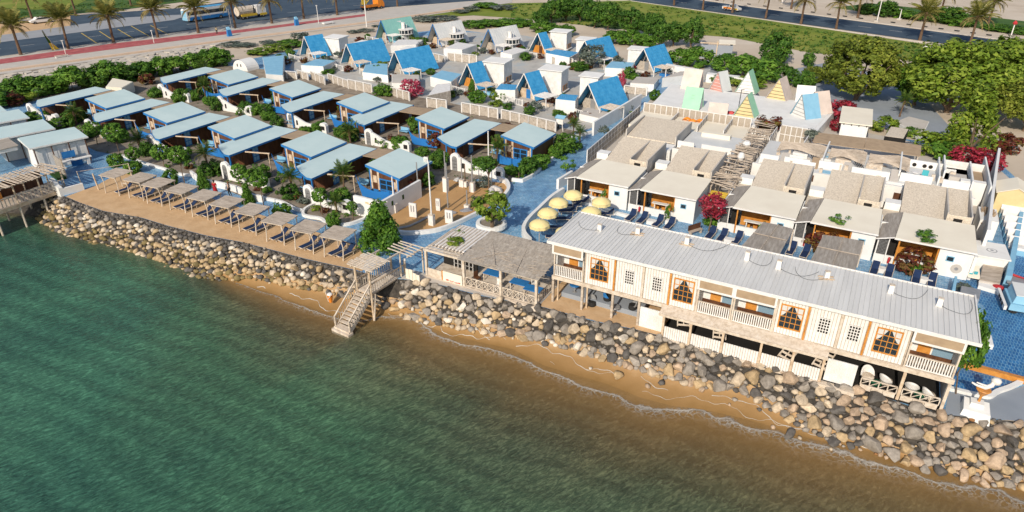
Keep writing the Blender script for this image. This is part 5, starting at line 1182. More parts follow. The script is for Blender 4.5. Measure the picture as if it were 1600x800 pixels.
ANN = [('blue flat roofed annex below the second A-frame', [(566, 113), (606, 118), (606, 100), (572, 98)], 1.3, WHITE, LBLUE), ('blue flat roofed annex left of the middle narrow A-frame', [(672, 120), (705, 128), (722, 116), (690, 110)], 1.6, WHITE, LBLUE), ('blue roofed porch left of the nearest A-frame', [(868, 155), (899, 158), (904, 149), (877, 147)], 2.1, WHITE, BLUEROOF), ('blue roofed porch right of the middle narrow A-frame', [(774, 140), (805, 141), (812, 133), (782, 131)], 1.7, WHITE, BLUEROOF), ('blue roofed porch beside the farthest narrow A-frame', [(853, 83), (890, 90), (905, 82), (868, 77)], 1.8, WHITE, BLUEROOF), ('blue roofed porch below the back row A-frame', [(945, 106), (985, 108), (992, 98), (955, 96)], 1.5, WHITE, LBLUE),
       ('white terrace before the A-frame above the pink bush', [(612, 130), (655, 131), (655, 117), (612, 116)], 1.2, WHITE, CONC), ('white slatted terrace left of the middle narrow A-frame', [(668, 150), (704, 142), (704, 130), (682, 132)], 1.8, STONEW, WPAINT), ('white terrace before the whitish A-frame', [(693, 76), (722, 78), (745, 70), (715, 66)], 1.5, WHITE, WPAINT), ('white terrace before the pale blue-white A-frame', [(782, 82), (800, 86), (826, 78), (806, 74)], 1.4, WHITE, WPAINT), ('white terrace before the mint A-frame', [(610, 72), (650, 70), (662, 62), (622, 62)], 1.4, WHITE, WPAINT), ('white terrace of the left end A-frame', [(470, 102), (505, 104), (525, 95), (495, 92)], 1.3, WHITE, LBLUE),
       ('white slatted terrace before the nearest A-frame', [(905, 178), (940, 186), (955, 176), (918, 168)], .9, WHITE, CONC), ('white terrace with grey steps before the right end A-frame', [(985, 130), (1022, 132), (1030, 122), (995, 120)], 1.2, WHITE, CONC), ('pale long terrace roof right of the right end A-frame', [(1035, 122), (1085, 116), (1110, 108), (1062, 112)], 1.6, WHITE, CONC), ('glass and white pavilion left of the A-frames', [(415, 116), (442, 118), (444, 86), (410, 90)], 1.6, WARMROOF, LBLUE)]
for lab, q4, z, wm, tm in ANN: pblock('annex', lab, 'annex', q4, z, wm, tm, group='annexes of the A-frame houses')
def stone_fence(pa, pb, h, label, k):
    A, B = at(*pa, 0), at(*pb, 0); d = B - A; ln = d.length
    t = thing('stone_fence', label, 'fence', A, math.atan2(d.y, d.x), 'white framed stone fences')
    nseg = max(1, round(ln / 1.7)); w = ln / nseg
    pmm = MB().box(.1, w - .1, -.06, .06, .1, h - .12).mesh('stone_panel', STONEW); po = MB().box(-.09, .09, -.1, .1, 0, h).mesh('post', WPAINT)
    for i in range(nseg + 1): part('post', po, None, t, loc=(i * w, 0, 0))
    for i in range(nseg): part('stone_panel', pmm, None, t, loc=(i * w, 0, 0))
    part('top_rail', MB().box(0, ln, -.08, .08, h + .002, h + .09), WPAINT, t)
for k, (a, b, h, l) in enumerate([((420, 121), (464, 124), 1.3, 'white framed stone fence left of the garden arch'), ((466, 121), (482, 126), 1.3, 'short white framed fence below the leftmost A-frame'), ((487, 124), (508, 133), 1.4, 'white framed fence beside the small curved arch'), ((514, 128), (545, 139), 1.4, 'white framed fence below the second A-frame'), ((545, 139), (582, 147), 1.6, 'white framed fence left of the round green bush'), ((612, 150), (640, 158), 1.4, 'white fence beside the pink bush'), ((668, 168), (698, 172), 1.5, 'stone fence before the slatted terrace'), ((722, 176), (778, 186), 1.5, 'white fence before the middle narrow A-frame'), ((784, 186), (826, 196), 1.4, 'white fence with round panels left of the blue seat'), ((826, 196), (868, 206), 1.4, 'white fence left of the small palms'), ((975, 146), (1010, 150), 1.3, 'white framed fence below the right end A-frame'), ((670, 92), (695, 98), 1.3, 'white fence below the whitish A-frame'), ((700, 95), (745, 100), 1.6, 'white columned fence below the white tower'), ((862, 100), (895, 104), 1.4, 'white fence with shield panel beside the grey tree')]):
    stone_fence(a, b, h, l, k)
t = thing('blue_chair_sign', 'white painted board on legs beside the small palms', 'sign', at(874, 205, 0), SITE_A)
part('board', MB().box(-.5, .5, -.04, .04, 1.0, 1.7), WPAINT, t); part('leg', MB().bar((-.55, 0, 0), (-.4, 0, 1.0), .08), WPAINT, t); part('leg', MB().bar((.55, 0, 0), (.4, 0, 1.0), .08), WPAINT, t); part('blue_awning', MB().slab([(-.7, -.2, 1.85), (.7, -.2, 1.85), (.7, .6, 2.1), (-.7, .6, 2.1)], .05), LBLUE, t)
t = thing('dome_oven', 'white domed hut behind the back row of cottages', 'hut', at(385, 108, 0), SITE_A)
part('shell', MB().side(gate_outline(1.9, 1.9, 12), -1.4, 1.4), WHITE, t)
for x in (-.7, .2): part('window', MB().box(x, x + .25, -1.42, -1.402, .7, 1.2), DARK, t)
pblock('beige_tent', 'small beige flat tent behind the front row of cottages', 'tent', [(165, 136), (190, 138), (208, 128), (176, 122)], 1.6, CREAM, CREAM)
t = thing('open_hut', 'grey-white roofless hut behind the hedge on the lawn edge', 'hut', at(1118, 92, 0), R(-12))
part('wall', MB().box(-3, 3, 0, .2, 0, 2.6).box(-3, -2.8, .201, 4, 0, 2.6).box(2.8, 3, .201, 4, 0, 2.6), LOT, t); part('beam', MB().box(-3.2, 3.2, 1.5, 1.8, 2.61, 2.8).box(-.1, .1, -.1, .1, 0, 3.4), PALEWOOD, t); part('canopy', MB().slab([(.3, .3, 2.9), (3.4, .3, 2.9), (3.6, 3.6, 3.1), (.5, 3.6, 3.1)], .08), CREAM, t)
pblock('white_wall', 'long low pale wall behind the right end A-frame', 'wall', [(1040, 101), (1105, 112), (1106, 110), (1042, 99)], 1.3, WHITE)
pblock('white_wall', 'low white wall between hedge and painted tents', 'wall', [(1104, 116), (1180, 124), (1181, 121), (1106, 113)], 1.4, WHITE)
# ================================================================ CREAM ROOFED VILLAS ABOVE THE LONG HOUSE
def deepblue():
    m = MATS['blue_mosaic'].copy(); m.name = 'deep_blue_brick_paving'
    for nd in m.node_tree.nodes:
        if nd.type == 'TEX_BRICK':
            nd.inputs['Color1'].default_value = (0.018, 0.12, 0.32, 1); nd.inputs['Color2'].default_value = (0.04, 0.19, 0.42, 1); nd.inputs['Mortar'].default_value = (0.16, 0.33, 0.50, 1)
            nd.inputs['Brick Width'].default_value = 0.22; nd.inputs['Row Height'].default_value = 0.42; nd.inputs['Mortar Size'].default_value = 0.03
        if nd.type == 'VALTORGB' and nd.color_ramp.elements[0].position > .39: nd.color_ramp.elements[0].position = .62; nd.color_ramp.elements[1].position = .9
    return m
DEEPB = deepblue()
zone('deep_blue_paving', [(1488, 444), (1600, 400), (1700, 400), (1700, 612), (1600, 592), (1505, 562), (1540, 480)], DEEPB, 0.03)  # deep blue brick, its darker tone also carrying the shadow on this side
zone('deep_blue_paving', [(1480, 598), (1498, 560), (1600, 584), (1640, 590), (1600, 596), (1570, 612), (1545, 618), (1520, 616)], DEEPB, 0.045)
wall_line('pool_kerb', 'curved white kerb of the blue patio at the right end', [(1482, 609), (1510, 616), (1530, 620), (1545, 622), (1558, 614), (1580, 606), (1610, 590)], .25, .3)
VX = [-7.8, -0.85, 8.3, 15.2, 22.05]; VW = [6.85, 6.85, 6.85, 6.75, 7.3]
VLAB = ['cream roofed villa behind the yellow umbrellas', 'cream roofed villa left of the wooden trellis walk', 'cream roofed villa right of the pink flowering tree', 'cream roofed villa behind the two grey canopies', 'cream roofed villa at the right end of the row']
CAGE = mat('black_cage_mesh', (.05, .048, .045), None, 3, .6)
for i, (x0, w) in enumerate(zip(VX, VW)):
    t = thing('villa', VLAB[i], 'villa', wp(x0, 19.7, 0), SITE_A, 'cream roofed villas')
    part('wall', MB().box(4.75, w - .06, 0, 5.5, 0, 2.6).box(.1, 4.745, 3.2, 3.3, 0, 2.6).box(.02, .12, .05, 5.4, 0, 2.4), WHITE, t)
    part('parapet_wall', MB().box(.0, .85, -.03, .1, 0, .85).box(.9, 1.6, -.03, .1, 0, .85).box(1.75, 4.74, -.04, .14, 0, .8), WHITE, t)
    sc = part('mesh_screen', MB().box(.12, .85, .03, .06, .86, 2.3), CAGE, t); q = MB()
    for j in range(7): q.box(.14 + j * .11, .155 + j * .11, .005, .028, .86, 2.3)
    for j in range(11): q.box(.12, .85, .002, .026, .9 + j * .135, .915 + j * .135)
    part('mesh_wires', q, STEEL, sc)
    part('post', MB().box(.86, .94, -.04, .06, .0, 2.5), WPAINT, t); part('dark_doorway', MB().box(.95, 1.65, 1.2, 1.25, 0, 2.4), DARK, t)
    part('orange_post', MB().box(1.62, 1.74, -.05, .1, 0, 2.55), ORANGEW, t)
    part('orange_back_wall', MB().box(1.75, 4.7, 2.2, 2.28, 0, 2.6), ORANGEW, t); part('orange_side_wall', MB().box(4.62, 4.74, .15, 2.19, 0, 2.58), ORANGEW, t)
    tb = part('table', MB().box(2.3, 4.0, .5, 1.0, 1.15, 1.22), WPAINT, t); part('table_leg', MB().box(2.5, 2.6, .7, .8, 0, 1.149).box(3.7, 3.8, .7, .8, 0, 1.149), WPAINT, tb)
    q = MB()
    for a in (2.4, 3.1, 3.6): q.box(a, a + .4, 1.5, 1.9, 0, .5).box(a, a + .4, 1.85, 1.9, .501, 1.0)
    part('patio_chairs', q, ORANGEW, t)
    wd = part('window', MB().box(5.35, 5.95, -.06, -.005, 1.45, 1.95), LBLUE, t); part('pane', MB().box(5.42, 5.88, -.07, -.062, 1.52, 1.88), GLASS, wd)
    part('roof', MB().slab([(1.25, -.3, 2.78), (w + .05, -.3, 2.72), (w + .05, 5.6, 2.86), (1.7, 5.6, 2.92)], .1), CREAM, t, label='flat cream canvas roof')
    part('thatch_roof', MB().slab([(-.15, -.28, 2.38), (1.22, -.28, 2.80), (1.67, 5.6, 2.94), (.35, 5.6, 2.5)], .08), THATCH, t, label='grey thatched side roof')
    part('roof_edge', MB().bar((-.15, -.31, 2.36), (1.22, -.31, 2.77), .05, .1).box(1.23, w + .06, -.36, -.305, 2.62, 2.76), WPAINT, t)
    # pebbled rear roof with raised side walls
    xa, xb, xf = 1.5, w - .15, w - 2.1
    part('pebbled_roof', MB().slab([(xa, 6.3, 2.15), (xf - .07, 6.3, 2.15), (xf - .07, 12.9, 3.45), (xa, 12.9, 3.45)], .15).slab([(xf + .07, 6.5, 2.2), (xb - .14, 6.5, 2.2), (xb - .14, 12.9, 3.45), (xf + .07, 12.9, 3.45)], .15), PEBBLE, t)
    part('fin_wall', MB().prism([(xb - .13, 6.2, 0), (xb, 6.2, 0), (xb, 12.95, 0), (xb - .13, 12.95, 0)], [(xb - .13, 6.2, 3.4), (xb, 6.2, 3.4), (xb, 12.95, 3.5), (xb - .13, 12.95, 3.5)]).box(xf - .06, xf + .06, 6.2, 12.9, 2.0, 3.42), PEBBLE if i < 0 else CONC, t)
    part('hatch_front', MB().box(xf - .059, xb - .131, 6.08, 6.198, 1.6, 3.3), PEBBLE, t); part('hatch_opening', MB().box(xf + .5, xf + 1.2, 6.05, 6.078, 2.3, 3.0), DARK, t)
    part('hatch_vent', MB().lathe([(.22, 1.7), (.24, 2.5), (.1, 2.7)], 10, xf + .9, 5.85), WPAINT, t)
    part('low_parapet', MB().box(xa, xa + 1.4, 5.75, 6.0, 1.9, 2.5).box(xa + 1.5, xf - .2, 5.75, 6.0, 1.9, 2.45), WHITE, t)
    part('side_terrace', MB().box(.05, xa - .01, 6.0, 10.0, 0, 2.0), PEBBLE, t); part('side_box', MB().box(.1, xa - .05, 8.0, 9.2, 2.001, 2.7), WHITE, t)
    part('rear_wall', MB().box(xa, xb - .131, 12.96, 13.1, 0, 3.3), WHITE, t)
    if i == 4: part('side_patio', MB().box(w + .0, w + .25, .2, 5.4, 0, 2.2), WHITE, t); part('round_emblem', MB().lathe([(.42, 0), (.42, .02)], 20).mesh('round_emblem', CONC), None, t, loc=(6.3, -.012, .9), rot=(R(90), 0, 0)); part('emblem_centre', MB().lathe([(.15, 0), (.15, .03)], 16).mesh('emblem_centre', STEEL), None, t, loc=(6.3, -.012, .9), rot=(R(90), 0, 0))
part_marks = [(-.2, 'red life-ring sign on the white wall below the second mesh screen'), (8.6, 'red sign on the white wall below the third mesh screen')]
for x, l in ((0.0, 'red ring and extinguisher on the white wall by the second villa'), (15.9, 'red extinguisher on the white wall between the two grey canopies'), (22.9, 'red extinguisher on the white wall by the last villa')):
    t = thing('fire_extinguisher', l, 'extinguisher', wp(x + .4, 19.55, .2), SITE_A, 'extinguishers on villa walls')
    part('cylinder', MB().lathe([(.09, 0), (.1, .05), (.1, .5), (.04, .6)], 8), REDP, t); part('hose', MB().tube([(.0, 0, .6), (.15, 0, .55), (.12, 0, .2)], .025, 5), RUBBER, t)
# mirrored row behind
t = thing('terrace_house', 'pebble roofed white house behind the first villa', 'house', wp(-7.2, 33.4, 0), SITE_A, 'white terrace houses')
part('front_roof', MB().box(0, 6.4, 0, 2.4, 0, 2.3), WHITE, t); part('pebbled_roof', MB().slab([(.2, 2.42, 2.5), (6.2, 2.42, 2.5), (6.2, 9.2, 3.2), (.2, 9.2, 3.2)], .15), PEBBLE, t); part('side_wall', MB().box(6.22, 6.36, 2.41, 9.3, 0, 3.3).box(0, .14, 2.41, 9.3, 0, 3.3), CONC, t)
part('front_panel', MB().box(.4, 3.0, -.1, -.01, 1.2, 2.2).box(3.1, 6.2, -.1, -.01, 1.2, 2.2), WHITE, t)
t = thing('terrace_house', 'white open terrace house behind the second villa', 'house', wp(-.7, 34.0, 0), SITE_A, 'white terrace houses')
part('body', MB().box(0, 6.6, 0, 9, 0, 2.0), WARMROOF, t); part('parapet', MB().box(0, 2.0, 2.0, 2.2, 2.001, 2.8).box(2.9, 6.4, 2.0, 2.2, 2.001, 2.8).box(0, 6.6, -.1, .0, .5, 2.5), WHITE, t); part('tan_floor', MB().box(0.1, 6.4, .1, 1.8, 2.001, 2.02), TANROOF, t); part('bench', MB().box(1.5, 5, 7.5, 8.3, 2.001, 2.5), CREAM, t)
TH = thing('terrace_house', 'long white terrace house with parapet panels behind the right-hand villas', 'house', wp(8.6, 33.3, 0), SITE_A, 'white terrace houses')
part('body', MB().box(0, 21.3, .3, 11, 0, 1.9), WARMROOF, TH); part('long_wall', MB().box(0, 21.3, 0, .29, 0, 2.5), WHITE, TH)
for (a, b, y, h) in ((0.3, 2.3, 3.0, 2.7), (2.9, 5.6, 3.2, 2.7), (6.5, 8.9, 3.6, 2.75), (9.9, 13.6, 3.0, 2.8), (14.6, 17.6, 3.6, 2.8), (18.5, 20.9, 3.2, 2.9)): part('parapet_panel', MB().box(a, b, y, y + .18, 1.9, h), WHITE, TH)
for a, c in ((2.4, CONC), (5.7, TANROOF), (9.0, CONC), (13.7, CONC)): part('stair_slab', MB().slab([(a, 3.0, 1.95), (a + .8, 3.0, 1.95), (a + .8, 5.0, 2.6), (a, 5.0, 2.6)], .1), c, TH)
for x in (6.7, 14.4, 18.1, 21.1): part('cross_wall', MB().box(x, x + .15, 4.0, 10.8, 1.91, 2.9), WHITE, TH)
part('orange_cloth', MB().box(4.9, 5.5, -.05, -.004, 1.3, 2.2), ORANGEP, TH); part('dark_opening', MB().box(6.0, 6.5, -.05, -.004, 1.5, 2.2), BROWNW, TH); part('dark_recess', MB().box(14.3, 17.2, -.06, -.004, 1.1, 1.8), BROWNW, TH); part('blue_panel', MB().box(17.3, 17.9, -.07, -.004, .9, 2.0), LBLUE, TH)
part('wood_trim', MB().box(.2, 6.4, 1.2, 1.6, 1.901, 1.95).box(9.9, 13.5, 1.4, 1.8, 1.901, 1.95), TANROOF, TH)
for i in range(26):
    x = random.uniform(.4, 20); y = random.uniform(.7, 9.6); L_ = random.uniform(.8, 2.2)
    part(['plank', 'low_wall', 'roof_mat'][i % 3], MB().bar((x, y, 1.96), (x + L_, y + random.uniform(-.4, .4), 1.97), .16, .07) if i % 3 == 0 else MB().box(x, x + L_, y, y + .14, 1.903, 2.35 + .2 * random.random()) if i % 3 == 1 else MB().box(x, x + L_ * .7, y, y + random.uniform(.5, 1.1), 1.902, 1.93), [PALEWOOD, WHITE, [TANROOF, THATCH, LBLUE][i % 4 - 1]][i % 3], TH)
q = MB()
for i in range(40):
    x = random.uniform(.5, 20.5); y = random.uniform(.8, 9.5); s_ = random.uniform(.15, .5); q.box(x, x + s_, y, y + s_ * random.uniform(.5, 1), 1.902, 1.9 + random.uniform(.2, .8))
rc = part('roof_clutter', q, WHITEWOOD, TH); rc['kind'] = 'stuff'
for x, c in ((3.4, WPAINT), (8.0, WHITEWOOD), (11.2, WHITEWOOD), (19.2, CONC)):
    o = part('planter_box', MB().box(x, x + 1.6, 6.0, 7.2, 1.905, 2.45), c, TH)
for k, (x0, x1, l) in enumerate(((10.2, 15.4, 'grey wavy driftwood canopy with fish skeleton ribs'), (15.8, 19.6, 'second grey driftwood canopy, arched over the white roof'), (19.9, 24.0, 'third grey slatted canopy left of the white pot wall'))):
    t = thing('driftwood_canopy', l, 'canopy', wp(x0, 39.2, 0), SITE_A, 'driftwood canopies'); L_ = x1 - x0
    for j in range(13):
        v = j / 12; pts = [(u * L_ / 10, v * 3.2 + .4 * math.sin(u * .6 + j * .25), 2.35 + .45 * math.sin(math.pi * u / 10) * (1 - .6 * v) + .25 * v) for u in range(11)]
        part('slat', MB().tube(pts, .06, 4), DRIFT, t)
    for x in (.3, L_ - .3): part('post', MB().tube([(x, .3, 1.9), (x, .3, 2.6)], .07, 6), DRIFT, t)
    for j in range(4): part('dark_rib', MB().tube([(L_ * .72 + j * .18, .1, 2.5), (L_ * .72 + .7 + j * .2, -1.1, 1.95)], .05, 5), RUBBER, t)
t = thing('matting_roof', 'long brown matting shade roof behind the driftwood canopies', 'shade roof', wp(13.5, 43.9, 0), SITE_A)
part('matting', MB().slab([(0, 0, 2.6), (5.6, .3, 2.55), (5.6, 4.1, 2.75), (0, 3.8, 2.7)], .07).slab([(5.63, .3, 2.6), (11.5, .8, 2.5), (11.5, 4.4, 2.7), (5.63, 4.1, 2.8)], .07), TANROOF, t)
for x in (.2, 5.6, 11.3):
    for y in (.9, 3.6): part('post', MB().box(x - .05, x + .05, y, y + .1, 0, 2.42), WHITEWOOD, t)
t = thing('pot_wall', 'white wall with round pot holes beside the palm', 'wall', wp(24.0, 42.2, 0), SITE_A)
part('wall', MB().box(0, 3.6, 0, .25, 0, 2.7), WHITE, t)
for x in (.5, 1.5, 2.1): part('round_hole', MB().lathe([(.22, 0), (.22, .02)], 12).mesh('round_hole', DARK), None, t, loc=(x, -.005, 2.2), rot=(R(90), 0, 0))
t = thing('rooftop_chair', 'turquoise chair beside a round white table on the terrace', 'chair', wp(25.5, 38.2, 1.95), SITE_A)
part('seat', MB().box(-.3, .3, -.3, .3, .3, .42), TURQ, t); part('backrest', MB().box(-.3, .3, .24, .32, .421, 1.0), TURQ, t)
for a in (-.24, .24): part('leg', MB().box(a - .04, a + .04, -.25, .25, 0, .299), TURQ, t)
t = thing('rooftop_table', 'round white table left of the turquoise chair', 'table', wp(24.6, 38.4, 1.95), SITE_A); part('tabletop', MB().lathe([(.4, .6), (.42, .65), (.4, .7)], 16), WPAINT, t); part('leg', MB().lathe([(.2, 0), (.06, .05), (.06, .6)], 8), WPAINT, t)
t = thing('courtyard', 'small walled courtyard with tan floor before the red bougainvillea', 'courtyard', wp(27.2, 39.3, 0), SITE_A)
part('side_wall', MB().box(0, .15, 0, 5.5, 0, 3.0).box(4.0, 4.15, -3, 7.0, 0, 3.0), WHITE, t); part('floor', MB().box(.16, 3.9, .1, 4.6, 1.0, 1.9), TANROOF, t); part('back_wall', MB().box(.16, 3.99, 4.7, 4.85, 0, 2.7), WPAINT, t); part('front_box', MB().box(1.6, 3.9, -1.0, -.2, 0, 2.5), WHITE, t)
wall_line('boundary_wall', 'tall thin white wall along the right side of the villas', [(1529, 405), (1536, 350), (1549, 268)], 2.9, .25, smooth=1)
# lattice fences with reed panels
REED = mat('grey_reed_screen', (.42, .36, .29), (.28, .235, .185), 6, .95, .4, 20, stretch=(4, 1, .5), c3=(.52, .46, .38))
def lattice(a, b, h, label, rows=2, seg=1.6):
    A, B = Vector(wp(*a, 0)), Vector(wp(*b, 0)); d = B - A; ln = d.length
    t = thing('lattice_fence', label, 'fence', A, math.atan2(d.y, d.x), 'white lattice fences with reed panels')
    n_ = max(1, round(ln / seg)); w = ln / n_; z0 = a[2] if len(a) > 2 else 0
    pm = MB().box(.07, w - .07, -.02, .02, .15, h - .1).mesh('reed_panel', REED); po = MB().box(-.06, .06, -.06, .06, 0, h).mesh('post', WPAINT)
    pr = MB().box(-.04, .04, -.035, .035, .05, h - .05).mesh('mullion', WPAINT)
    for i in range(n_ + 1): part('post', po, None, t, loc=(i * w, 0, 0))
    for i in range(n_): part('reed_panel', pm, None, t, loc=(i * w, 0, 0)); part('mullion', pr, None, t, loc=((i + .5) * w, 0, 0))
    for j in range(rows + 1): part('rail', MB().box(0, ln, -.05, .05, .08 + j * (h - .13) / rows, .17 + j * (h - .13) / rows), WPAINT, t)
lattice((-9.8, 50.6), (5.2, 49.8), 2.7, 'long white lattice fence in front of the painted tents')
lattice((9.0, 49.6), (13.0, 49.3), 2.5, 'short white lattice fence right of the trellis walk')
lattice((-9.6, 29.5), (-10.5, 51.0), 2.1, 'grey-white lattice fence along the blue alley', 3, 1.3)
lattice((-4.4, 44.0), (-4.6, 50.0), 2.2, 'lattice divider beside the orange cloth'); lattice((-.4, 44.0), (-.6, 49.8), 2.4, 'middle lattice divider of the terraces'); lattice((3.0, 43.8), (2.8, 49.6), 2.4, 'lattice divider nearest the trellis walk'); lattice((8.6, 44), (8.6, 49.2), 2.3, 'lattice divider right of the trellis walk'); lattice((12.6, 43.4), (12.8, 49.0), 2.4, 'lattice divider beside the brown matting roof')
pblock('terrace_floor_block', 'pale raised terrace between lattice dividers', 'terrace', [tuple(proj(wp(-9.4, 43.2, 1.6))[:2]), tuple(proj(wp(6.0, 43.0, 1.6))[:2]), tuple(proj(wp(5.2, 49.2, 1.6))[:2]), tuple(proj(wp(-9.6, 50.0, 1.6))[:2])], 1.6, CREAM)
solo('cloth', MB().grid(lambda u, v: (2.6 * u, 1.3 * v, 1.66 + .25 * math.sin(9 * u) * math.cos(7 * v)), 10, 6), ORANGEP, 'crumpled orange cloth on the terrace below the lattice fence', 'cloth', None, wp(-3.6, 48.2, 0), SITE_A)
# driftwood trellis walk
t = thing('trellis_walk', 'long driftwood trellis of tangled grey sticks between the villas', 'trellis', wp(6.25, 24.5, 0), SITE_A)
for x in (0, 1.9): part('long_rail', MB().tube([(x, y_, 2.45 + .1 * math.sin(y_)) for y_ in range(0, 27, 2)], .09, 6), DRIFT, t)
for j in range(14):
    for x in (0, 1.9): part('post', MB().tube([(x, j * 2, 0), (x + random.uniform(-.1, .1), j * 2, 2.4)], .07, 6), DRIFT, t)
for j in range(90):
    y = random.uniform(.2, 25.6); a = random.gauss(0, .35); z = random.uniform(2.4, 2.85)
    part('stick', MB().tube([(-.35 + random.uniform(-.2, .2), y, z), (2.25 + random.uniform(-.2, .2), y + a * 2, z + random.uniform(-.15, .15))], random.uniform(.035, .07), 5), DRIFT, t)
for j in range(26):
    y = random.uniform(4, 21); part('stick', MB().tube([(random.uniform(0, 1.8), y, 2.5), (random.uniform(0, 1.8), y + random.uniform(1, 2.6), random.uniform(2.6, 3.1))], .05, 5), DRIFT, t)
for j in range(4): part('yellow_step', MB().box(.1, 1.8, -1.8 + j * .5, -1.45 + j * .5, 1.9, 1.98), YELP, t)
for j in range(4): part('dark_step', MB().box(.1, 1.9, 23 + j * .7, 23.4 + j * .7, 2.55, 2.6), DARK, t)
part('white_vase', MB().lathe([(.25, 2.5), (.42, 2.9), (.3, 3.3), (.18, 3.4)], 10, 1.0, 9.0), WPAINT, t); part('white_vase', MB().lathe([(.3, 2.5), (.5, 2.9), (.3, 3.2)], 10, .6, 14.0), WPAINT, t)
# painted tent roofs on the white terrace
pblock('tent_terrace', 'white plaster terrace carrying the painted tent roofs', 'terrace', [tuple(proj(wp(-9.6, 51.0, 1.5))[:2]), tuple(proj(wp(13.0, 50.2, 1.5))[:2]), tuple(proj(wp(14.5, 66.5, 1.5))[:2]), tuple(proj(wp(-11.0, 67.5, 1.5))[:2])], 1.5, WHITE, WHITE)
TENTS = [((1082, 169), 2.5, 1.2, 3.0, 0, MINT, WPAINT, 'mint green tent roof with small grey marks'), ((1081, 137), 2.9, 1.5, 2.9, 0, PEACH, CONC, 'peach tent roof behind the mint one'), ((1118, 142), 2.2, 1.3, 2.9, 55, WARMROOF, PINKP, 'grey tent roof with salmon painted gable'), ((1164, 146), 2.6, 1.5, 3.3, 78, MINT, WPAINT, 'pale mint tent roof with white panelled gable'), ((1212, 156), 2.8, 1.5, 3.1, 70, PEACH, BUTTER, 'peach tent roof with yellow patterned gable'), ((1162, 183), 2.5, 1.4, 3.0, 78, MINT, BUTTER, 'mint tent roof with green and yellow gable behind the red plant'), ((1246, 183), 2.7, 1.5, 3.1, 40, LBLUE, WPAINT, 'pale blue tent roof with striped white gable'), ((1266, 176), 2.6, 1.4, 2.9, 40, PEACH, PEACH, 'plain peach tent roof right of the blue one'), ((1256, 157), 2.6, 1.3, 2.2, 10, WPAINT, LBLUE, 'low white tent roof with blue triangle'), ((1121, 180), 2.6, 1.6, 1.7, 10, PEACH, BUTTER, 'low cream tent roof with tiny yellow gable')]
for (px, l, w, h, a, m, gmt, lab) in TENTS:
    p = at(*px, 1.5); p.z = 1.55
    t = thing('painted_tent', lab, 'tent roof', p, SITE_A + R(a), 'painted tent roofs')
    if a >= 40: t.rotation_euler = (0, 0, SITE_A + R(a) - R(90) + R(8))
    if a < 40:
        for s_ in (-1, 1):
            q = MB().prism([(-l / 2, 0, h - .08), (l / 2, 0, h - .08), (l / 2, s_ * w, 0), (-l / 2, s_ * w, 0)][::(1 if s_ < 0 else -1)], [(-l / 2, 0, h), (l / 2, 0, h), (l / 2, s_ * (w + .08), 0), (-l / 2, s_ * (w + .08), 0)][::(1 if s_ < 0 else -1)]); part('roof_slope', q, m, t)
        part('gable', MB().prism([(-l / 2 + .1, -w + .1, 0), (-l / 2 + .16, -w + .1, 0), (-l / 2 + .16, w - .1, 0), (-l / 2 + .1, w - .1, 0)], [(-l / 2 + .1, -.02, h - .2), (-l / 2 + .16, -.02, h - .2), (-l / 2 + .16, .02, h - .2), (-l / 2 + .1, .02, h - .2)]), gmt, t); part('gable', MB().prism([(l / 2 - .16, -w + .1, 0), (l / 2 - .1, -w + .1, 0), (l / 2 - .1, w - .1, 0), (l / 2 - .16, w - .1, 0)], [(l / 2 - .16, -.02, h - .2), (l / 2 - .1, -.02, h - .2), (l / 2 - .1, .02, h - .2), (l / 2 - .16, .02, h - .2)]), gmt, t)
        if 'marks' in lab: part('painted_mark', MB().bar((-.2, -w * .38, h * .62 + .07), (.2, -w * .38, h * .62 + .07), .08, .02).bar((-.2, -w * .52, h * .48 + .07), (.3, -w * .52, h * .48 + .07), .08, .02), STEEL, t)
    else:
        for s_ in (-1, 1):
            q = MB().prism([(0, 0, h - .08), (0, l, h - .08), (s_ * w, l, 0), (s_ * w, 0, 0)][::(1 if s_ > 0 else -1)], [(0, 0, h), (0, l, h), (s_ * (w + .08), l, 0), (s_ * (w + .08), 0, 0)][::(1 if s_ > 0 else -1)]); part('roof_slope', q, m, t)
        part('gable', MB().side([(-w + .08, 0), (w - .08, 0), (0, h - .12)], .08, .14), gmt, t)
        q = MB()
        for z in (.25, .7, 1.2, 1.75, 2.3):
            if z < h - .5: e = (w - .08) * (1 - z / (h - .1)); q.box(-e, e, .05, .076, z, z + .05)
        part('gable_bands', q, STEEL if gmt is WPAINT else RUBBER if gmt is BUTTER else WPAINT, t)
        q = MB()
        for s_ in (-1, 1): q.bar((0, .0, h + .02), (s_ * (w + .1), .0, 0), .05, .06)
        part('gable_edge', q, STEEL, t)
t = thing('lamp_post', 'thin dark lamp post among the painted tents', 'lamp post', at(1152, 180, 1.5), 0); t.location.z = 1.55
part('pole', MB().tube([(0, 0, 0), (.05, 0, 3.6)], .05, 6), RUBBER, t); part('arm', MB().tube([(.05, 0, 3.55), (.5, .2, 3.5)], .04, 5), RUBBER, t)
solo('upturned_boat', MB().prism([(-.6, -.3, 0), (.6, -.3, 0), (.6, .3, 0), (-.6, .3, 0)], [(-.9, 0, .2), (.3, -.1, .35), (1.0, .1, .15), (.2, .3, .3)]), REDP, 'small red painted boat shape lying below the painted tents', 'boat', None, at(1141, 178, 1.5) + Vector((0, 0, .06)), SITE_A)
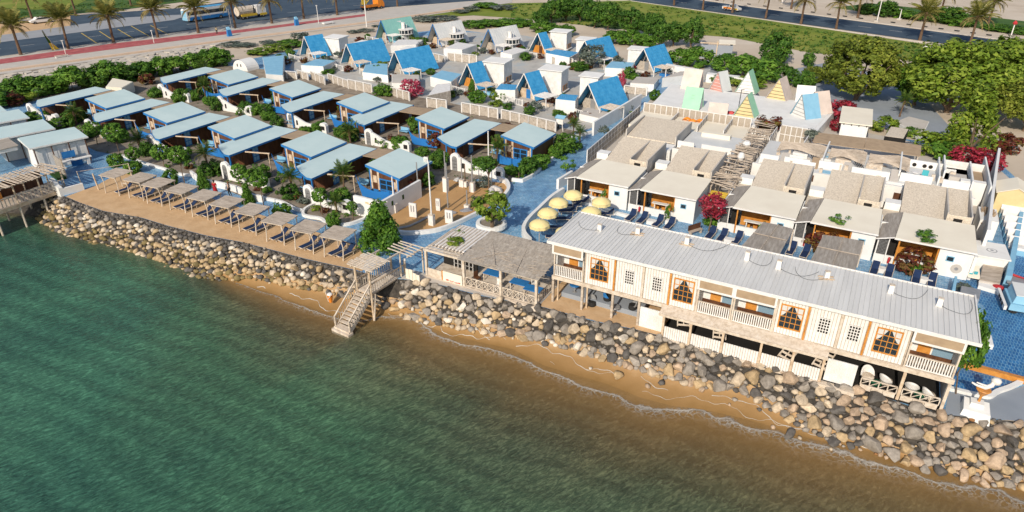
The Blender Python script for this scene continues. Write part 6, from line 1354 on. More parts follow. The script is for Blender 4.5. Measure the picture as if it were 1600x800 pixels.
# shed, stone garden, yellow hut and the service corner
t = thing('white_shed', 'plain white shed with flat roof beside the red flowers', 'shed', wp(15.6, 53.9, 0), SITE_A + R(3))
part('wall', MB().box(.2, 3.4, .2, 7.6, 0, 2.55), WHITE, t); part('roof', MB().slab([(-.1, -.1, 2.7), (3.8, -.1, 2.7), (3.8, 8.0, 2.78), (-.1, 8.0, 2.78)], .13), CREAM, t)
for x in (.5, 1.4, 2.3, 3.2): part('eave_lamp', MB().lathe([(.07, 2.38), (.09, 2.5), (.05, 2.56)], 6, x, .1), RUBBER, t)
pblock('stone_patio', 'pale walled patio in the shade of the big tree', 'patio', [(1400, 190), (1440, 214), (1452, 190), (1420, 182)], .8, WHITE, CONC)
pblock('shade_roof', 'speckled grey mat roof behind the brown matting', 'shade roof', [(1382, 213), (1412, 217), (1420, 202), (1392, 198)], 2.0, DARK, PEBBLE)
t = thing('butter_hut', 'butter yellow gabled hut at the right edge', 'hut', wp(32.1, 37.2, 0), SITE_A - R(2))
part('wall', MB().side([(0, 0), (2.9, 0), (2.9, 2.2), (1.6, 2.9), (0, 2.2)], 0, 3.2), BUTTER, t)
for a, b, za, zb in ((-.15, 1.6, 2.25, 3.0), (1.6, 3.1, 3.0, 2.2)): part('roof', MB().slab([(a, -.15, za), (b, -.15, zb), (b, 3.5, zb), (a, 3.5, za)], .07), CREAM, t)
part('painted_emblem', MB().box(1.9, 2.6, -.02, -.005, .9, 1.0).box(1.8, 2.5, -.022, -.006, .6, .7), STEEL, t)
t = thing('thatch_bundle', 'dry grass sheaf roof beside the butter hut', 'thatch', wp(30.3, 29.6, 0), SITE_A)
part('core', MB().box(0, 1.5, 0, 3.4, 0, 1.9), WHITE, t)
for j in range(26): part('straw', MB().tube([(random.uniform(.1, 1.4), random.uniform(-.1, .4), .8 + random.random()), (random.uniform(.1, 1.4), random.uniform(1.5, 3.2), 2.1)], .06, 4), TANROOF, t)
t = thing('service_box', 'flat white roofed box with a round emblem at the right edge', 'kiosk', wp(29.95, 22.4, 0), SITE_A + R(4))
part('wall', MB().box(.05, 2.3, .1, 3.2, 0, 1.25), WHITE, t); part('roof', MB().box(-.05, 2.45, 0, 3.3, 1.252, 1.36), WHITE, t)
part('emblem_ring', MB().lathe([(.42, 1.362), (.42, 1.372)], 22, 1.2, 1.5), STEEL, t); part('emblem_disc', MB().lathe([(.34, 1.373), (.34, 1.378)], 22, 1.2, 1.5), WHITE, t); part('emblem_centre', MB().lathe([(.14, 1.379), (.14, 1.386)], 14, 1.2, 1.5), STEEL, t)
t = thing('painted_screen', 'low wooden gate with blue leaf painting below the service box', 'gate', wp(29.3, 19.5, 0), SITE_A + R(4))
part('screen', MB().slab([(0, 0, .5), (.9, 0, .5), (.9, 1.6, .9), (0, 1.6, .9)], .08), CREAM, t)
for (x, y) in ((.25, .4), (.6, .5), (.25, 1.1), (.65, 1.15)): part('painted_leaf', MB().slab([(x - .15, y - .1, .67), (x + .1, y - .12, .67), (x + .18, y + .2, .78), (x - .1, y + .2, .78)], .03), TURQ, t)
pblock('timber_deck', 'low planked box between service box and white step', 'deck', [(1530, 438), (1562, 444), (1572, 410), (1538, 404)], .5, CONC, DRIFT)
pblock('white_step', 'white step on the deep blue paving', 'step', [(1529, 446), (1563, 456), (1565, 446), (1530, 437)], .35, WHITE)
for i in range(8):
    t = thing('padded_bench', 'white padded bench in the stacked rows at the right edge, %s from the front' % ORD[i], 'bench', wp(32.7, 27.2 + i * 1.75, 0), SITE_A - R(3), 'white padded benches at the right edge')
    part('seat', MB().box(0, 2.4, 0, 1.45, 0, .5), LBLUE, t); part('cushion', MB().box(.02, 2.4, .02, 1.0, .502, .72), WPAINT, t); part('backrest', MB().slab([(.02, 1.0, .9), (2.4, 1.0, .9), (2.4, 1.5, 1.25), (.02, 1.5, 1.25)], .2), WPAINT, t)
t = thing('service_cart', 'white open service cart standing at the right edge', 'cart', wp(31.6, 15.2, .03), SITE_A + R(5))
part('body', MB().box(.3, 3.0, 0, 2.6, .35, .9), LBLUE, t); part('top', MB().prism([(.45, .2, .9), (3, .2, .9), (3, 2.5, .9), (.45, 2.5, .9)], [(.6, .35, 1.5), (3, .35, 1.5), (3, 2.4, 1.6), (.6, 2.4, 1.6)]), LBLUE, t); part('windscreen', MB().slab([(.55, .3, 1.56), (3, .3, 1.56), (3, 2.45, 1.66), (.55, 2.45, 1.66)], .05), WARMROOF, t)
part('bumper', MB().box(-.1, .1, -.2, 2.8, .4, .75), WPAINT, t)
for y in (.3, .9, 1.5): part('grille_opening', MB().box(-.12, -.101, y, y + .4, .45, .7), RUBBER, t)
for y in (.1, 2.3): o = part('wheel', MB().lathe([(.3, -.1), (.34, 0), (.3, .1)], 14).mesh('wheel', RUBBER), None, t, loc=(.7, y + .12, .33), rot=(R(90), 0, 0))
t = thing('lounge_set', 'dark table and chairs with red cushion above the service cart', 'table set', wp(32.0, 19.3, .03), SITE_A)
part('tabletop', MB().box(0, 2, 0, 1.6, .7, .78), STEEL, t); part('leg', MB().box(.2, .3, .2, .3, 0, .699).box(1.7, 1.8, 1.3, 1.4, 0, .699), STEEL, t); part('red_cushion', MB().lathe([(.1, .02), (.4, .1), (.42, .35), (.15, .45)], 10, -.5, -.2), REDP, t); part('folded_parasol', MB().tube([(.3, 1.6, .85), (1.8, .9, .9)], [.12, .03], 6), REDP, t)
pblock('blue_wall', 'light blue wall strip along the service corner', 'wall', [(1572, 430), (1582, 432), (1600, 330), (1594, 328)], 1.2, LBLUE)
solo('timber_beam', MB().box(0, 5.4, 0, .35, .02, .4), ORANGEW, 'long orange timber beam crossing the deep blue paving', 'beam', None, wp(28.2, 5.6, 0.02), SITE_A - R(2))
pblock('white_step', 'small white block by the vine at the right end', 'step', [(1539, 536), (1553, 540), (1549, 524), (1541, 521)], .4, WHITE)
# sculpture on the pedestal at the right end
p = at(1521, 648, 0)
t = thing('sculpture', 'white figure over a brown bowl on a stepped white pedestal by the rocks', 'sculpture', p, SITE_A)
part('pedestal', MB().prism([(-.95, -.55, -.3), (1.05, -.55, -.3), (.95, 1.0, -.3), (-.85, 1.0, -.3)], [(-.8, -.4, .55), (.9, -.4, .55), (.85, .95, .75), (-.75, .95, .75)]).box(-.4, .45, .1, .8, .6, .95), WHITE, t)
part('stem', MB().tube([(.1, .5, .95), (.12, .5, 1.5)], .09, 8), ORANGEW, t); part('bowl', MB().lathe([(.1, 1.45), (.3, 1.75), (.5, 2.05), (.46, 2.1)], 14, .12, .5), ORANGEW, t)
t.scale = (.85, .85, .85)
part('figure', MB().tube([(-.75, .4, 2.45), (-.35, .5, 2.25), (.15, .5, 2.22), (.5, .6, 2.5), (.6, .7, 2.9)], [.06, .1, .16, .18, .1], 8), WPAINT, t, smooth=True); part('figure_head', MB().lathe([(.05, 2.5), (.3, 2.65), (.34, 2.9), (.2, 3.05), (.05, 3.08)], 12, .7, .8), WPAINT, t, smooth=True)
part('arm', MB().tube([(.3, .5, 2.4), (-.1, .3, 2.55), (-.5, .3, 2.62)], [.09, .07, .05], 6), WPAINT, t)
# ================================================================ UMBRELLA DECK, DECK LOUNGERS, GREY CANOPIES
def umbrella_proto():
    t = thing('beach_umbrella', '', 'umbrella', (0, 0, -60), 0, 'yellow fringed umbrellas')
    part('pole', MB().tube([(0, 0, 0), (0, 0, 2.45)], .035, 6), WHITEWOOD, t)
    n_ = 24; q = MB()
    prof = [(.02, 2.55), (.45, 2.50), (.85, 2.34), (1.12, 2.10)]
    for r_, z in prof:
        for j in range(n_):
            th = 2 * math.pi * j / n_; sc = 1 + (.035 * (math.cos(8 * th)) if r_ > .5 else 0); q.v.append((r_ * sc * math.cos(th), r_ * sc * math.sin(th), z))
    for k in range(3):
        for j in range(n_): q.f.append((k * n_ + j, k * n_ + (j + 1) % n_, (k + 1) * n_ + (j + 1) % n_, (k + 1) * n_ + j))
    part('canopy', q, YELLOWF, t, smooth=True)
    q = MB()
    for r_, z in ((1.15, 2.10), (1.17, 1.84)):
        for j in range(48):
            th = 2 * math.pi * j / 48; sc = 1 + .035 * math.cos(8 * th); q.v.append((r_ * sc * math.cos(th), r_ * sc * math.sin(th), z - (.05 * abs(math.sin(12 * th)) if z < 2 else 0)))
    for j in range(48): q.f.append((48 + j, 48 + (j + 1) % 48, (j + 1) % 48, j))
    part('fringe', q, YELLOWF, t)
    for j in range(8):
        th = 2 * math.pi * j / 8; part('rib', MB().bar((0, 0, 2.48), (1.1 * math.cos(th), 1.1 * math.sin(th), 2.08), .02), WHITEWOOD, t)
    part('finial', MB().lathe([(.03, 2.54), (.05, 2.6), (.02, 2.68)], 8), WHITEWOOD, t)
    return t
UMB = [((896, 300), 'farthest yellow umbrella, nearest the first villa'), ((873, 312), 'second yellow umbrella along the curved wall'), ((856, 328), 'third yellow umbrella along the curved wall'), ((843, 346), 'nearest yellow umbrella at the curved wall'), ((940, 311), 'rightmost yellow umbrella before the white villa wall'), ((924, 326), 'yellow umbrella touching the grey roof edge'), ((907, 340), 'yellow umbrella half hidden by the grey roof'), ((884, 358), 'yellow umbrella mostly hidden behind the roof corner')]
UP = umbrella_proto()
for i, (px, lab) in enumerate(UMB):
    p = at(*px, 2.3); p.z = .03
    if i == 0: UP.location = p; UP['label'] = lab; UP.scale = (.82, .82, .95)
    else: dup(UP, lab, p, random.uniform(0, 1))
def site_lounger(px, a, label, grp):
    p = at(*px, .3); p.z = .03; lounger(p, SITE_A + R(a), label, grp)
for i, (px, a) in enumerate([((847, 382), 60), ((852, 370), 60), ((858, 355), 62), ((865, 342), 64), ((872, 330), 66), ((880, 322), 68), ((890, 348), 60), ((884, 362), 60), ((893, 316), 70), ((930, 334), 60), ((915, 345), 60)]):
    site_lounger(px, a - 125, 'navy lounger under the yellow umbrellas, %s around the curved deck' % ORD[i], 'navy loungers on the umbrella deck')
DLX = [(979, 345), (997, 349), (1022, 354), (1040, 358), (1105, 373), (1123, 377), (1147, 381), (1232, 398), (1254, 403), (1363, 431), (1386, 436), (1429, 446), (1454, 450)]
DLL = ['first on the left, before the second villa', 'second from the left', 'third from the left', 'beside the wooden bench', 'right of the pink flowering tree', 'between pink tree and left grey canopy', 'touching the left grey canopy', 'left one between the grey canopies', 'right one between the grey canopies', 'first right of the right grey canopy', 'second right of the right grey canopy', 'third right of the right grey canopy', 'last one at the right end']
for px, l in zip(DLX, DLL): site_lounger(px, -4, 'navy deck lounger behind the long roof, ' + l, 'navy loungers behind the long house')
for k, (q4, lab) in enumerate([([(1159, 383), (1218, 397), (1240, 357), (1193, 346)], 'left grey matting canopy behind the long roof'), ([(1266, 407), (1336, 425), (1350, 376), (1287, 366)], 'right grey matting canopy behind the long roof')]):
    P = [sp(x, y, 2.6) for x, y in q4]; t = thing('matting_canopy', lab, 'canopy', wp(P[0][0], P[0][1], 0), SITE_A, 'grey matting canopies'); o = P[0]
    Q = [(p[0] - o[0], p[1] - o[1]) for p in P]; mid = [((Q[0][0] + Q[1][0]) / 2, (Q[0][1] + Q[1][1]) / 2), ((Q[2][0] + Q[3][0]) / 2, (Q[2][1] + Q[3][1]) / 2)]
    part('mat', MB().slab([(*Q[0], 2.55), (*mid[0], 2.62), (*mid[1], 2.62), (*Q[3], 2.55)], .05), THATCH, t); part('mat', MB().slab([(*mid[0], 2.6), (*Q[1], 2.55), (*Q[2], 2.55), (*mid[1], 2.6)], .05), THATCH, t)
    part('ridge_pole', MB().tube([(*mid[0], 2.66), (*mid[1], 2.66)], .04, 6), DRIFT, t); part('cross_pole', MB().tube([(Q[0][0] * .5 + Q[3][0] * .5, Q[0][1] * .5 + Q[3][1] * .5, 2.64), (Q[1][0] * .5 + Q[2][0] * .5, Q[1][1] * .5 + Q[2][1] * .5, 2.64)], .035, 6), DRIFT, t)
    for x, y in Q: part('post', MB().box(x - .07, x + .07, y - .07, y + .07, 0, 2.5), WHITEWOOD, t)
for i, (px, lab) in enumerate([((1068, 372), 'low white stool by the wooden bench'), ((1047, 350), 'white planter box by the wooden bench'), ((1018, 350), 'white side box between the second and third deck loungers'), ((1139, 379), 'white side box beside the left grey canopy'), ((1378, 425), 'white side box between loungers right of the canopies'), ((1446, 442), 'white side box beside the last lounger')]):
    solo('side_box', MB().box(-.45, .45, -.3, .3, 0, .42), WPAINT, lab, 'side table', 'white side boxes', at(*px, 0), SITE_A)
t = thing('wooden_bench', 'brown slatted bench end behind the long roof', 'bench', at(1086, 366, 0), SITE_A + R(60)); part('seat', MB().box(-.8, .8, -.2, .2, .4, .46), DRIFT, t); part('backrest', MB().box(-.8, .8, .18, .24, .461, 1.0), BROWNW, t); part('leg', MB().box(-.7, -.6, -.18, .18, 0, .399), DRIFT, t); part('leg', MB().box(.6, .7, -.18, .18, 0, .399), DRIFT, t)
part_ = pblock('roof_hatch', 'small grey hatch behind the right end of the long roof', 'hatch', [(1499, 462), (1530, 468), (1533, 453), (1502, 447)], 1.0, LOT, STEEL)
pblock('blue_post_wall', 'short pale blue wall at the end of the lounger deck', 'wall', [(1488, 452), (1493, 453), (1496, 432), (1492, 431)], 1.1, LBLUE)
# ================================================================ SAND COURT POLES, PLANTER
COURT = [((617, 332), 5.2, .9, 'grey weathered post at the left edge of the sand court', 1), ((646, 300), 3.0, .9, 'short post beside the villa wall', 0), ((654, 305), 5.0, .9, 'tall thin post near the cottage roof', 0), ((675, 352), 8.8, 1.1, 'tallest white flagpole with white block foot at the front', 1), ((700, 325), 6.6, .0, 'tall pole in the middle of the court', 0), ((697, 300), 6.2, 1.6, 'pole with tall white board behind the middle one', 0), ((722, 292), 4.4, .8, 'pole at the back of the court beside the gate', 0), ((727, 292), 3.6, .6, 'dark short pole at the back of the court', 2), ((738, 300), 5.6, 1.1, 'pole with white box foot at the right back', 0), ((730, 325), 2.6, .3, 'striped totem standing on a grey rubble foot', 0), ((764, 290), 8.4, .8, 'tall white pole right of the court by the small tree', 1)]
for px, h, bh, lab, c in COURT:
    t = thing('court_pole', lab, 'pole', at(*px, 0) + Vector((0, 0, .03)), SITE_A, 'poles on the sand court')
    part('pole', MB().tube([(0, 0, 0), (0, 0, h * .75)], [.085, .06], 8), [STEEL, WPAINT, BARK][c], t)
    if bh > .2: part('block_foot', MB().box(-.28, .28, -.2, .2, 0, bh), WPAINT, t); part('cap', MB().box(-.3, .3, -.22, .22, bh + .002, bh + .06), WHITEWOOD, t)
for px, w, h, lab in (((646, 340), .8, 1.5, 'white framed board with dark slots at the left'), ((685, 330), .45, 1.3, 'narrow white board with round marks'), ((702, 350), .8, 1.4, 'white board with hook shaped cut in the foreground'), ((668, 288), .5, 1.0, 'white board hung beside the tallest pole')):
    t = thing('game_board', lab, 'board', at(*px, 0) + Vector((0, 0, .03)), SITE_A + R(8), 'white boards on the sand court')
    z0 = .05 if 'hung' not in lab else 2.2
    part('board', MB().box(-w / 2, w / 2, -.08, .08, z0, z0 + h), WPAINT, t)
    part('slot', MB().box(-w * .25, -w * .1, -.095, -.082, z0 + h * .4, z0 + h * .85), STEEL, t); part('slot', MB().box(w * .1, w * .25, -.095, -.082, z0 + h * .4, z0 + h * .85), STEEL, t)
    if z0 > 1: part('post', MB().box(-.05, .05, -.05, .05, 0, z0), STEEL, t)
for px, r_, lab in (((673, 342), .5, 'grey rubble heap at the foot of the framed board'), ((706, 334), .65, 'grey flat stone in the middle of the court'), ((729, 330), .7, 'grey rubble heap round the striped totem')):
    o = link('rubble_heap', random.choice(ROCKM), None, at(*px, 0) + Vector((0, 0, .1)), (0, 0, random.random())); o.scale = (r_, r_ * .8, .3); o.color = (.30, .30, .32, 1); tag(o, lab, 'rubble', 'rubble heaps on the court')
for (px, s_, lab) in (((768, 303), .6, 'pale boulder at the right rim of the court'), ((776, 300), .75, 'large pale boulder by the court kerb end'), ((714, 285), .5, 'pale boulder at the back of the court')):
    o = link('court_boulder', random.choice(ROCKM), None, at(*px, 0) + Vector((0, 0, .25)), (0, 0, random.random() * 6)); o.scale = (s_,) * 3; o.color = (.60, .58, .55, 1); tag(o, lab, 'boulder', 'boulders by the court')
solo('net_roll', MB().tube([tuple(at(x, y, 0) + Vector((0, 0, .12))) for x, y in ((620, 359), (640, 355), (655, 348), (668, 341))], .12, 6), STEEL, 'rolled grey net lying across the front of the court', 'net')
t = thing('round_planter', 'round white planter bowl with the small leaning tree', 'planter', at(768, 357, 0), 0)
part('bowl', MB().lathe([(1.25, 0), (1.55, .35), (1.5, .7), (1.15, .72), (1.1, .55)], 24), WHITE, t, smooth=False); part('soil', MB().lathe([(.1, .56), (1.1, .57), (1.09, .6)], 20), SOIL, t)
# ================================================================ TREES, PALMS, SHRUBS
def leafmesh(name, m, seed, clumps=26, per=55, leaf=.09, spread=.26, flat=.0, dome=0.0, inner=.45, shape='ball', shoot=0.0):
    rg = np.random.default_rng(seed); P = []; T = []; Nn = []
    for c in range(clumps):
        d = rg.normal(size=3); d /= np.linalg.norm(d)
        if dome and d[2] < -dome: d[2] *= -.6
        rr = rg.uniform(inner, .86) ** .6
        if shape == 'cone':
            z = rg.uniform(-.95, .9); a = rg.uniform(0, 6.283); w = (1 - z) / 2 * .95 + .08; q = np.array([w * math.cos(a) * rg.uniform(.5, 1), w * math.sin(a) * rg.uniform(.5, 1), z])
        else: q = d * rr
        tone = rg.uniform(.15, .85); s_ = spread * rg.uniform(.7, 1.25)
        v = rg.normal(size=(per, 3)); v /= np.linalg.norm(v, axis=1)[:, None]; v *= (rg.uniform(.35, 1.0, size=(per, 1)) ** .5) * s_
        if shoot: v[:, 2] *= 1 + shoot
        P.append(q + v); T.append(np.clip(tone + rg.normal(size=per) * .22, 0, 1)); Nn.append(v / s_ + d * .4 + rg.normal(size=(per, 3)) * .45 + np.array([0, 0, .25]))
    P = np.concatenate(P); T = np.concatenate(T); Nn = np.concatenate(Nn); Nn /= np.linalg.norm(Nn, axis=1)[:, None]
    n_ = len(P); ax = np.cross(Nn, rg.normal(size=(n_, 3))); ax /= np.linalg.norm(ax, axis=1)[:, None] + 1e-9; ay = np.cross(Nn, ax)
    sz = leaf * rg.uniform(.6, 1.35, size=(n_, 1)); ax *= sz; ay *= sz * .55
    V = np.stack([P - ax, P - ay * .9 + ax * .1, P + ax, P + ay * .9 + ax * .1], 1).reshape(-1, 3)
    me = bpy.data.meshes.new(name); me.vertices.add(len(V)); me.vertices.foreach_set('co', V.ravel())
    me.loops.add(n_ * 4); me.loops.foreach_set('vertex_index', np.arange(n_ * 4, dtype=np.int32)); me.polygons.add(n_)
    me.polygons.foreach_set('loop_start', np.arange(n_, dtype=np.int32) * 4); me.polygons.foreach_set('loop_total', np.full(n_, 4, dtype=np.int32))
    me.materials.append(m); a = me.attributes.new('tone', 'FLOAT', 'FACE'); a.data.foreach_set('value', T.astype(np.float32)); me.update(); return me
LM = {}
def leaves(kind, k=0):
    key = (kind, k)
    if key not in LM:
        D = {'topiary': (L_MID, dict(clumps=90, per=30, leaf=.12, spread=.17, inner=.80)), 'bush': (L_DARK, dict(clumps=44, per=46, leaf=.12, spread=.28)), 'midbush': (L_MID, dict(clumps=42, per=46, leaf=.13, spread=.28)), 'conifer': (L_MID, dict(clumps=120, per=46, leaf=.085, spread=.25, shape='cone', shoot=.6)),
             'olive': (L_OLIVE, dict(clumps=190, per=60, leaf=.055, spread=.17, inner=.5, dome=.85)), 'bigtree': (L_YELL, dict(clumps=190, per=60, leaf=.055, spread=.18, inner=.5, dome=.85)), 'feather': (L_YELL, dict(clumps=80, per=50, leaf=.075, spread=.2, shape='cone', shoot=.9)), 'hedge': (L_MID, dict(clumps=55, per=44, leaf=.11, spread=.26, dome=.8)), 'darktree': (L_DARK, dict(clumps=75, per=46, leaf=.09, spread=.24)),
             'red': (L_RED, dict(clumps=30, per=34, leaf=.12, spread=.3)), 'maroon': (L_MAROON, dict(clumps=26, per=38, leaf=.14, spread=.3)), 'pink': (L_PINK, dict(clumps=40, per=36, leaf=.10, spread=.24)), 'grey': (L_GREY, dict(clumps=50, per=30, leaf=.09, spread=.26)), 'sparse': (L_MID, dict(clumps=14, per=26, leaf=.15, spread=.3)), 'yellow': (L_YELL, dict(clumps=26, per=36, leaf=.14, spread=.3)), 'scrub': (L_GREY, dict(clumps=22, per=30, leaf=.14, spread=.34, dome=.2))}
        m, kw = D[kind]; LM[key] = leafmesh('crown_' + kind, m, hash_(kind) + k, **kw)
    return LM[key]
def hash_(s): return sum(ord(c) * (i + 3) for i, c in enumerate(s))
KN = [0]
def plant(px, h, w, kind, label, cat='shrub', trunk=None, group=None, name=None, mid=None, tr=.09, bark=None, z0=0.0, world=None):
    """crown of height h and width w resting on a trunk of height `trunk`; limbs reach into the crown"""
    KN[0] += 1
    p = world if world is not None else at(*px, z0); p = Vector(p); p.z = z0
    t = thing(name or ('bush' if not trunk else 'tree'), label, cat, p, random.uniform(0, 6.28), group)
    th = trunk or 0.0; c = part('crown', leaves(kind, KN[0] % 3), None, t, loc=(0, 0, th + h / 2 * (1 if trunk else .86)), rot=(0, 0, random.uniform(0, 6)))
    c.scale = (w / 2, w / 2 * random.uniform(.9, 1.1), h / 2)
    lean = random.uniform(-.06, .06) * (th + h)
    part('trunk', MB().tube([(0, 0, 0), (lean, lean * .5, th * .6 + h * .1), (lean * .6, 0, th + h * .45)], [tr, tr * .75, tr * .35], 7), bark or BARK, t)
    if trunk and w > 2:
        for j in range(4):
            a = j * 1.57 + random.random(); part('limb', MB().tube([(lean * .8, 0, th * .8), (.3 * w * math.cos(a) * .6, .3 * w * math.sin(a) * .6, th + h * .3), (.36 * w * math.cos(a), .36 * w * math.sin(a), th + h * .6)], [tr * .6, tr * .4, tr * .15], 5), bark or BARK, t)
    return t
# --- frond palms
def frondmesh(name, m, L_, droop, n_=26, wid=.42, seed=1):
    rg = random.Random(seed); mb = MB(); tone = []
    def pos(u): return Vector((L_ * u * (1 - .18 * droop * u), 0, L_ * (.34 * u - droop * .62 * u * u)))
    for i in range(n_):
        u = i / n_; a, b = pos(u), pos((i + 1) / n_); r_ = .025 * L_ / 3 * (1 - u * .8)
        mb.poly([a + Vector((0, -r_, 0)), b + Vector((0, -r_, 0)), b + Vector((0, r_, 0)), a + Vector((0, r_, 0))]); tone.append(.5)
        if u < .1: continue
        ll = wid * L_ / 3 * (math.sin(math.pi * min(1, .12 + u * .9)) ** .7) * 1.5
        for sg in (-1, 1):
            d = Vector((.65, sg * .8, -.32 + rg.uniform(-.15, .1))).normalized() * ll * rg.uniform(.8, 1.1); w_ = Vector((.075 * L_ / 3, 0, .01))
            mb.poly([a, a + w_, a + d * .6 + w_ * .8, a + d, a + d * .6 - w_ * .2]); tone.append(rg.random())
    me = mb.mesh(name, m); at2 = me.attributes.new('tone', 'FLOAT', 'FACE'); at2.data.foreach_set('value', tone); return me
FR_UP = frondmesh('frond', L_PALM, 4.0, .35, wid=.72); FR_MID = frondmesh('frond', L_PALM, 4.3, .75, wid=.5, seed=2); FR_LOW = frondmesh('frond', L_PALMY, 4.0, 1.15, wid=.5, seed=3)
GF_UP = frondmesh('frond', L_GPALM, 1.9, .35, 18, .5); GF_MID = frondmesh('frond', L_GPALM, 1.9, .9, 18, .5, seed=2); GF_LOW = frondmesh('frond', L_PALM, 1.7, 1.3, 18, .5, seed=3)
def palm_proto(h, fr, counts, tr, seed):
    rg = random.Random(seed)
    t = thing('palm_tree', '', 'palm tree', (0, 0, -80), 0)
    lean = rg.uniform(-.35, .35)
    part('trunk', MB().tube([(0, 0, 0), (lean * .3, 0, h * .35), (lean * .8, .05, h * .75), (lean, 0, h)], [tr * 1.35, tr, tr * .92, tr * 1.1], 9), PALMBARK, t)
    part('crown_heart', MB().lathe([(tr * 1.1, -.35), (tr * 1.7, 0), (tr * .9, .45)], 8), PALMBARK, t, loc=(lean, 0, h))
    g0 = 0
    for me, n_, t0, t1 in ((fr[0], counts[0], R(38), R(66)), (fr[1], counts[1], R(8), R(34)), (fr[2], counts[2], R(-24), R(4))):
        for j in range(n_):
            az = 6.283 * (j + rg.uniform(-.3, .3)) / n_ + g0; el = rg.uniform(t0, t1)
            o = part('frond', me, None, t, loc=(lean, 0, h + .15), rot=(0, -el, az)); sc = rg.uniform(.85, 1.1); o.scale = (sc, sc, sc)
        g0 += .4
    return t
ROADP = [palm_proto(5.0, (FR_UP, FR_MID, FR_LOW), (10, 13, 11), .24, 3), palm_proto(5.4, (FR_UP, FR_MID, FR_LOW), (10, 13, 11), .22, 8)]
used = set()
def place_palm(protos, px, label, group, i, sc=1.0):
    k = i % len(protos); p = at(*px, 0)
    if (id(protos), k) not in used:
        used.add((id(protos), k)); t = protos[k]; t.location = p; t.rotation_euler = (0, 0, random.uniform(0, 6.28)); t['label'] = label; t.scale = (sc,) * 3
    else: t = dup(protos[k], label, p, random.uniform(0, 6.28), sc)
    t['group'] = group
LP_ = [((33, 86), 'date palm at the far left, first along the red pavement'), ((107, 77), 'date palm beside the green and yellow flag'), ((178, 67), 'date palm by the parking lines, third from the left'), ((247, 59), 'date palm by the thin white post, fourth from the left'), ((310, 52), 'date palm in front of the bus'), ((368, 44), 'date palm beside the tall blue bin'), ((425, 37), 'date palm right of the yellow truck'), ((475, 30), 'date palm beside the second blue bin'), ((527, 24), 'date palm left of the orange truck'), ((621, 11), 'date palm at the top edge right of the orange truck'), ((50, 29), 'date palm across the road by the white van'), ((119, 25), 'date palm across the road on the green verge'), ((205, 9), 'far date palm on the median verge')]
for i, (px, l) in enumerate(LP_): place_palm(ROADP, px, l, 'date palms along the left road', i, 1.08)
RP_ = [((1053, 8.5), 'date palm by the right road nearest the lawn corner'), ((1098, 15.5), 'date palm left of the yellow pickup'), ((1144, 20.5), 'date palm standing before the yellow pickup'), ((1196, 29), 'date palm by the right road, fourth from the left'), ((1251, 38), 'date palm by the right road behind the olive tree'), ((1306, 46), 'date palm by the right road above the olive tree'), ((1437, 63), 'date palm by the right road above the large tree'), ((1514, 74), 'date palm by the right road over the broad trees'), ((1340, 28), 'date palm on the far verge beside the orange post'), ((1467, 30), 'dense date palm on the far verge left of centre'), ((1543, 40), 'date palm on the far sandy verge at the right'), ((1236, 14), 'far date palm on the sandy verge at the top edge')]
for i, (px, l) in enumerate(RP_): place_palm(ROADP, px, l, 'date palms along the right road', i, 1.1)
GARP = [palm_proto(1.7, (GF_UP, GF_MID, GF_LOW), (10, 12, 8), .13, 5), palm_proto(2.3, (GF_UP, GF_MID, GF_LOW), (10, 12, 7), .12, 6)]
GP_ = [((222, 240), 'garden palm behind the second cabana'), ((328, 270), 'garden palm behind the walker in red'), ((456, 301), 'garden palm left of the last arched gate'), ((538, 304), 'tall garden palm by the blue sail of the last front cottage'), ((322, 122), 'garden palm between the back row cottages at the left'), ((322, 158), 'garden palm before the second back row cottage'), ((548, 226), 'garden palm beside the fourth arched gate of the back row'), ((896, 216), 'small fan palm before the nearest A-frame'), ((906, 222), 'second small fan palm, right of the other'), ((1405, 183), 'thin palm in the shade behind the white shed'), ((527, 335), 'small palm before the white villa wall'), ((775, 262), 'young palm beside the last back row sail'), ((120, 195), 'garden palm at the first cottage courtyard')]
for i, (px, l) in enumerate(GP_): place_palm(GARP, px, l, 'small garden palms', i, .95 if i not in (7, 8, 10) else .7)
# --- topiary and garden shrubs
for px, th, d, l in [((152, 226), 1.2, 2.2, 'round clipped tree by the nearest white cabin'), ((190, 250), 2.4, 2.5, 'round clipped tree behind the first cabana'), ((213, 262), 1.0, 1.7, 'small round clipped tree behind the second cabana'), ((257, 264), 1.2, 2.1, 'round clipped tree behind the third cabana'), ((289, 288), 2.6, 2.1, 'tall round clipped tree beside the walker in red'), ((378, 292), 1.0, 1.9, 'round clipped tree left of the third arched gate'), ((413, 325), 2.4, 1.7, 'slender round clipped tree behind the eighth cabana'), ((504, 336), 1.5, 1.6, 'flat clipped tree before the last front gate'), ((552, 345), 1.1, 1.1, 'small round clipped tree with yellow fruit by the villa wall'), ((398, 296), 1.0, 1.6, 'round clipped tree right of the third arched gate')]:
    plant(px, d * .9, d, 'topiary', l, 'clipped tree', th, 'round clipped trees of the garden', 'clipped_tree', tr=.06)
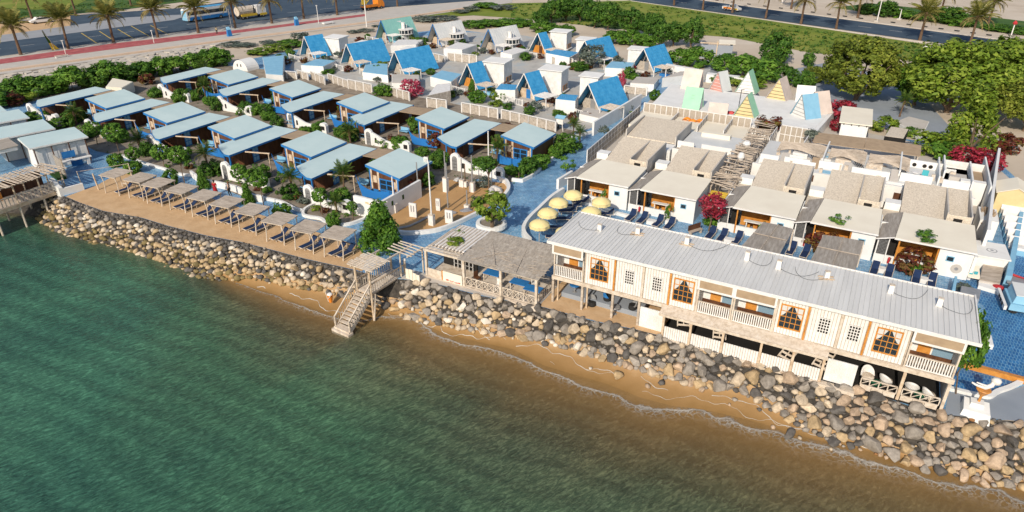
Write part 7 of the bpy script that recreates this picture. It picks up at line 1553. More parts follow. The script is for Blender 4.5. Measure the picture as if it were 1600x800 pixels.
for px, h, w, kd, l in [((183, 260), 1.9, 1.9, 'midbush', 'leafy shrub left of the second cabana roof'), ((211, 270), 1.7, 2.1, 'midbush', 'leafy shrub behind the second cabana'), ((269, 287), 1.9, 1.7, 'midbush', 'leafy shrub behind the third cabana roof'), ((319, 295), 2.6, 1.5, 'conifer', 'pointed shrub beside the walker in red'), ((388, 318), 2.3, 1.6, 'conifer', 'pointed shrub right of the sixth cabana'), ((442, 340), 1.8, 2.1, 'midbush', 'round leafy shrub behind the ninth cabana'), ((522, 356), 1.8, 1.6, 'midbush', 'leafy shrub behind the tenth cabana'), ((527, 322), 1.7, 1.4, 'sparse', 'thin young tree before the white villa wall'), ((63, 188), 1.5, 2.8, 'topiary', 'flat clipped shrub behind the farthest white cabin'), ((92, 200), 1.5, 2.3, 'topiary', 'clipped shrub behind the second white cabin'), ((120, 190), 2.2, 3.4, 'bush', 'dark bush before the first front row cottage'), ((287, 158), 2.2, 2.6, 'bush', 'dark round bush right of the first back row gate'), ((322, 152), 2.0, 2.8, 'bush', 'dark bush under the second back row palm'), ((384, 176), 1.9, 2.1, 'bush', 'dark bush right of the second back row gate'), ((418, 180), 1.9, 2.4, 'bush', 'dark bush beside the second back row sail'), ((232, 132), 2.2, 2.6, 'maroon', 'reddish bush behind the first front row cottage'), ((242, 152), 1.5, 2.2, 'midbush', 'low green bush before the second front cottage'), ((600, 150), 2.2, 3.0, 'midbush', 'round green bush left of the pink bush'), ((495, 208), 1.5, 1.7, 'midbush', 'small bush by the third back row gate'), ((540, 214), 2.0, 2.5, 'bush', 'dark bush before the fourth back row cottage'), ((621, 232), 1.7, 1.9, 'midbush', 'bright green bush right of the fourth back row gate'), ((617, 224), 1.3, 2.4, 'maroon', 'reddish leaved bush behind the bright green bush'), ((686, 232), 2.4, 2.8, 'maroon', 'reddish trailing bush left of the last back row gate'), ((682, 262), 1.9, 2.0, 'bush', 'dark bush behind the sand court'), ((640, 300), 2.1, 2.6, 'maroon', 'reddish bush in the shade of the last front cottage'), ((668, 290), 1.8, 1.9, 'bush', 'dark climbing bush behind the tall pole'), ((885, 236), 2.5, 3.6, 'bush', 'broad dark bush beside the blue alley'), ((826, 272), 2.2, 2.6, 'bush', 'dark green bush at the alley corner'), ((845, 262), 1.9, 2.6, 'midbush', 'green bush in the alley bed'), ((811, 278), 1.6, 1.4, 'sparse', 'white flowering shrub by the alley'), ((868, 246), 1.8, 2.2, 'midbush', 'yellowish green bush under the alley palm'), ((808, 215), 1.5, 3.4, 'maroon', 'maroon hedge behind the last back row cottage'), ((790, 205), 1.2, 3.2, 'maroon', 'maroon hedge by the white fence'), ((640, 175), .9, 2.6, 'maroon', 'low maroon hedge below the pink bush'), ((720, 200), 1.0, 4.0, 'bush', 'dark climbing hedge behind the back cottages'), ((745, 322), 1.2, 1.6, 'grey', 'grey green shrub at the back of the court'), ((754, 292), 1.4, 2.2, 'grey', 'grey green shrubs right of the white box pole'), ((475, 320), .9, 1.6, 'scrub', 'dry shrub in the gravel bed'), ((300, 262), 1.2, 1.8, 'sparse', 'yellowish shrub under the third cottage'), ((440, 285), 1.4, 1.4, 'sparse', 'young shrub by the wooden rail of the third cottage'), ((365, 250), 1.6, 1.5, 'maroon', 'reddish shrub before the third front cottage'), ((404, 238), 1.7, 1.6, 'maroon', 'reddish shrub by the third cottage beam'), ((262, 220), 1.4, 2.0, 'maroon', 'reddish shrub before the second cottage'), ((560, 262), 1.7, 1.8, 'maroon', 'dark reddish climber on the last terrace canopy'), ((350, 205), 1.6, 2.2, 'bush', 'dark shrub under the third cottage canopy'), ((250, 192), 1.6, 2.2, 'bush', 'dark shrub under the second cottage canopy'), ((462, 232), 1.5, 2.0, 'bush', 'dark shrub under the fourth cottage canopy'), ((588, 150), 1.0, 1.4, 'sparse', 'small plant by the white framed fence'), ((536, 162), 1.0, 1.6, 'maroon', 'small red plant on the back row roof edge')]:
    plant(px, h, w, kd, l, 'shrub', group='garden shrubs' if kd not in ('maroon',) else 'reddish garden shrubs')
plant((597, 388), 4.0, 4.2, 'conifer', 'large bright green conifer between cabanas and stairs', 'conifer', .3, None, 'conifer', tr=.14)
plant((769, 356), 2.9, 3.6, 'yellow', 'leaning fine leaved tree in the round white planter', 'tree', .9, None, 'planter_tree', tr=.22, z0=.6)
plant((764, 300), 1.8, 2.2, 'bush', 'slender tree with dark crown at the right of the court', 'tree', 2.3, None, 'slender_tree', tr=.09)
plant((885, 272), 1.6, 1.9, 'sparse', 'thin young tree standing in the blue alley', 'tree', .6, 'thin alley trees', 'young_tree', tr=.04); plant((943, 222), 1.4, 1.4, 'scrub', 'bare branching sapling in the upper alley', 'tree', .9, 'thin alley trees', 'young_tree', tr=.03)
plant((1107, 361), 2.3, 3.1, 'red', 'red flowering bougainvillea tree in a white pot between the villas', 'flowering tree', 1.5, None, 'flowering_tree', tr=.08); plant((1112, 352), 1.2, 1.8, 'midbush', 'green climbing plant below the flowering tree', 'shrub')
plant((643, 150), 3.0, 3.8, 'pink', 'round pink blossoming bush before the wide blue A-frame', 'flowering bush', None, None, 'flowering_bush')
plant((925, 106), 3.8, 6.2, 'grey', 'grey green spreading tree before the back row A-frame', 'tree', .6, None, 'grey_tree', tr=.16)
plant((905, 110), 1.8, 3.8, 'darktree', 'dark bush under the grey green tree', 'shrub'); plant((983, 122), 2.2, 2.6, 'bush', 'dark green bush left of the right end A-frame', 'shrub'); plant((988, 112), 1.3, 1.5, 'red', 'orange red plant beside the right end A-frame', 'shrub')
plant((972, 138), 3.4, 1.4, 'pink', 'dull pink shrub behind the nearest A-frame ridge', 'shrub'); plant((738, 143), 2.0, 1.6, 'conifer', 'small pointed shrub before the middle narrow A-frame', 'shrub'); plant((772, 156), 1.6, 1.6, 'yellow', 'yellow flowering shrub right of the middle narrow A-frame', 'shrub'); plant((745, 160), 2.0, 3.0, 'midbush', 'green bush before the stone fence', 'shrub'); plant((835, 175), 1.8, 2.4, 'scrub', 'grey shrub before the front narrow A-frame', 'shrub'); plant((828, 180), 1.5, 1.8, 'bush', 'dark shrub below the front narrow A-frame', 'shrub'); plant((700, 70), 1.8, 2.8, 'maroon', 'reddish shrub under the whitish A-frame gable', 'shrub'); plant((660, 72), 2.0, 3.0, 'bush', 'dark shrub inside the whitish A-frame gable', 'shrub'); plant((755, 84), 1.4, 2.2, 'scrub', 'agave like shrub before the pale A-frame', 'shrub'); plant((790, 80), 1.2, 2.4, 'maroon', 'reddish plants beside the pale A-frame', 'shrub'); plant((512, 100), 1.6, 2.4, 'scrub', 'dry shrub right of the leftmost A-frame', 'shrub'); plant((470, 62), 1.8, 4.6, 'scrub', 'grey shrub behind the leftmost A-frame', 'shrub')
plant((1023, 157), 1.9, 1.9, 'bush', 'small green bush beside the white slotted wall', 'shrub'); plant((992, 182), 1.0, 1.6, 'yellow', 'agave tuft at the top of the alley fence', 'shrub'); plant((872, 200), 1.2, 1.6, 'scrub', 'grey shrub on the stone fence', 'shrub')
# --- shrubs crowding each cottage court
for r in range(2):
    for k in range(5):
        S = sp(*S_PX[r][k], ZR); Lp = sp(*L_PX[r][k], ZR); nm = '%s cottage of the %s' % (ORD[k], ROWN[r])
        for (x, y, h, w, kd, l) in tuple(q_ for q_ in ((Lp[0] - 2.0, Lp[1] - .9, 1.9, 2.2, 'bush', 'dark bush at the porch end of the '), (S[0] - 5.4, S[1] - 2.9, 1.7, 2.1, 'midbush', 'green bush beside the sail of the '), (S[0] - 6.6, S[1] + 3.4, 2.3, 2.0, 'maroon' if (k + r) % 2 else 'bush', 'leafy climber under the tan canopy of the '), (S[0] - 1.2, S[1] - 3.4, 1.4, 1.9, 'midbush', 'low green shrub before the square room of the '), (Lp[0] + 3.3, Lp[1] - 1.0, 1.3, 1.7, 'sparse' if k % 2 else 'midbush', 'young shrub behind the garden wall of the '), (Lp[0] + 1.6, Lp[1] + 8.6, 1.8, 2.4, 'bush', 'dark shrub behind the terrace wall of the ')) if not (r == 0 and ('garden wall' in q_[5] or 'square room' in q_[5]))):
            plant(None, h * random.uniform(.85, 1.2), w * random.uniform(.85, 1.25), kd, l + nm, 'shrub', group='shrubs in the cottage courts', world=wp(x + random.uniform(-.3, .3), y + random.uniform(-.3, .3), 0))
for i in range(26):
    u = i / 25; x = lerp(205, 585, u); y = np.interp(x, [190, 237, 275, 312, 345, 385, 440, 478, 510, 542, 570], [238, 252, 266, 278, 288, 302, 312, 328, 341, 343, 336]) - random.uniform(2, 12)
    plant((x, y), random.uniform(.4, .8), random.uniform(.6, 1.2), random.choice(['midbush', 'sparse', 'sparse', 'yellow', 'maroon', 'scrub']), 'small bed plant along the promenade wall, %s from the left' % (ORD[i] if i < 20 else ['twenty first', 'twenty second', 'twenty third', 'twenty fourth', 'twenty fifth', 'twenty sixth'][i - 20]), 'plant', group='small plants in the promenade bed', name='bed_plant')
for i, (pk, re_, m, kd, lab) in enumerate(AFS):
    p = at(*pk, 4.2); p.z = 0; ax = Vector((math.cos(AFA), math.sin(AFA), 0)); ay = Vector((-ax.y, ax.x, 0))
    for (x, y, h, w, kd2, l) in ((-3.0, -1.6, 1.5, 1.7, 'midbush', 'green shrub left of the gable of the '), (3.0, -2.6, 1.2, 1.6, 'maroon', 'reddish shrub right of the gable of the '), (1.2, -3.6, .9, 1.5, 'scrub', 'grey shrub before the railing of the '), (-2.2, -3.8, .8, 1.4, 'yellow', 'yellowish plant before the railing of the ')):
        plant(None, h * random.uniform(.7, 1.2), w * random.uniform(.8, 1.3), kd2, (l + lab).replace(', second of the front row', '').replace(' at the left end of the front row', ' at the left').replace(' in the middle of the front row', ' mid row').replace(' left of the nearest wide one', ' second from right').replace(' in the back row behind the grey tree', ' behind the grey tree').replace(' at the right end of the back row', ' at far right').replace(' at the back beside the towers', ' by the towers').replace('reddish shrub right of the gable', 'reddish shrub right').replace('green shrub left of the gable', 'green shrub left').replace('grey shrub before the railing', 'grey shrub in front').replace('yellowish plant before the railing', 'yellowish plant in front').replace(', rightmost of the towered ones', '').replace(' with white bridge tower', '').replace(' with blue edge and white tower', ''), 'shrub', group='shrubs among the A-frames', world=p + ax * (x + random.uniform(-.5, .5)) + ay * (y + random.uniform(-.4, .4)))
SIDE = [(4.2, 1.5, 'right of the '), (4.4, 4.5, 'at the right rear of the '), (-3.6, 2.5, 'left of the '), (-1.0, -5.2, 'in the yard before the '), (1.8, -5.6, 'at the yard corner of the ')]
for i, (pk, re_, m, kd, lab) in enumerate(AFS):
    p = at(*pk, 4.2); p.z = 0; ax = Vector((math.cos(AFA), math.sin(AFA), 0)); ay = Vector((-ax.y, ax.x, 0)); sl = lab.split(',')[0].replace(' at the left end of the front row', ' at the left').replace(' in the middle of the front row', ' mid row').replace(' left of the nearest wide one', ' second from right').replace(' in the back row behind the grey tree', ' behind the grey tree').replace(' at the right end of the back row', ' at far right').replace(' at the back beside the towers', ' by the towers').replace(' with blue edge and white tower', '').replace(' with white bridge tower', '')
    for j, (x, y, l) in enumerate(SIDE):
        k2 = ['midbush', 'scrub', 'yellow', 'bush', 'maroon'][(i + j) % 5]; w_ = {'midbush': 'green', 'scrub': 'grey', 'yellow': 'yellowish', 'bush': 'dark', 'maroon': 'reddish'}[k2]
        plant(None, random.uniform(.8, 1.7), random.uniform(1.3, 2.4), k2, '%s yard shrub %s%s' % (w_, l, sl), 'shrub', group='yard shrubs of the A-frames', world=p + ax * x + ay * y)
# --- left hedge
for i, (px, h, w, kd) in enumerate([((-8, 168), 3.2, 6.5, 'hedge'), ((18, 165), 2.4, 4.5, 'maroon'), ((32, 152), 3.6, 5.5, 'hedge'), ((62, 148), 3.2, 6, 'hedge'), ((85, 145), 2.8, 5, 'hedge'), ((116, 141), 4.4, 6.2, 'hedge'), ((146, 137), 3.2, 5, 'bush'), ((175, 131), 4.2, 6.2, 'hedge'), ((204, 126), 3.2, 5, 'bush'), ((228, 121), 3.2, 5, 'hedge'), ((252, 117), 3.4, 5, 'hedge'), ((276, 113), 3.2, 5, 'hedge'), ((300, 109), 3.4, 5, 'hedge'), ((324, 105), 3.4, 5, 'hedge'), ((344, 102), 3.6, 5, 'hedge'), ((40, 158), 1.6, 4, 'yellow')]):
    plant(px, h, w, kd, 'green hedge bush behind the front cottages, %s from the left' % ORD[i], 'hedge bush', group='hedge behind the cottages', name='hedge_bush')
# --- dark trees behind the A-frames
for i, (px, h, w) in enumerate([((845, 42), 4.2, 5), ((862, 36), 5.5, 6), ((884, 33), 6.0, 6.5), ((906, 34), 6.4, 6), ((928, 44), 6.2, 6), ((950, 47), 6.4, 6), ((985, 56), 6.4, 6), ((1012, 60), 5.4, 4.5), ((1022, 66), 6.0, 5), ((1052, 72), 5.2, 5), ((1080, 76), 6.2, 5), ((1034, 75), 5.0, 4)]):
    plant(px, h * .85, w, 'darktree', 'dark evergreen tree behind the A-frames, %s from the left' % ORD[i], 'tree', h * .15, 'dark trees behind the A-frames', 'evergreen_tree', tr=.2)
for i, (px, h, w, kd) in enumerate([((850, 50), 2.6, 7, 'hedge'), ((880, 56), 2.6, 6, 'hedge'), ((962, 68), 3.0, 6, 'hedge'), ((985, 70), 3.4, 6, 'hedge'), ((1008, 74), 3.0, 5, 'hedge'), ((1062, 100), 3.2, 5.2, 'hedge'), ((1088, 104), 3.9, 6, 'hedge'), ((1133, 112), 3.6, 5.2, 'hedge'), ((1160, 118), 4.2, 5.5, 'hedge'), ((1180, 122), 3.2, 5, 'hedge'), ((1210, 98), 6.2, 6.5, 'darktree'), ((1192, 128), 4.6, 6, 'hedge'), ((1222, 132), 3.6, 4.4, 'bush'), ((1262, 104), 3.0, 2.4, 'bush'), ((1255, 138), 3.2, 3.6, 'bush'), ((1270, 128), 3.0, 4.5, 'olive'), ((1130, 130), 1.6, 5, 'bush'), ((1165, 135), 1.8, 6, 'yellow')]):
    plant(px, h, w, kd, 'rounded bush on the lawn side of the resort, %s in the row' % ORD[i], 'bush', group='bushes beside the lawn')
# --- big spreading trees at the right
plant((1336, 156), 9.6, 13.0, 'olive', 'big olive green spreading tree above the white shed', 'tree', .5, None, 'spreading_tree', tr=.4)
plant((1478, 176), 10.2, 14.5, 'bigtree', 'broad yellow green tree left of the right edge', 'tree', .5, None, 'spreading_tree', tr=.45); plant((1560, 168), 10.0, 14.5, 'bigtree', 'broad yellow green tree at the right edge', 'tree', .5, None, 'spreading_tree', tr=.45); plant((1428, 165), 5.8, 7.0, 'midbush', 'dark green lower tree under the broad tree, over the blue lot', 'tree', .9, None, 'spreading_tree', tr=.3); plant((1600, 205), 6.4, 9.0, 'olive', 'olive tree crown cut by the right edge', 'tree', 1.0, None, 'spreading_tree', tr=.3)
plant((1512, 238), 7.6, 7.4, 'feather', 'feathery yellow green tree above the red bougainvillea', 'tree', .5, None, 'feathery_tree', tr=.25)
plant((1445, 240), 3.0, 4.6, 'yellow', 'spiky yellow green plants right of the brown matting', 'shrub'); plant((1380, 206), 2.4, 3.4, 'yellow', 'bright yellow green bush beside the white shed', 'shrub'); plant((1423, 213), 1.4, 2.2, 'bush', 'small dark bush by the pale patio', 'shrub'); plant((1475, 250), 2.6, 4.2, 'midbush', 'green banana like leaves behind the pot wall', 'shrub')
plant((1312, 190), 3.6, 4.2, 'red', 'red bougainvillea left of the white shed', 'flowering bush', None, 'red bougainvillea bushes', 'bougainvillea'); plant((1306, 204), 2.0, 2.0, 'red', 'low red bougainvillea below the first', 'flowering bush', None, 'red bougainvillea bushes', 'bougainvillea'); plant((1505, 262), 2.8, 3.8, 'red', 'red bougainvillea above the walled courtyard', 'flowering bush', None, 'red bougainvillea bushes', 'bougainvillea'); plant((1540, 268), 3.0, 3.6, 'red', 'crimson bougainvillea behind the butter hut', 'flowering bush', None, 'red bougainvillea bushes', 'bougainvillea'); plant((1572, 238), 2.6, 4.2, 'maroon', 'dull red flowering shrub at the right edge', 'flowering bush', None, 'red bougainvillea bushes', 'bougainvillea')
plant((1190, 200), 2.0, 3.4, 'maroon', 'red leaved plant at the top of the trellis walk', 'shrub', z0=1.6, world=wp(7.5, 49.8, 1.6)); plant((1270, 205), 1.6, 2.2, 'scrub', 'dry plant beside the short lattice fence', 'shrub', world=wp(13.3, 47.5, 1.6), z0=1.6)
for x, y, h, w, kd, l in ((3.6, 19.3, 2.2, .9, 'sparse', 'slim green climber before the second villa table'), (-3.4, 19.3, 2.2, .8, 'sparse', 'slim green climber before the first villa table'), (12.4, 19.5, 2.0, .9, 'sparse', 'slim green climber before the third villa table'), (17.9, 19.6, 2.1, 2.8, 'maroon', 'red flowering creeper in the orange bay behind the canopies'), (25.1, 19.3, 2.2, 3.0, 'maroon', 'red flowering creeper in the last orange bay'), (25.3, 18.9, 1.2, 1.2, 'midbush', 'green potted shrub before the last villa'), (29.1, 17.6, .8, 1.4, 'scrub', 'dry shrub by the grey hatch')):
    plant(None, h, w, kd, l, 'creeper' if 'creep' in l or 'climb' in l else 'shrub', world=wp(x, y, 0), name='creeper' if 'creep' in l or 'climb' in l else 'bush')
plant(None, .7, 2.4, 'sparse', 'thin creeper lying on the last cream roof', 'creeper', world=wp(25.6, 20.4, 2.8), z0=2.8, name='creeper'); plant(None, .6, 1.8, 'sparse', 'thin creeper lying on the fourth cream roof', 'creeper', world=wp(18.8, 20.6, 2.8), z0=2.8, name='creeper')
plant(None, 3.4, 1.5, 'midbush', 'green vine climbing the right end of the long house', 'vine', 2.2, tr=.05, world=wp(28.15, 2.2, 0), name='vine'); plant(None, 3.8, 1.5, 'midbush', 'green vine at the rear corner of the long house', 'vine', 1.8, tr=.05, world=wp(28.2, 4.4, 0), name='vine')
plant(None, .6, 1.6, 'yellow', 'yellow green plant on the deck roof corner', 'shrub', world=wp(-9.6, .6, 2.6), z0=2.6); plant(None, 1.1, 1.2, 'sparse', 'thin grey shrub rising behind the deck roof', 'shrub', world=wp(-10.4, 2.6, 2.0), z0=2.0)
# --- verges
for i, (px, h, w, kd) in enumerate([((410, 84), 1.3, 6, 'yellow'), ((432, 79), 1.5, 6, 'yellow'), ((455, 73), 1.6, 6, 'hedge'), ((420, 70), 1.0, 5, 'scrub'), ((550, 52), .8, 3, 'scrub'), ((572, 50), .9, 4, 'scrub'), ((590, 42), .5, 3, 'scrub'), ((668, 33), 1.4, 8, 'scrub'), ((690, 31), 1.2, 8, 'scrub'), ((742, 43), 1.8, 7, 'hedge'), ((765, 41), 1.8, 7, 'hedge'), ((788, 40), 1.8, 7, 'hedge'), ((812, 41), 2.0, 7, 'hedge'), ((735, 18), 1.5, 5, 'scrub'), ((760, 12), 1.6, 8, 'hedge'), ((785, 15), 1.4, 8, 'scrub'), ((720, 20), 1.0, 5, 'scrub'), ((360, 72), 1.0, 5, 'scrub'), ((385, 73), .8, 5, 'scrub')]):
    plant(px, h, w, kd, 'low scrub on the sandy verge beyond the resort, %s from the list of mounds' % ORD[i] if False else 'low %s mound on the sandy verge, %s one' % ('grey' if kd == 'scrub' else 'green', ORD[i]), 'scrub', group='scrub on the sandy verges', name='scrub')
for i, (px, h, w, kd) in enumerate([((1352, 22), 3.0, 6, 'darktree'), ((1385, 26), 4.2, 8, 'darktree'), ((1415, 28), 2.2, 8, 'hedge'), ((1445, 32), 2.0, 8, 'hedge'), ((1480, 36), 4.2, 9, 'darktree'), ((1500, 40), 2.0, 8, 'hedge'), ((1560, 48), 1.6, 8, 'hedge'), ((1590, 52), 1.6, 8, 'hedge')]):
    plant(px, h, w, kd, 'green shrub on the far verge of the right road, %s from the left' % ORD[i], 'shrub', group='shrubs on the far verge')
# rough grass hummocks and weeds on the lawns: uncountable
rg = np.random.default_rng(5); G = MB()
def tuft(p, s_, n_=7):
    for j in range(n_):
        a = random.uniform(0, 6.28); d = Vector((math.cos(a), math.sin(a), 0)) * s_ * random.uniform(.3, 1); e = Vector((-d.y, d.x, 0)) * .35; q = Vector(p) + d * .4
        G.poly([q - e, q + e, q + d * .6 + Vector((0, 0, s_ * random.uniform(.25, .6)))])
for _ in range(1500):
    x = random.uniform(800, 1620); lo = np.interp(x, [640, 800, 985, 1200, 1400, 1600, 1800], [30, 7, 4, 36, 64, 95, 124]); hi = np.interp(x, [640, 800, 960, 1140, 1265, 1430, 1600, 1800], [32, 28, 46, 58, 84, 96, 125, 140])
    tuft(at(x, random.uniform(lo, hi), 0), random.uniform(.35, 1.1))
for _ in range(300): x = random.uniform(0, 300); tuft(at(x, np.interp(x, [0, 110, 200, 300], [28, 20, 12, 1]) - random.uniform(0, 12), 0), random.uniform(.4, .9))
struct('rough_grass', G, GREENGR, kind='stuff')
G = MB()
for _ in range(900):
    x = random.uniform(150, 860); y = np.interp(x, [150, 330, 560, 860], [160, 150, 190, 230]) + random.uniform(-35, 90)
    p = at(x, y, 0); s_ = sp(x, y)
    if not (5 < s_[1] < 45 and s_[0] < -14): continue
    tuft(p, random.uniform(.15, .4), 5)
struct('ground_cover', G, L_MID, kind='stuff')

# ================================================================ ROAD, VEHICLES, STREET FURNITURE, PEOPLE
RA = (at(400, 34) - at(0, 89)); RA = math.atan2(RA.y, RA.x); RB = (at(1600, 80) - at(1200, 24)); RB = math.atan2(RB.y, RB.x)
def wheels(t, xs, w, r_=.45):
    me = MB().lathe([(r_ * .5, -.14), (r_, -.12), (r_, .12), (r_ * .5, .14)], 16).mesh('wheel', RUBBER); hub = MB().lathe([(.02, -.15), (r_ * .45, -.145), (r_ * .45, .145), (.02, .15)], 10).mesh('hub', STEEL)
    for x in xs:
        for y in (-w / 2, w / 2): o = part('wheel', me, None, t, loc=(x, y, r_), rot=(R(90), 0, 0)); part('hub', hub, None, o)
t = thing('coach', 'white and blue coach on the left road behind the palms', 'bus', at(322, 31, 0), RA + R(4))
part('body', MB().side([(-5.6, .5), (5.6, .5), (5.6, 3.0), (5.3, 3.2), (-5.3, 3.2), (-5.6, 2.9)], -1.25, 1.25), WPAINT, t); part('skirt', MB().box(-5.0, 5.62, -1.27, -1.252, .5, 1.3), BLUEP, t); part('window_band', MB().box(-5.3, 5.3, -1.262, -1.252, 1.75, 2.6), GLASS, t); part('windscreen', MB().box(-5.63, -5.602, -1.1, 1.1, 1.3, 2.8), LBLUE, t); part('roof_panel', MB().box(-1.5, 5.2, -1.1, 1.1, 3.202, 3.3), BLUEROOF, t); part('front_panel', MB().box(-5.64, -5.603, -1.2, 1.2, .5, 1.25), LBLUE, t); wheels(t, (-3.8, 3.6), 2.3, .5)
t = thing('tanker_truck', 'white and yellow truck with a tank behind the palm', 'truck', at(393, 28, 0), RA + R(4))
part('chassis', MB().box(-4, 4, -.9, .9, .6, .9), RUBBER, t); part('tank', MB().tube([(-4, 0, 2.0), (.2, 0, 2.0)], 1.15, 14), WHITEWOOD, t); part('cab', MB().side([(1.2, .9), (3.9, .9), (3.9, 2.1), (3.3, 3.0), (1.2, 3.0)], -1.2, 1.2), WPAINT, t); part('windscreen', MB().slab([(3.35, -1.05, 2.97), (3.93, -1.05, 2.12), (3.93, 1.05, 2.12), (3.35, 1.05, 2.97)], .03), GLASS, t); part('side_tank', MB().box(-3.5, 1.1, -1.25, -.92, .7, 1.25), YELP, t); part('yellow_bumper', MB().box(2.0, 4.05, -1.26, -1.21, .55, 1.1), YELP, t); part('arch', MB().tube([(.5, -.9, .9), (.5, -.9, 3.2), (.5, .9, 3.2), (.5, .9, .9)], .12, 6), RUBBER, t); wheels(t, (-3.2, -2.0, 2.9), 2.2, .5)
t = thing('tow_truck', 'orange flatbed truck on the left road near the top', 'truck', at(582, 15, 0), RA + R(3))
part('bed', MB().box(-3.4, 1.1, -1.1, 1.1, .9, 1.15).box(-3.4, 1.1, -1.12, -1.05, 1.152, 1.6), ORANGEP, t); part('cab', MB().side([(1.3, .6), (3.6, .6), (3.6, 1.5), (3.0, 2.4), (1.3, 2.5)], -1.1, 1.1), ORANGEP, t); part('windscreen', MB().slab([(3.04, -.95, 2.38), (3.62, -.95, 1.55), (3.62, .95, 1.55), (3.04, .95, 2.38)], .03), GLASS, t); part('crane_frame', MB().bar((-3.2, 0, 1.2), (-1.0, 0, 2.6), .2).bar((-3.3, -.8, 1.2), (-3.3, -.8, 2.3), .12).bar((-3.3, .8, 1.2), (-3.3, .8, 2.3), .12), YELP, t); part('chassis', MB().box(-3.3, 3.3, -.8, .8, .5, .85), RUBBER, t); wheels(t, (-2.4, 2.4), 2.0, .45)
def car(px, rz, label, body, kind='car', L_=4.4):
    t = thing('parked_car' if kind == 'car' else 'pickup', label, kind, at(*px, 0), rz); h = L_ / 2
    part('body', MB().side([(-h, .4), (h, .4), (h, .8), (h - .9, 1.0), (h - 1.6, 1.5), (-h + .8, 1.55), (-h + .1, 1.0)] if kind != 'pickup' else [(-h, .45), (h, .45), (h, .95), (h - 1.0, 1.05), (h - 1.6, 1.7), (h - 2.9, 1.75), (h - 3.0, 1.1), (-h, 1.1)], -.88, .88), body, t)
    part('side_window', MB().side([(-h + .6, 1.05), (h - 1.25, 1.05), (h - 1.7, 1.42), (-h + .95, 1.46)] if kind != 'pickup' else [(h - 2.8, 1.15), (h - 1.35, 1.15), (h - 1.75, 1.6), (h - 2.8, 1.62)], -.9, .9), GLASS, t)
    for y in (-.55, .55): part('headlight', MB().box(h - .02, h + .02, y - .2, y + .2, .6, .78), PGLASS, t)
    wheels(t, (-h + .8, h - .85), 1.62, .33); return t
car((66, 36), RA + R(180), 'white van on the far carriageway at the left', WPAINT, 'van', 5.2); t = car((1143, 17), RB, 'white and yellow pickup on the right road', WPAINT, 'pickup', 5.2); part('yellow_side_panel', MB().box(-2.2, .4, -.91, -.895, .55, 1.0), ORANGEP, t); part('yellow_side_panel', MB().box(1.4, 2.4, -.91, -.895, .55, .9), YELP, t)
car((1607, 81), RB, 'dark red car at the right edge on the right road', REDP, 'car')
for px, l in (((359, 57), 'tall bright blue draped bin on the pavement beside the palm'), ((464, 40), 'blue bin leaning beside the eighth date palm')):
    t = thing('blue_bin', l, 'bin', at(*px, 0), RA, 'blue bins on the pavement'); part('body', MB().prism([(-.5, -.4, 0), (.5, -.4, 0), (.5, .4, 0), (-.5, .4, 0)], [(-.42, -.3, 1.5), (.42, -.3, 1.5), (.36, .3, 1.9), (-.36, .3, 1.9)]), BLUEP, t); part('lid', MB().prism([(-.45, -.33, 1.5), (.45, -.33, 1.5), (.4, .33, 1.92), (-.4, .33, 1.92)], [(-.35, -.2, 1.8), (.35, -.2, 1.8), (.3, .2, 2.1), (-.3, .2, 2.1)]), LBLUE, t)
t = thing('feather_flag', 'green and yellow feather flag standing by the left road', 'flag', at(86, 79, 0), RA); part('pole', MB().tube([(0, 0, 0), (-.3, 0, 2), (-1.3, 0, 4.2)], .04, 6), WPAINT, t); part('flag_top', MB().prism([(-.75, 0, 1.6), (-.2, 0, 1.6), (-1.1, 0, 4.2), (-1.35, 0, 4.2)], [(-.75, .03, 1.6), (-.2, .03, 1.6), (-1.1, .03, 4.2), (-1.35, .03, 4.2)]), L_MID, t); part('flag_bottom', MB().prism([(-.45, 0, .1), (.85, 0, .25), (-.2, 0, 1.59), (-.75, 0, 1.59)], [(-.45, .03, .1), (.85, .03, .25), (-.2, .03, 1.59), (-.75, .03, 1.59)]), YELP, t)
for i, (px, h, l) in enumerate([((103, 85), 2.6, 'short white post by the second date palm'), ((241, 68), 2.6, 'short white post by the fourth date palm'), ((362, 44), 4.2, 'white lamp pole behind the blue bin'), ((498, 37), 4.2, 'thin pale pole left of the ninth date palm')]):
    t = thing('white_post', l, 'post', at(*px, 0), RA, 'white posts on the pavement'); part('pole', MB().tube([(0, 0, 0), (0, 0, h)], .07, 6), WPAINT, t); part('cap', MB().box(-.16, .16, -.12, .12, h, h + .2), WPAINT, t)
t = thing('yellow_sign', 'white pole with a yellow sign plate near the orange truck', 'sign', at(573, 42, 0), RA); part('pole', MB().tube([(0, 0, 0), (0, 0, 6.2)], .13, 7), WPAINT, t); part('plate', MB().box(-.8, .6, -.05, .05, 5.2, 6.6), YELP, t)
t = thing('street_bench', 'white bench frame on the pale pavement at the left', 'bench', at(97, 90, 0), RA); part('seat', MB().box(-1.2, 1.2, -.25, .25, .4, .48), WHITEWOOD, t); part('leg', MB().box(-1.1, -1.0, -.2, .2, 0, .399), WPAINT, t); part('leg', MB().box(1.0, 1.1, -.2, .2, 0, .399), WPAINT, t)
t = thing('white_bench', 'white rounded bench on the pavement left of the yellow sign', 'bench', at(513, 38, 0), RA); part('seat', MB().box(-1.5, 1.5, -.5, .5, .25, .55), WPAINT, t); part('leg', MB().box(-1.2, -.8, -.4, .4, 0, .249), WPAINT, t); part('leg', MB().box(.8, 1.2, -.4, .4, 0, .249), WPAINT, t)
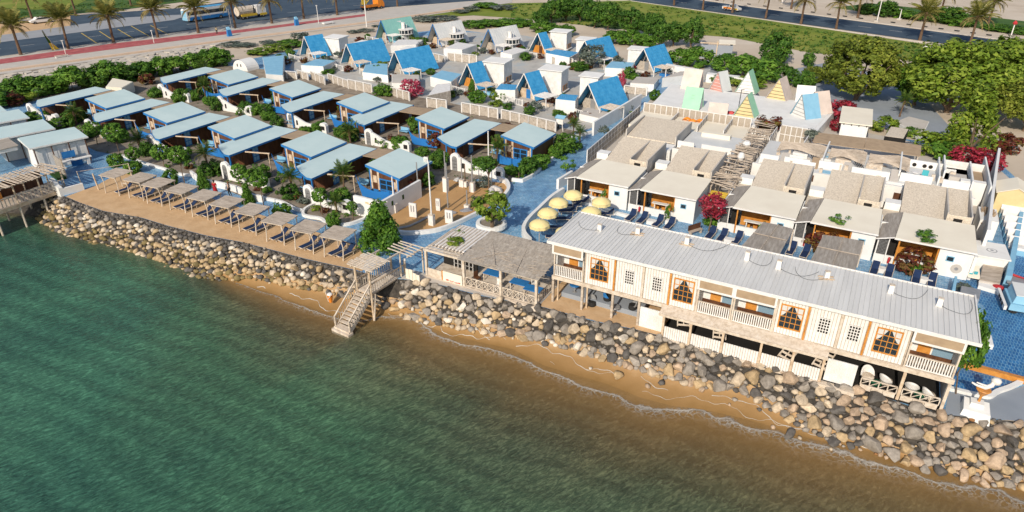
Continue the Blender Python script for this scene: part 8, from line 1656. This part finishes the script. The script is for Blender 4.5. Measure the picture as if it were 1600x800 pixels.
for i, (px, h, l) in enumerate([((1370, 34), 9.5, 'tall white street lamp on the right road'), ((1222, 6), 8, 'white street lamp at the top edge'), ((1405, 31), 2.6, 'short white post by the far green shrubs')]):
    t = thing('street_lamp', l, 'street lamp', at(*px, 0), RB, 'street lamps on the right road'); part('base', MB().box(-.5, .5, -.4, .4, 0, .35), CONC, t); part('pole', MB().tube([(0, 0, .35), (0, 0, h)], [.14, .08], 7), WPAINT, t); part('lamp_arm', MB().tube([(0, 0, h), (0, -1.4, h + .2)], .06, 5), WPAINT, t)
t = thing('warning_marker', 'white post with a red top on the far verge', 'marker', at(1579, 58, 0), RB); part('pole', MB().tube([(0, 0, 0), (0, 0, 3.0)], .12, 6), WPAINT, t); part('red_top', MB().lathe([(.4, 2.8), (.5, 3.1), (.15, 3.6)], 10), REDP, t)
t = thing('orange_marker', 'orange striped post beside the far palms', 'marker', at(1341, 22, 0), RB); part('pole', MB().tube([(0, 0, 0), (0, 0, 2.2)], .16, 6), ORANGEP, t); part('cap', MB().lathe([(.2, 2.2), (.1, 2.5)], 8), WPAINT, t)
kb = MB().box(-.55, .55, -.16, .16, 0, .17).mesh('kerb_block', RUBBER)
for i in range(20):
    x = 1120 + i * 25; p = at(x, np.interp(x, [1100, 1200, 1400, 1600], [-1.5, 11, 36.5, 63]), 0); o = link('kerb_block', kb, None, p + Vector((0, 0, .1)), (0, 0, RB)); tag(o, 'dark kerb block on the sandy far verge, %s from the left' % ORD[i], 'kerb block', 'dark kerb blocks of the right road')
solo('white_car_cover', MB().prism([(-1.8, -.8, 0), (1.8, -.8, 0), (1.8, .8, 0), (-1.8, .8, 0)], [(-1.2, -.5, .7), (1.0, -.6, .8), (1.1, .6, .6), (-1.3, .5, .75)]), WPAINT, 'crumpled white sheet lying on the lawn above the large trees', 'sheet', None, at(1454, 78, 0), RB)
t = thing('litter_bin', 'small orange tapering bin with a pale top on the wet sand left of the stairs', 'bin', wp(*sp(517, 472, -1.85)), SITE_A)
part('body', MB().lathe([(.13, 0), (.17, .3), (.27, .74), (.24, .76)], 12), ORANGEP, t); part('side_stay', MB().bar((-.14, -.1, .05), (-.36, -.1, .95), .06).bar((.05, -.24, .5), (.3, -.2, .86), .05), WHITEWOOD, t); part('top', MB().lathe([(.25, .765), (.2, .86), (.1, .9)], 10), WPAINT, t)

def person(px, rz, label, torso, legs, dress=False, h=1.68, hair=RUBBER):
    p = at(*px, 0); t = thing('person', label, 'person', p + Vector((0, 0, .03)), rz)
    J = {'pel': (0, 0, .92), 'wai': (0, .01, 1.08), 'che': (0, 0, 1.3), 'nek': (0, 0, 1.46), 'hd0': (0, -.01, 1.54), 'hd1': (0, -.02, 1.66), 'sl': (.17, 0, 1.4), 'el': (.24, .03, 1.13), 'wl': (.25, -.08, .9), 'sr': (-.17, 0, 1.4), 'er': (-.24, .05, 1.13), 'wr': (-.25, -.02, .9), 'hl': (.09, 0, .9), 'kl': (.1, -.08, .5), 'al': (.1, .02, .08), 'tl': (.1, -.14, .03), 'hr': (-.09, 0, .9), 'kr': (-.1, .02, .49), 'ar': (-.1, .16, .1), 'tr': (-.1, .02, .03)}
    Rr = {'pel': .125, 'wai': .115, 'che': .135, 'nek': .055, 'hd0': .085, 'hd1': .09, 'sl': .06, 'el': .042, 'wl': .028, 'sr': .06, 'er': .042, 'wr': .028, 'hl': .085, 'kl': .058, 'al': .04, 'tl': .035, 'hr': .085, 'kr': .058, 'ar': .04, 'tr': .035}
    E_ = [('pel', 'wai'), ('wai', 'che'), ('che', 'nek'), ('nek', 'hd0'), ('hd0', 'hd1'), ('che', 'sl'), ('sl', 'el'), ('el', 'wl'), ('che', 'sr'), ('sr', 'er'), ('er', 'wr'), ('pel', 'hl'), ('hl', 'kl'), ('kl', 'al'), ('al', 'tl'), ('pel', 'hr'), ('hr', 'kr'), ('kr', 'ar'), ('ar', 'tr')]
    for s_, w_ in ((1, 'wl'), (-1, 'wr')):
        b = J[w_]
        for f_, (dx, ln) in enumerate(((-.03, .15), (-.012, .17), (.006, .165), (.024, .14), (-.05, .09))):
            k1, k2 = 'f%d%s1' % (f_, w_), 'f%d%s2' % (f_, w_); J[k1] = (b[0] + .01 * s_, b[1] + dx, b[2] - ln * .55); J[k2] = (b[0] - .005 * s_, b[1] + dx * 1.1, b[2] - ln); Rr[k1] = .010; Rr[k2] = .008; E_ += [(w_, k1), (k1, k2)]
    def skin(name, keys, grow, m, par):
        idx = {k: i for i, k in enumerate(keys)}; me = bpy.data.meshes.new(name); me.from_pydata([J[k] for k in keys], [(idx[a], idx[b]) for a, b in E_ if a in idx and b in idx], []); me.materials.append(m)
        o = link(name, me, par); md = o.modifiers.new('skin', 'SKIN'); sv = me.skin_vertices[0].data
        for k, i in idx.items(): sv[i].radius = (Rr[k] + grow,) * 2; sv[i].use_root = (i == 0)
        o.modifiers.new('sub', 'SUBSURF').levels = 1; return o
    b = skin('body', list(J), 0, SKIN, t)
    skin('shirt', ['pel', 'wai', 'che', 'sl', 'el', 'sr', 'er'], .016, torso, t)
    if dress: part('skirt', MB().lathe([(.15, .98), (.2, .8), (.26, .4), (.3, .12)], 14), legs, t, smooth=True)
    else: skin('trousers', ['pel', 'hl', 'kl', 'al', 'hr', 'kr', 'ar'], .014, legs, t)
    part('hair', MB().lathe([(.03, 1.78), (.09, 1.74), (.112, 1.66), (.105, 1.58), (.07, 1.5)], 10), hair, t, smooth=True, loc=(0, .025, 0))
    fc = MB(); 
    for x in (-.035, .035): fc.box(x - .012, x + .012, -.118, -.105, 1.625, 1.638)
    fc.box(-.02, .02, -.115, -.1, 1.565, 1.573); part('face_features', fc, RUBBER, t); part('nose', MB().prism([(-.014, -.1, 1.585), (.014, -.1, 1.585), (.008, -.1, 1.625), (-.008, -.1, 1.625)], [(-.01, -.128, 1.588), (.01, -.128, 1.588), (.004, -.11, 1.622), (-.004, -.11, 1.622)]), SKIN, t)
    for x in (-.092, .092): part('ear', MB().lathe([(.005, 1.59), (.022, 1.605), (.018, 1.63), (.005, 1.64)], 8, x, 0), SKIN, t)
    t.scale = (h / 1.75,) * 3; return t
REDCL = mat('red_cloth', (.45, .01, .02), (.25, .005, .012), 4, .9); PEACHCL = mat('peach_cloth', (.62, .42, .30), None, 4, .9); DKCL = mat('charcoal_cloth', (.03, .035, .035), None, 4, .9); CREAMCL = mat('cream_cloth', (.62, .52, .30), None, 4, .9)
person((338, 305), SITE_A + R(20), 'person in a long red dress walking behind the cabanas', REDCL, REDCL, True, 1.72)
person((360, 307), SITE_A - R(60), 'person in a peach top and dark trousers bending by the white garden wall', PEACHCL, DKCL, False, 1.7, mat('brown_hair', (.16, .07, .03), None, 4))
person((339.5, 54), RA, 'person in a cream top and dark trousers on the red pavement', CREAMCL, DKCL, False, 1.75)
for pr in (LP, UP): pass
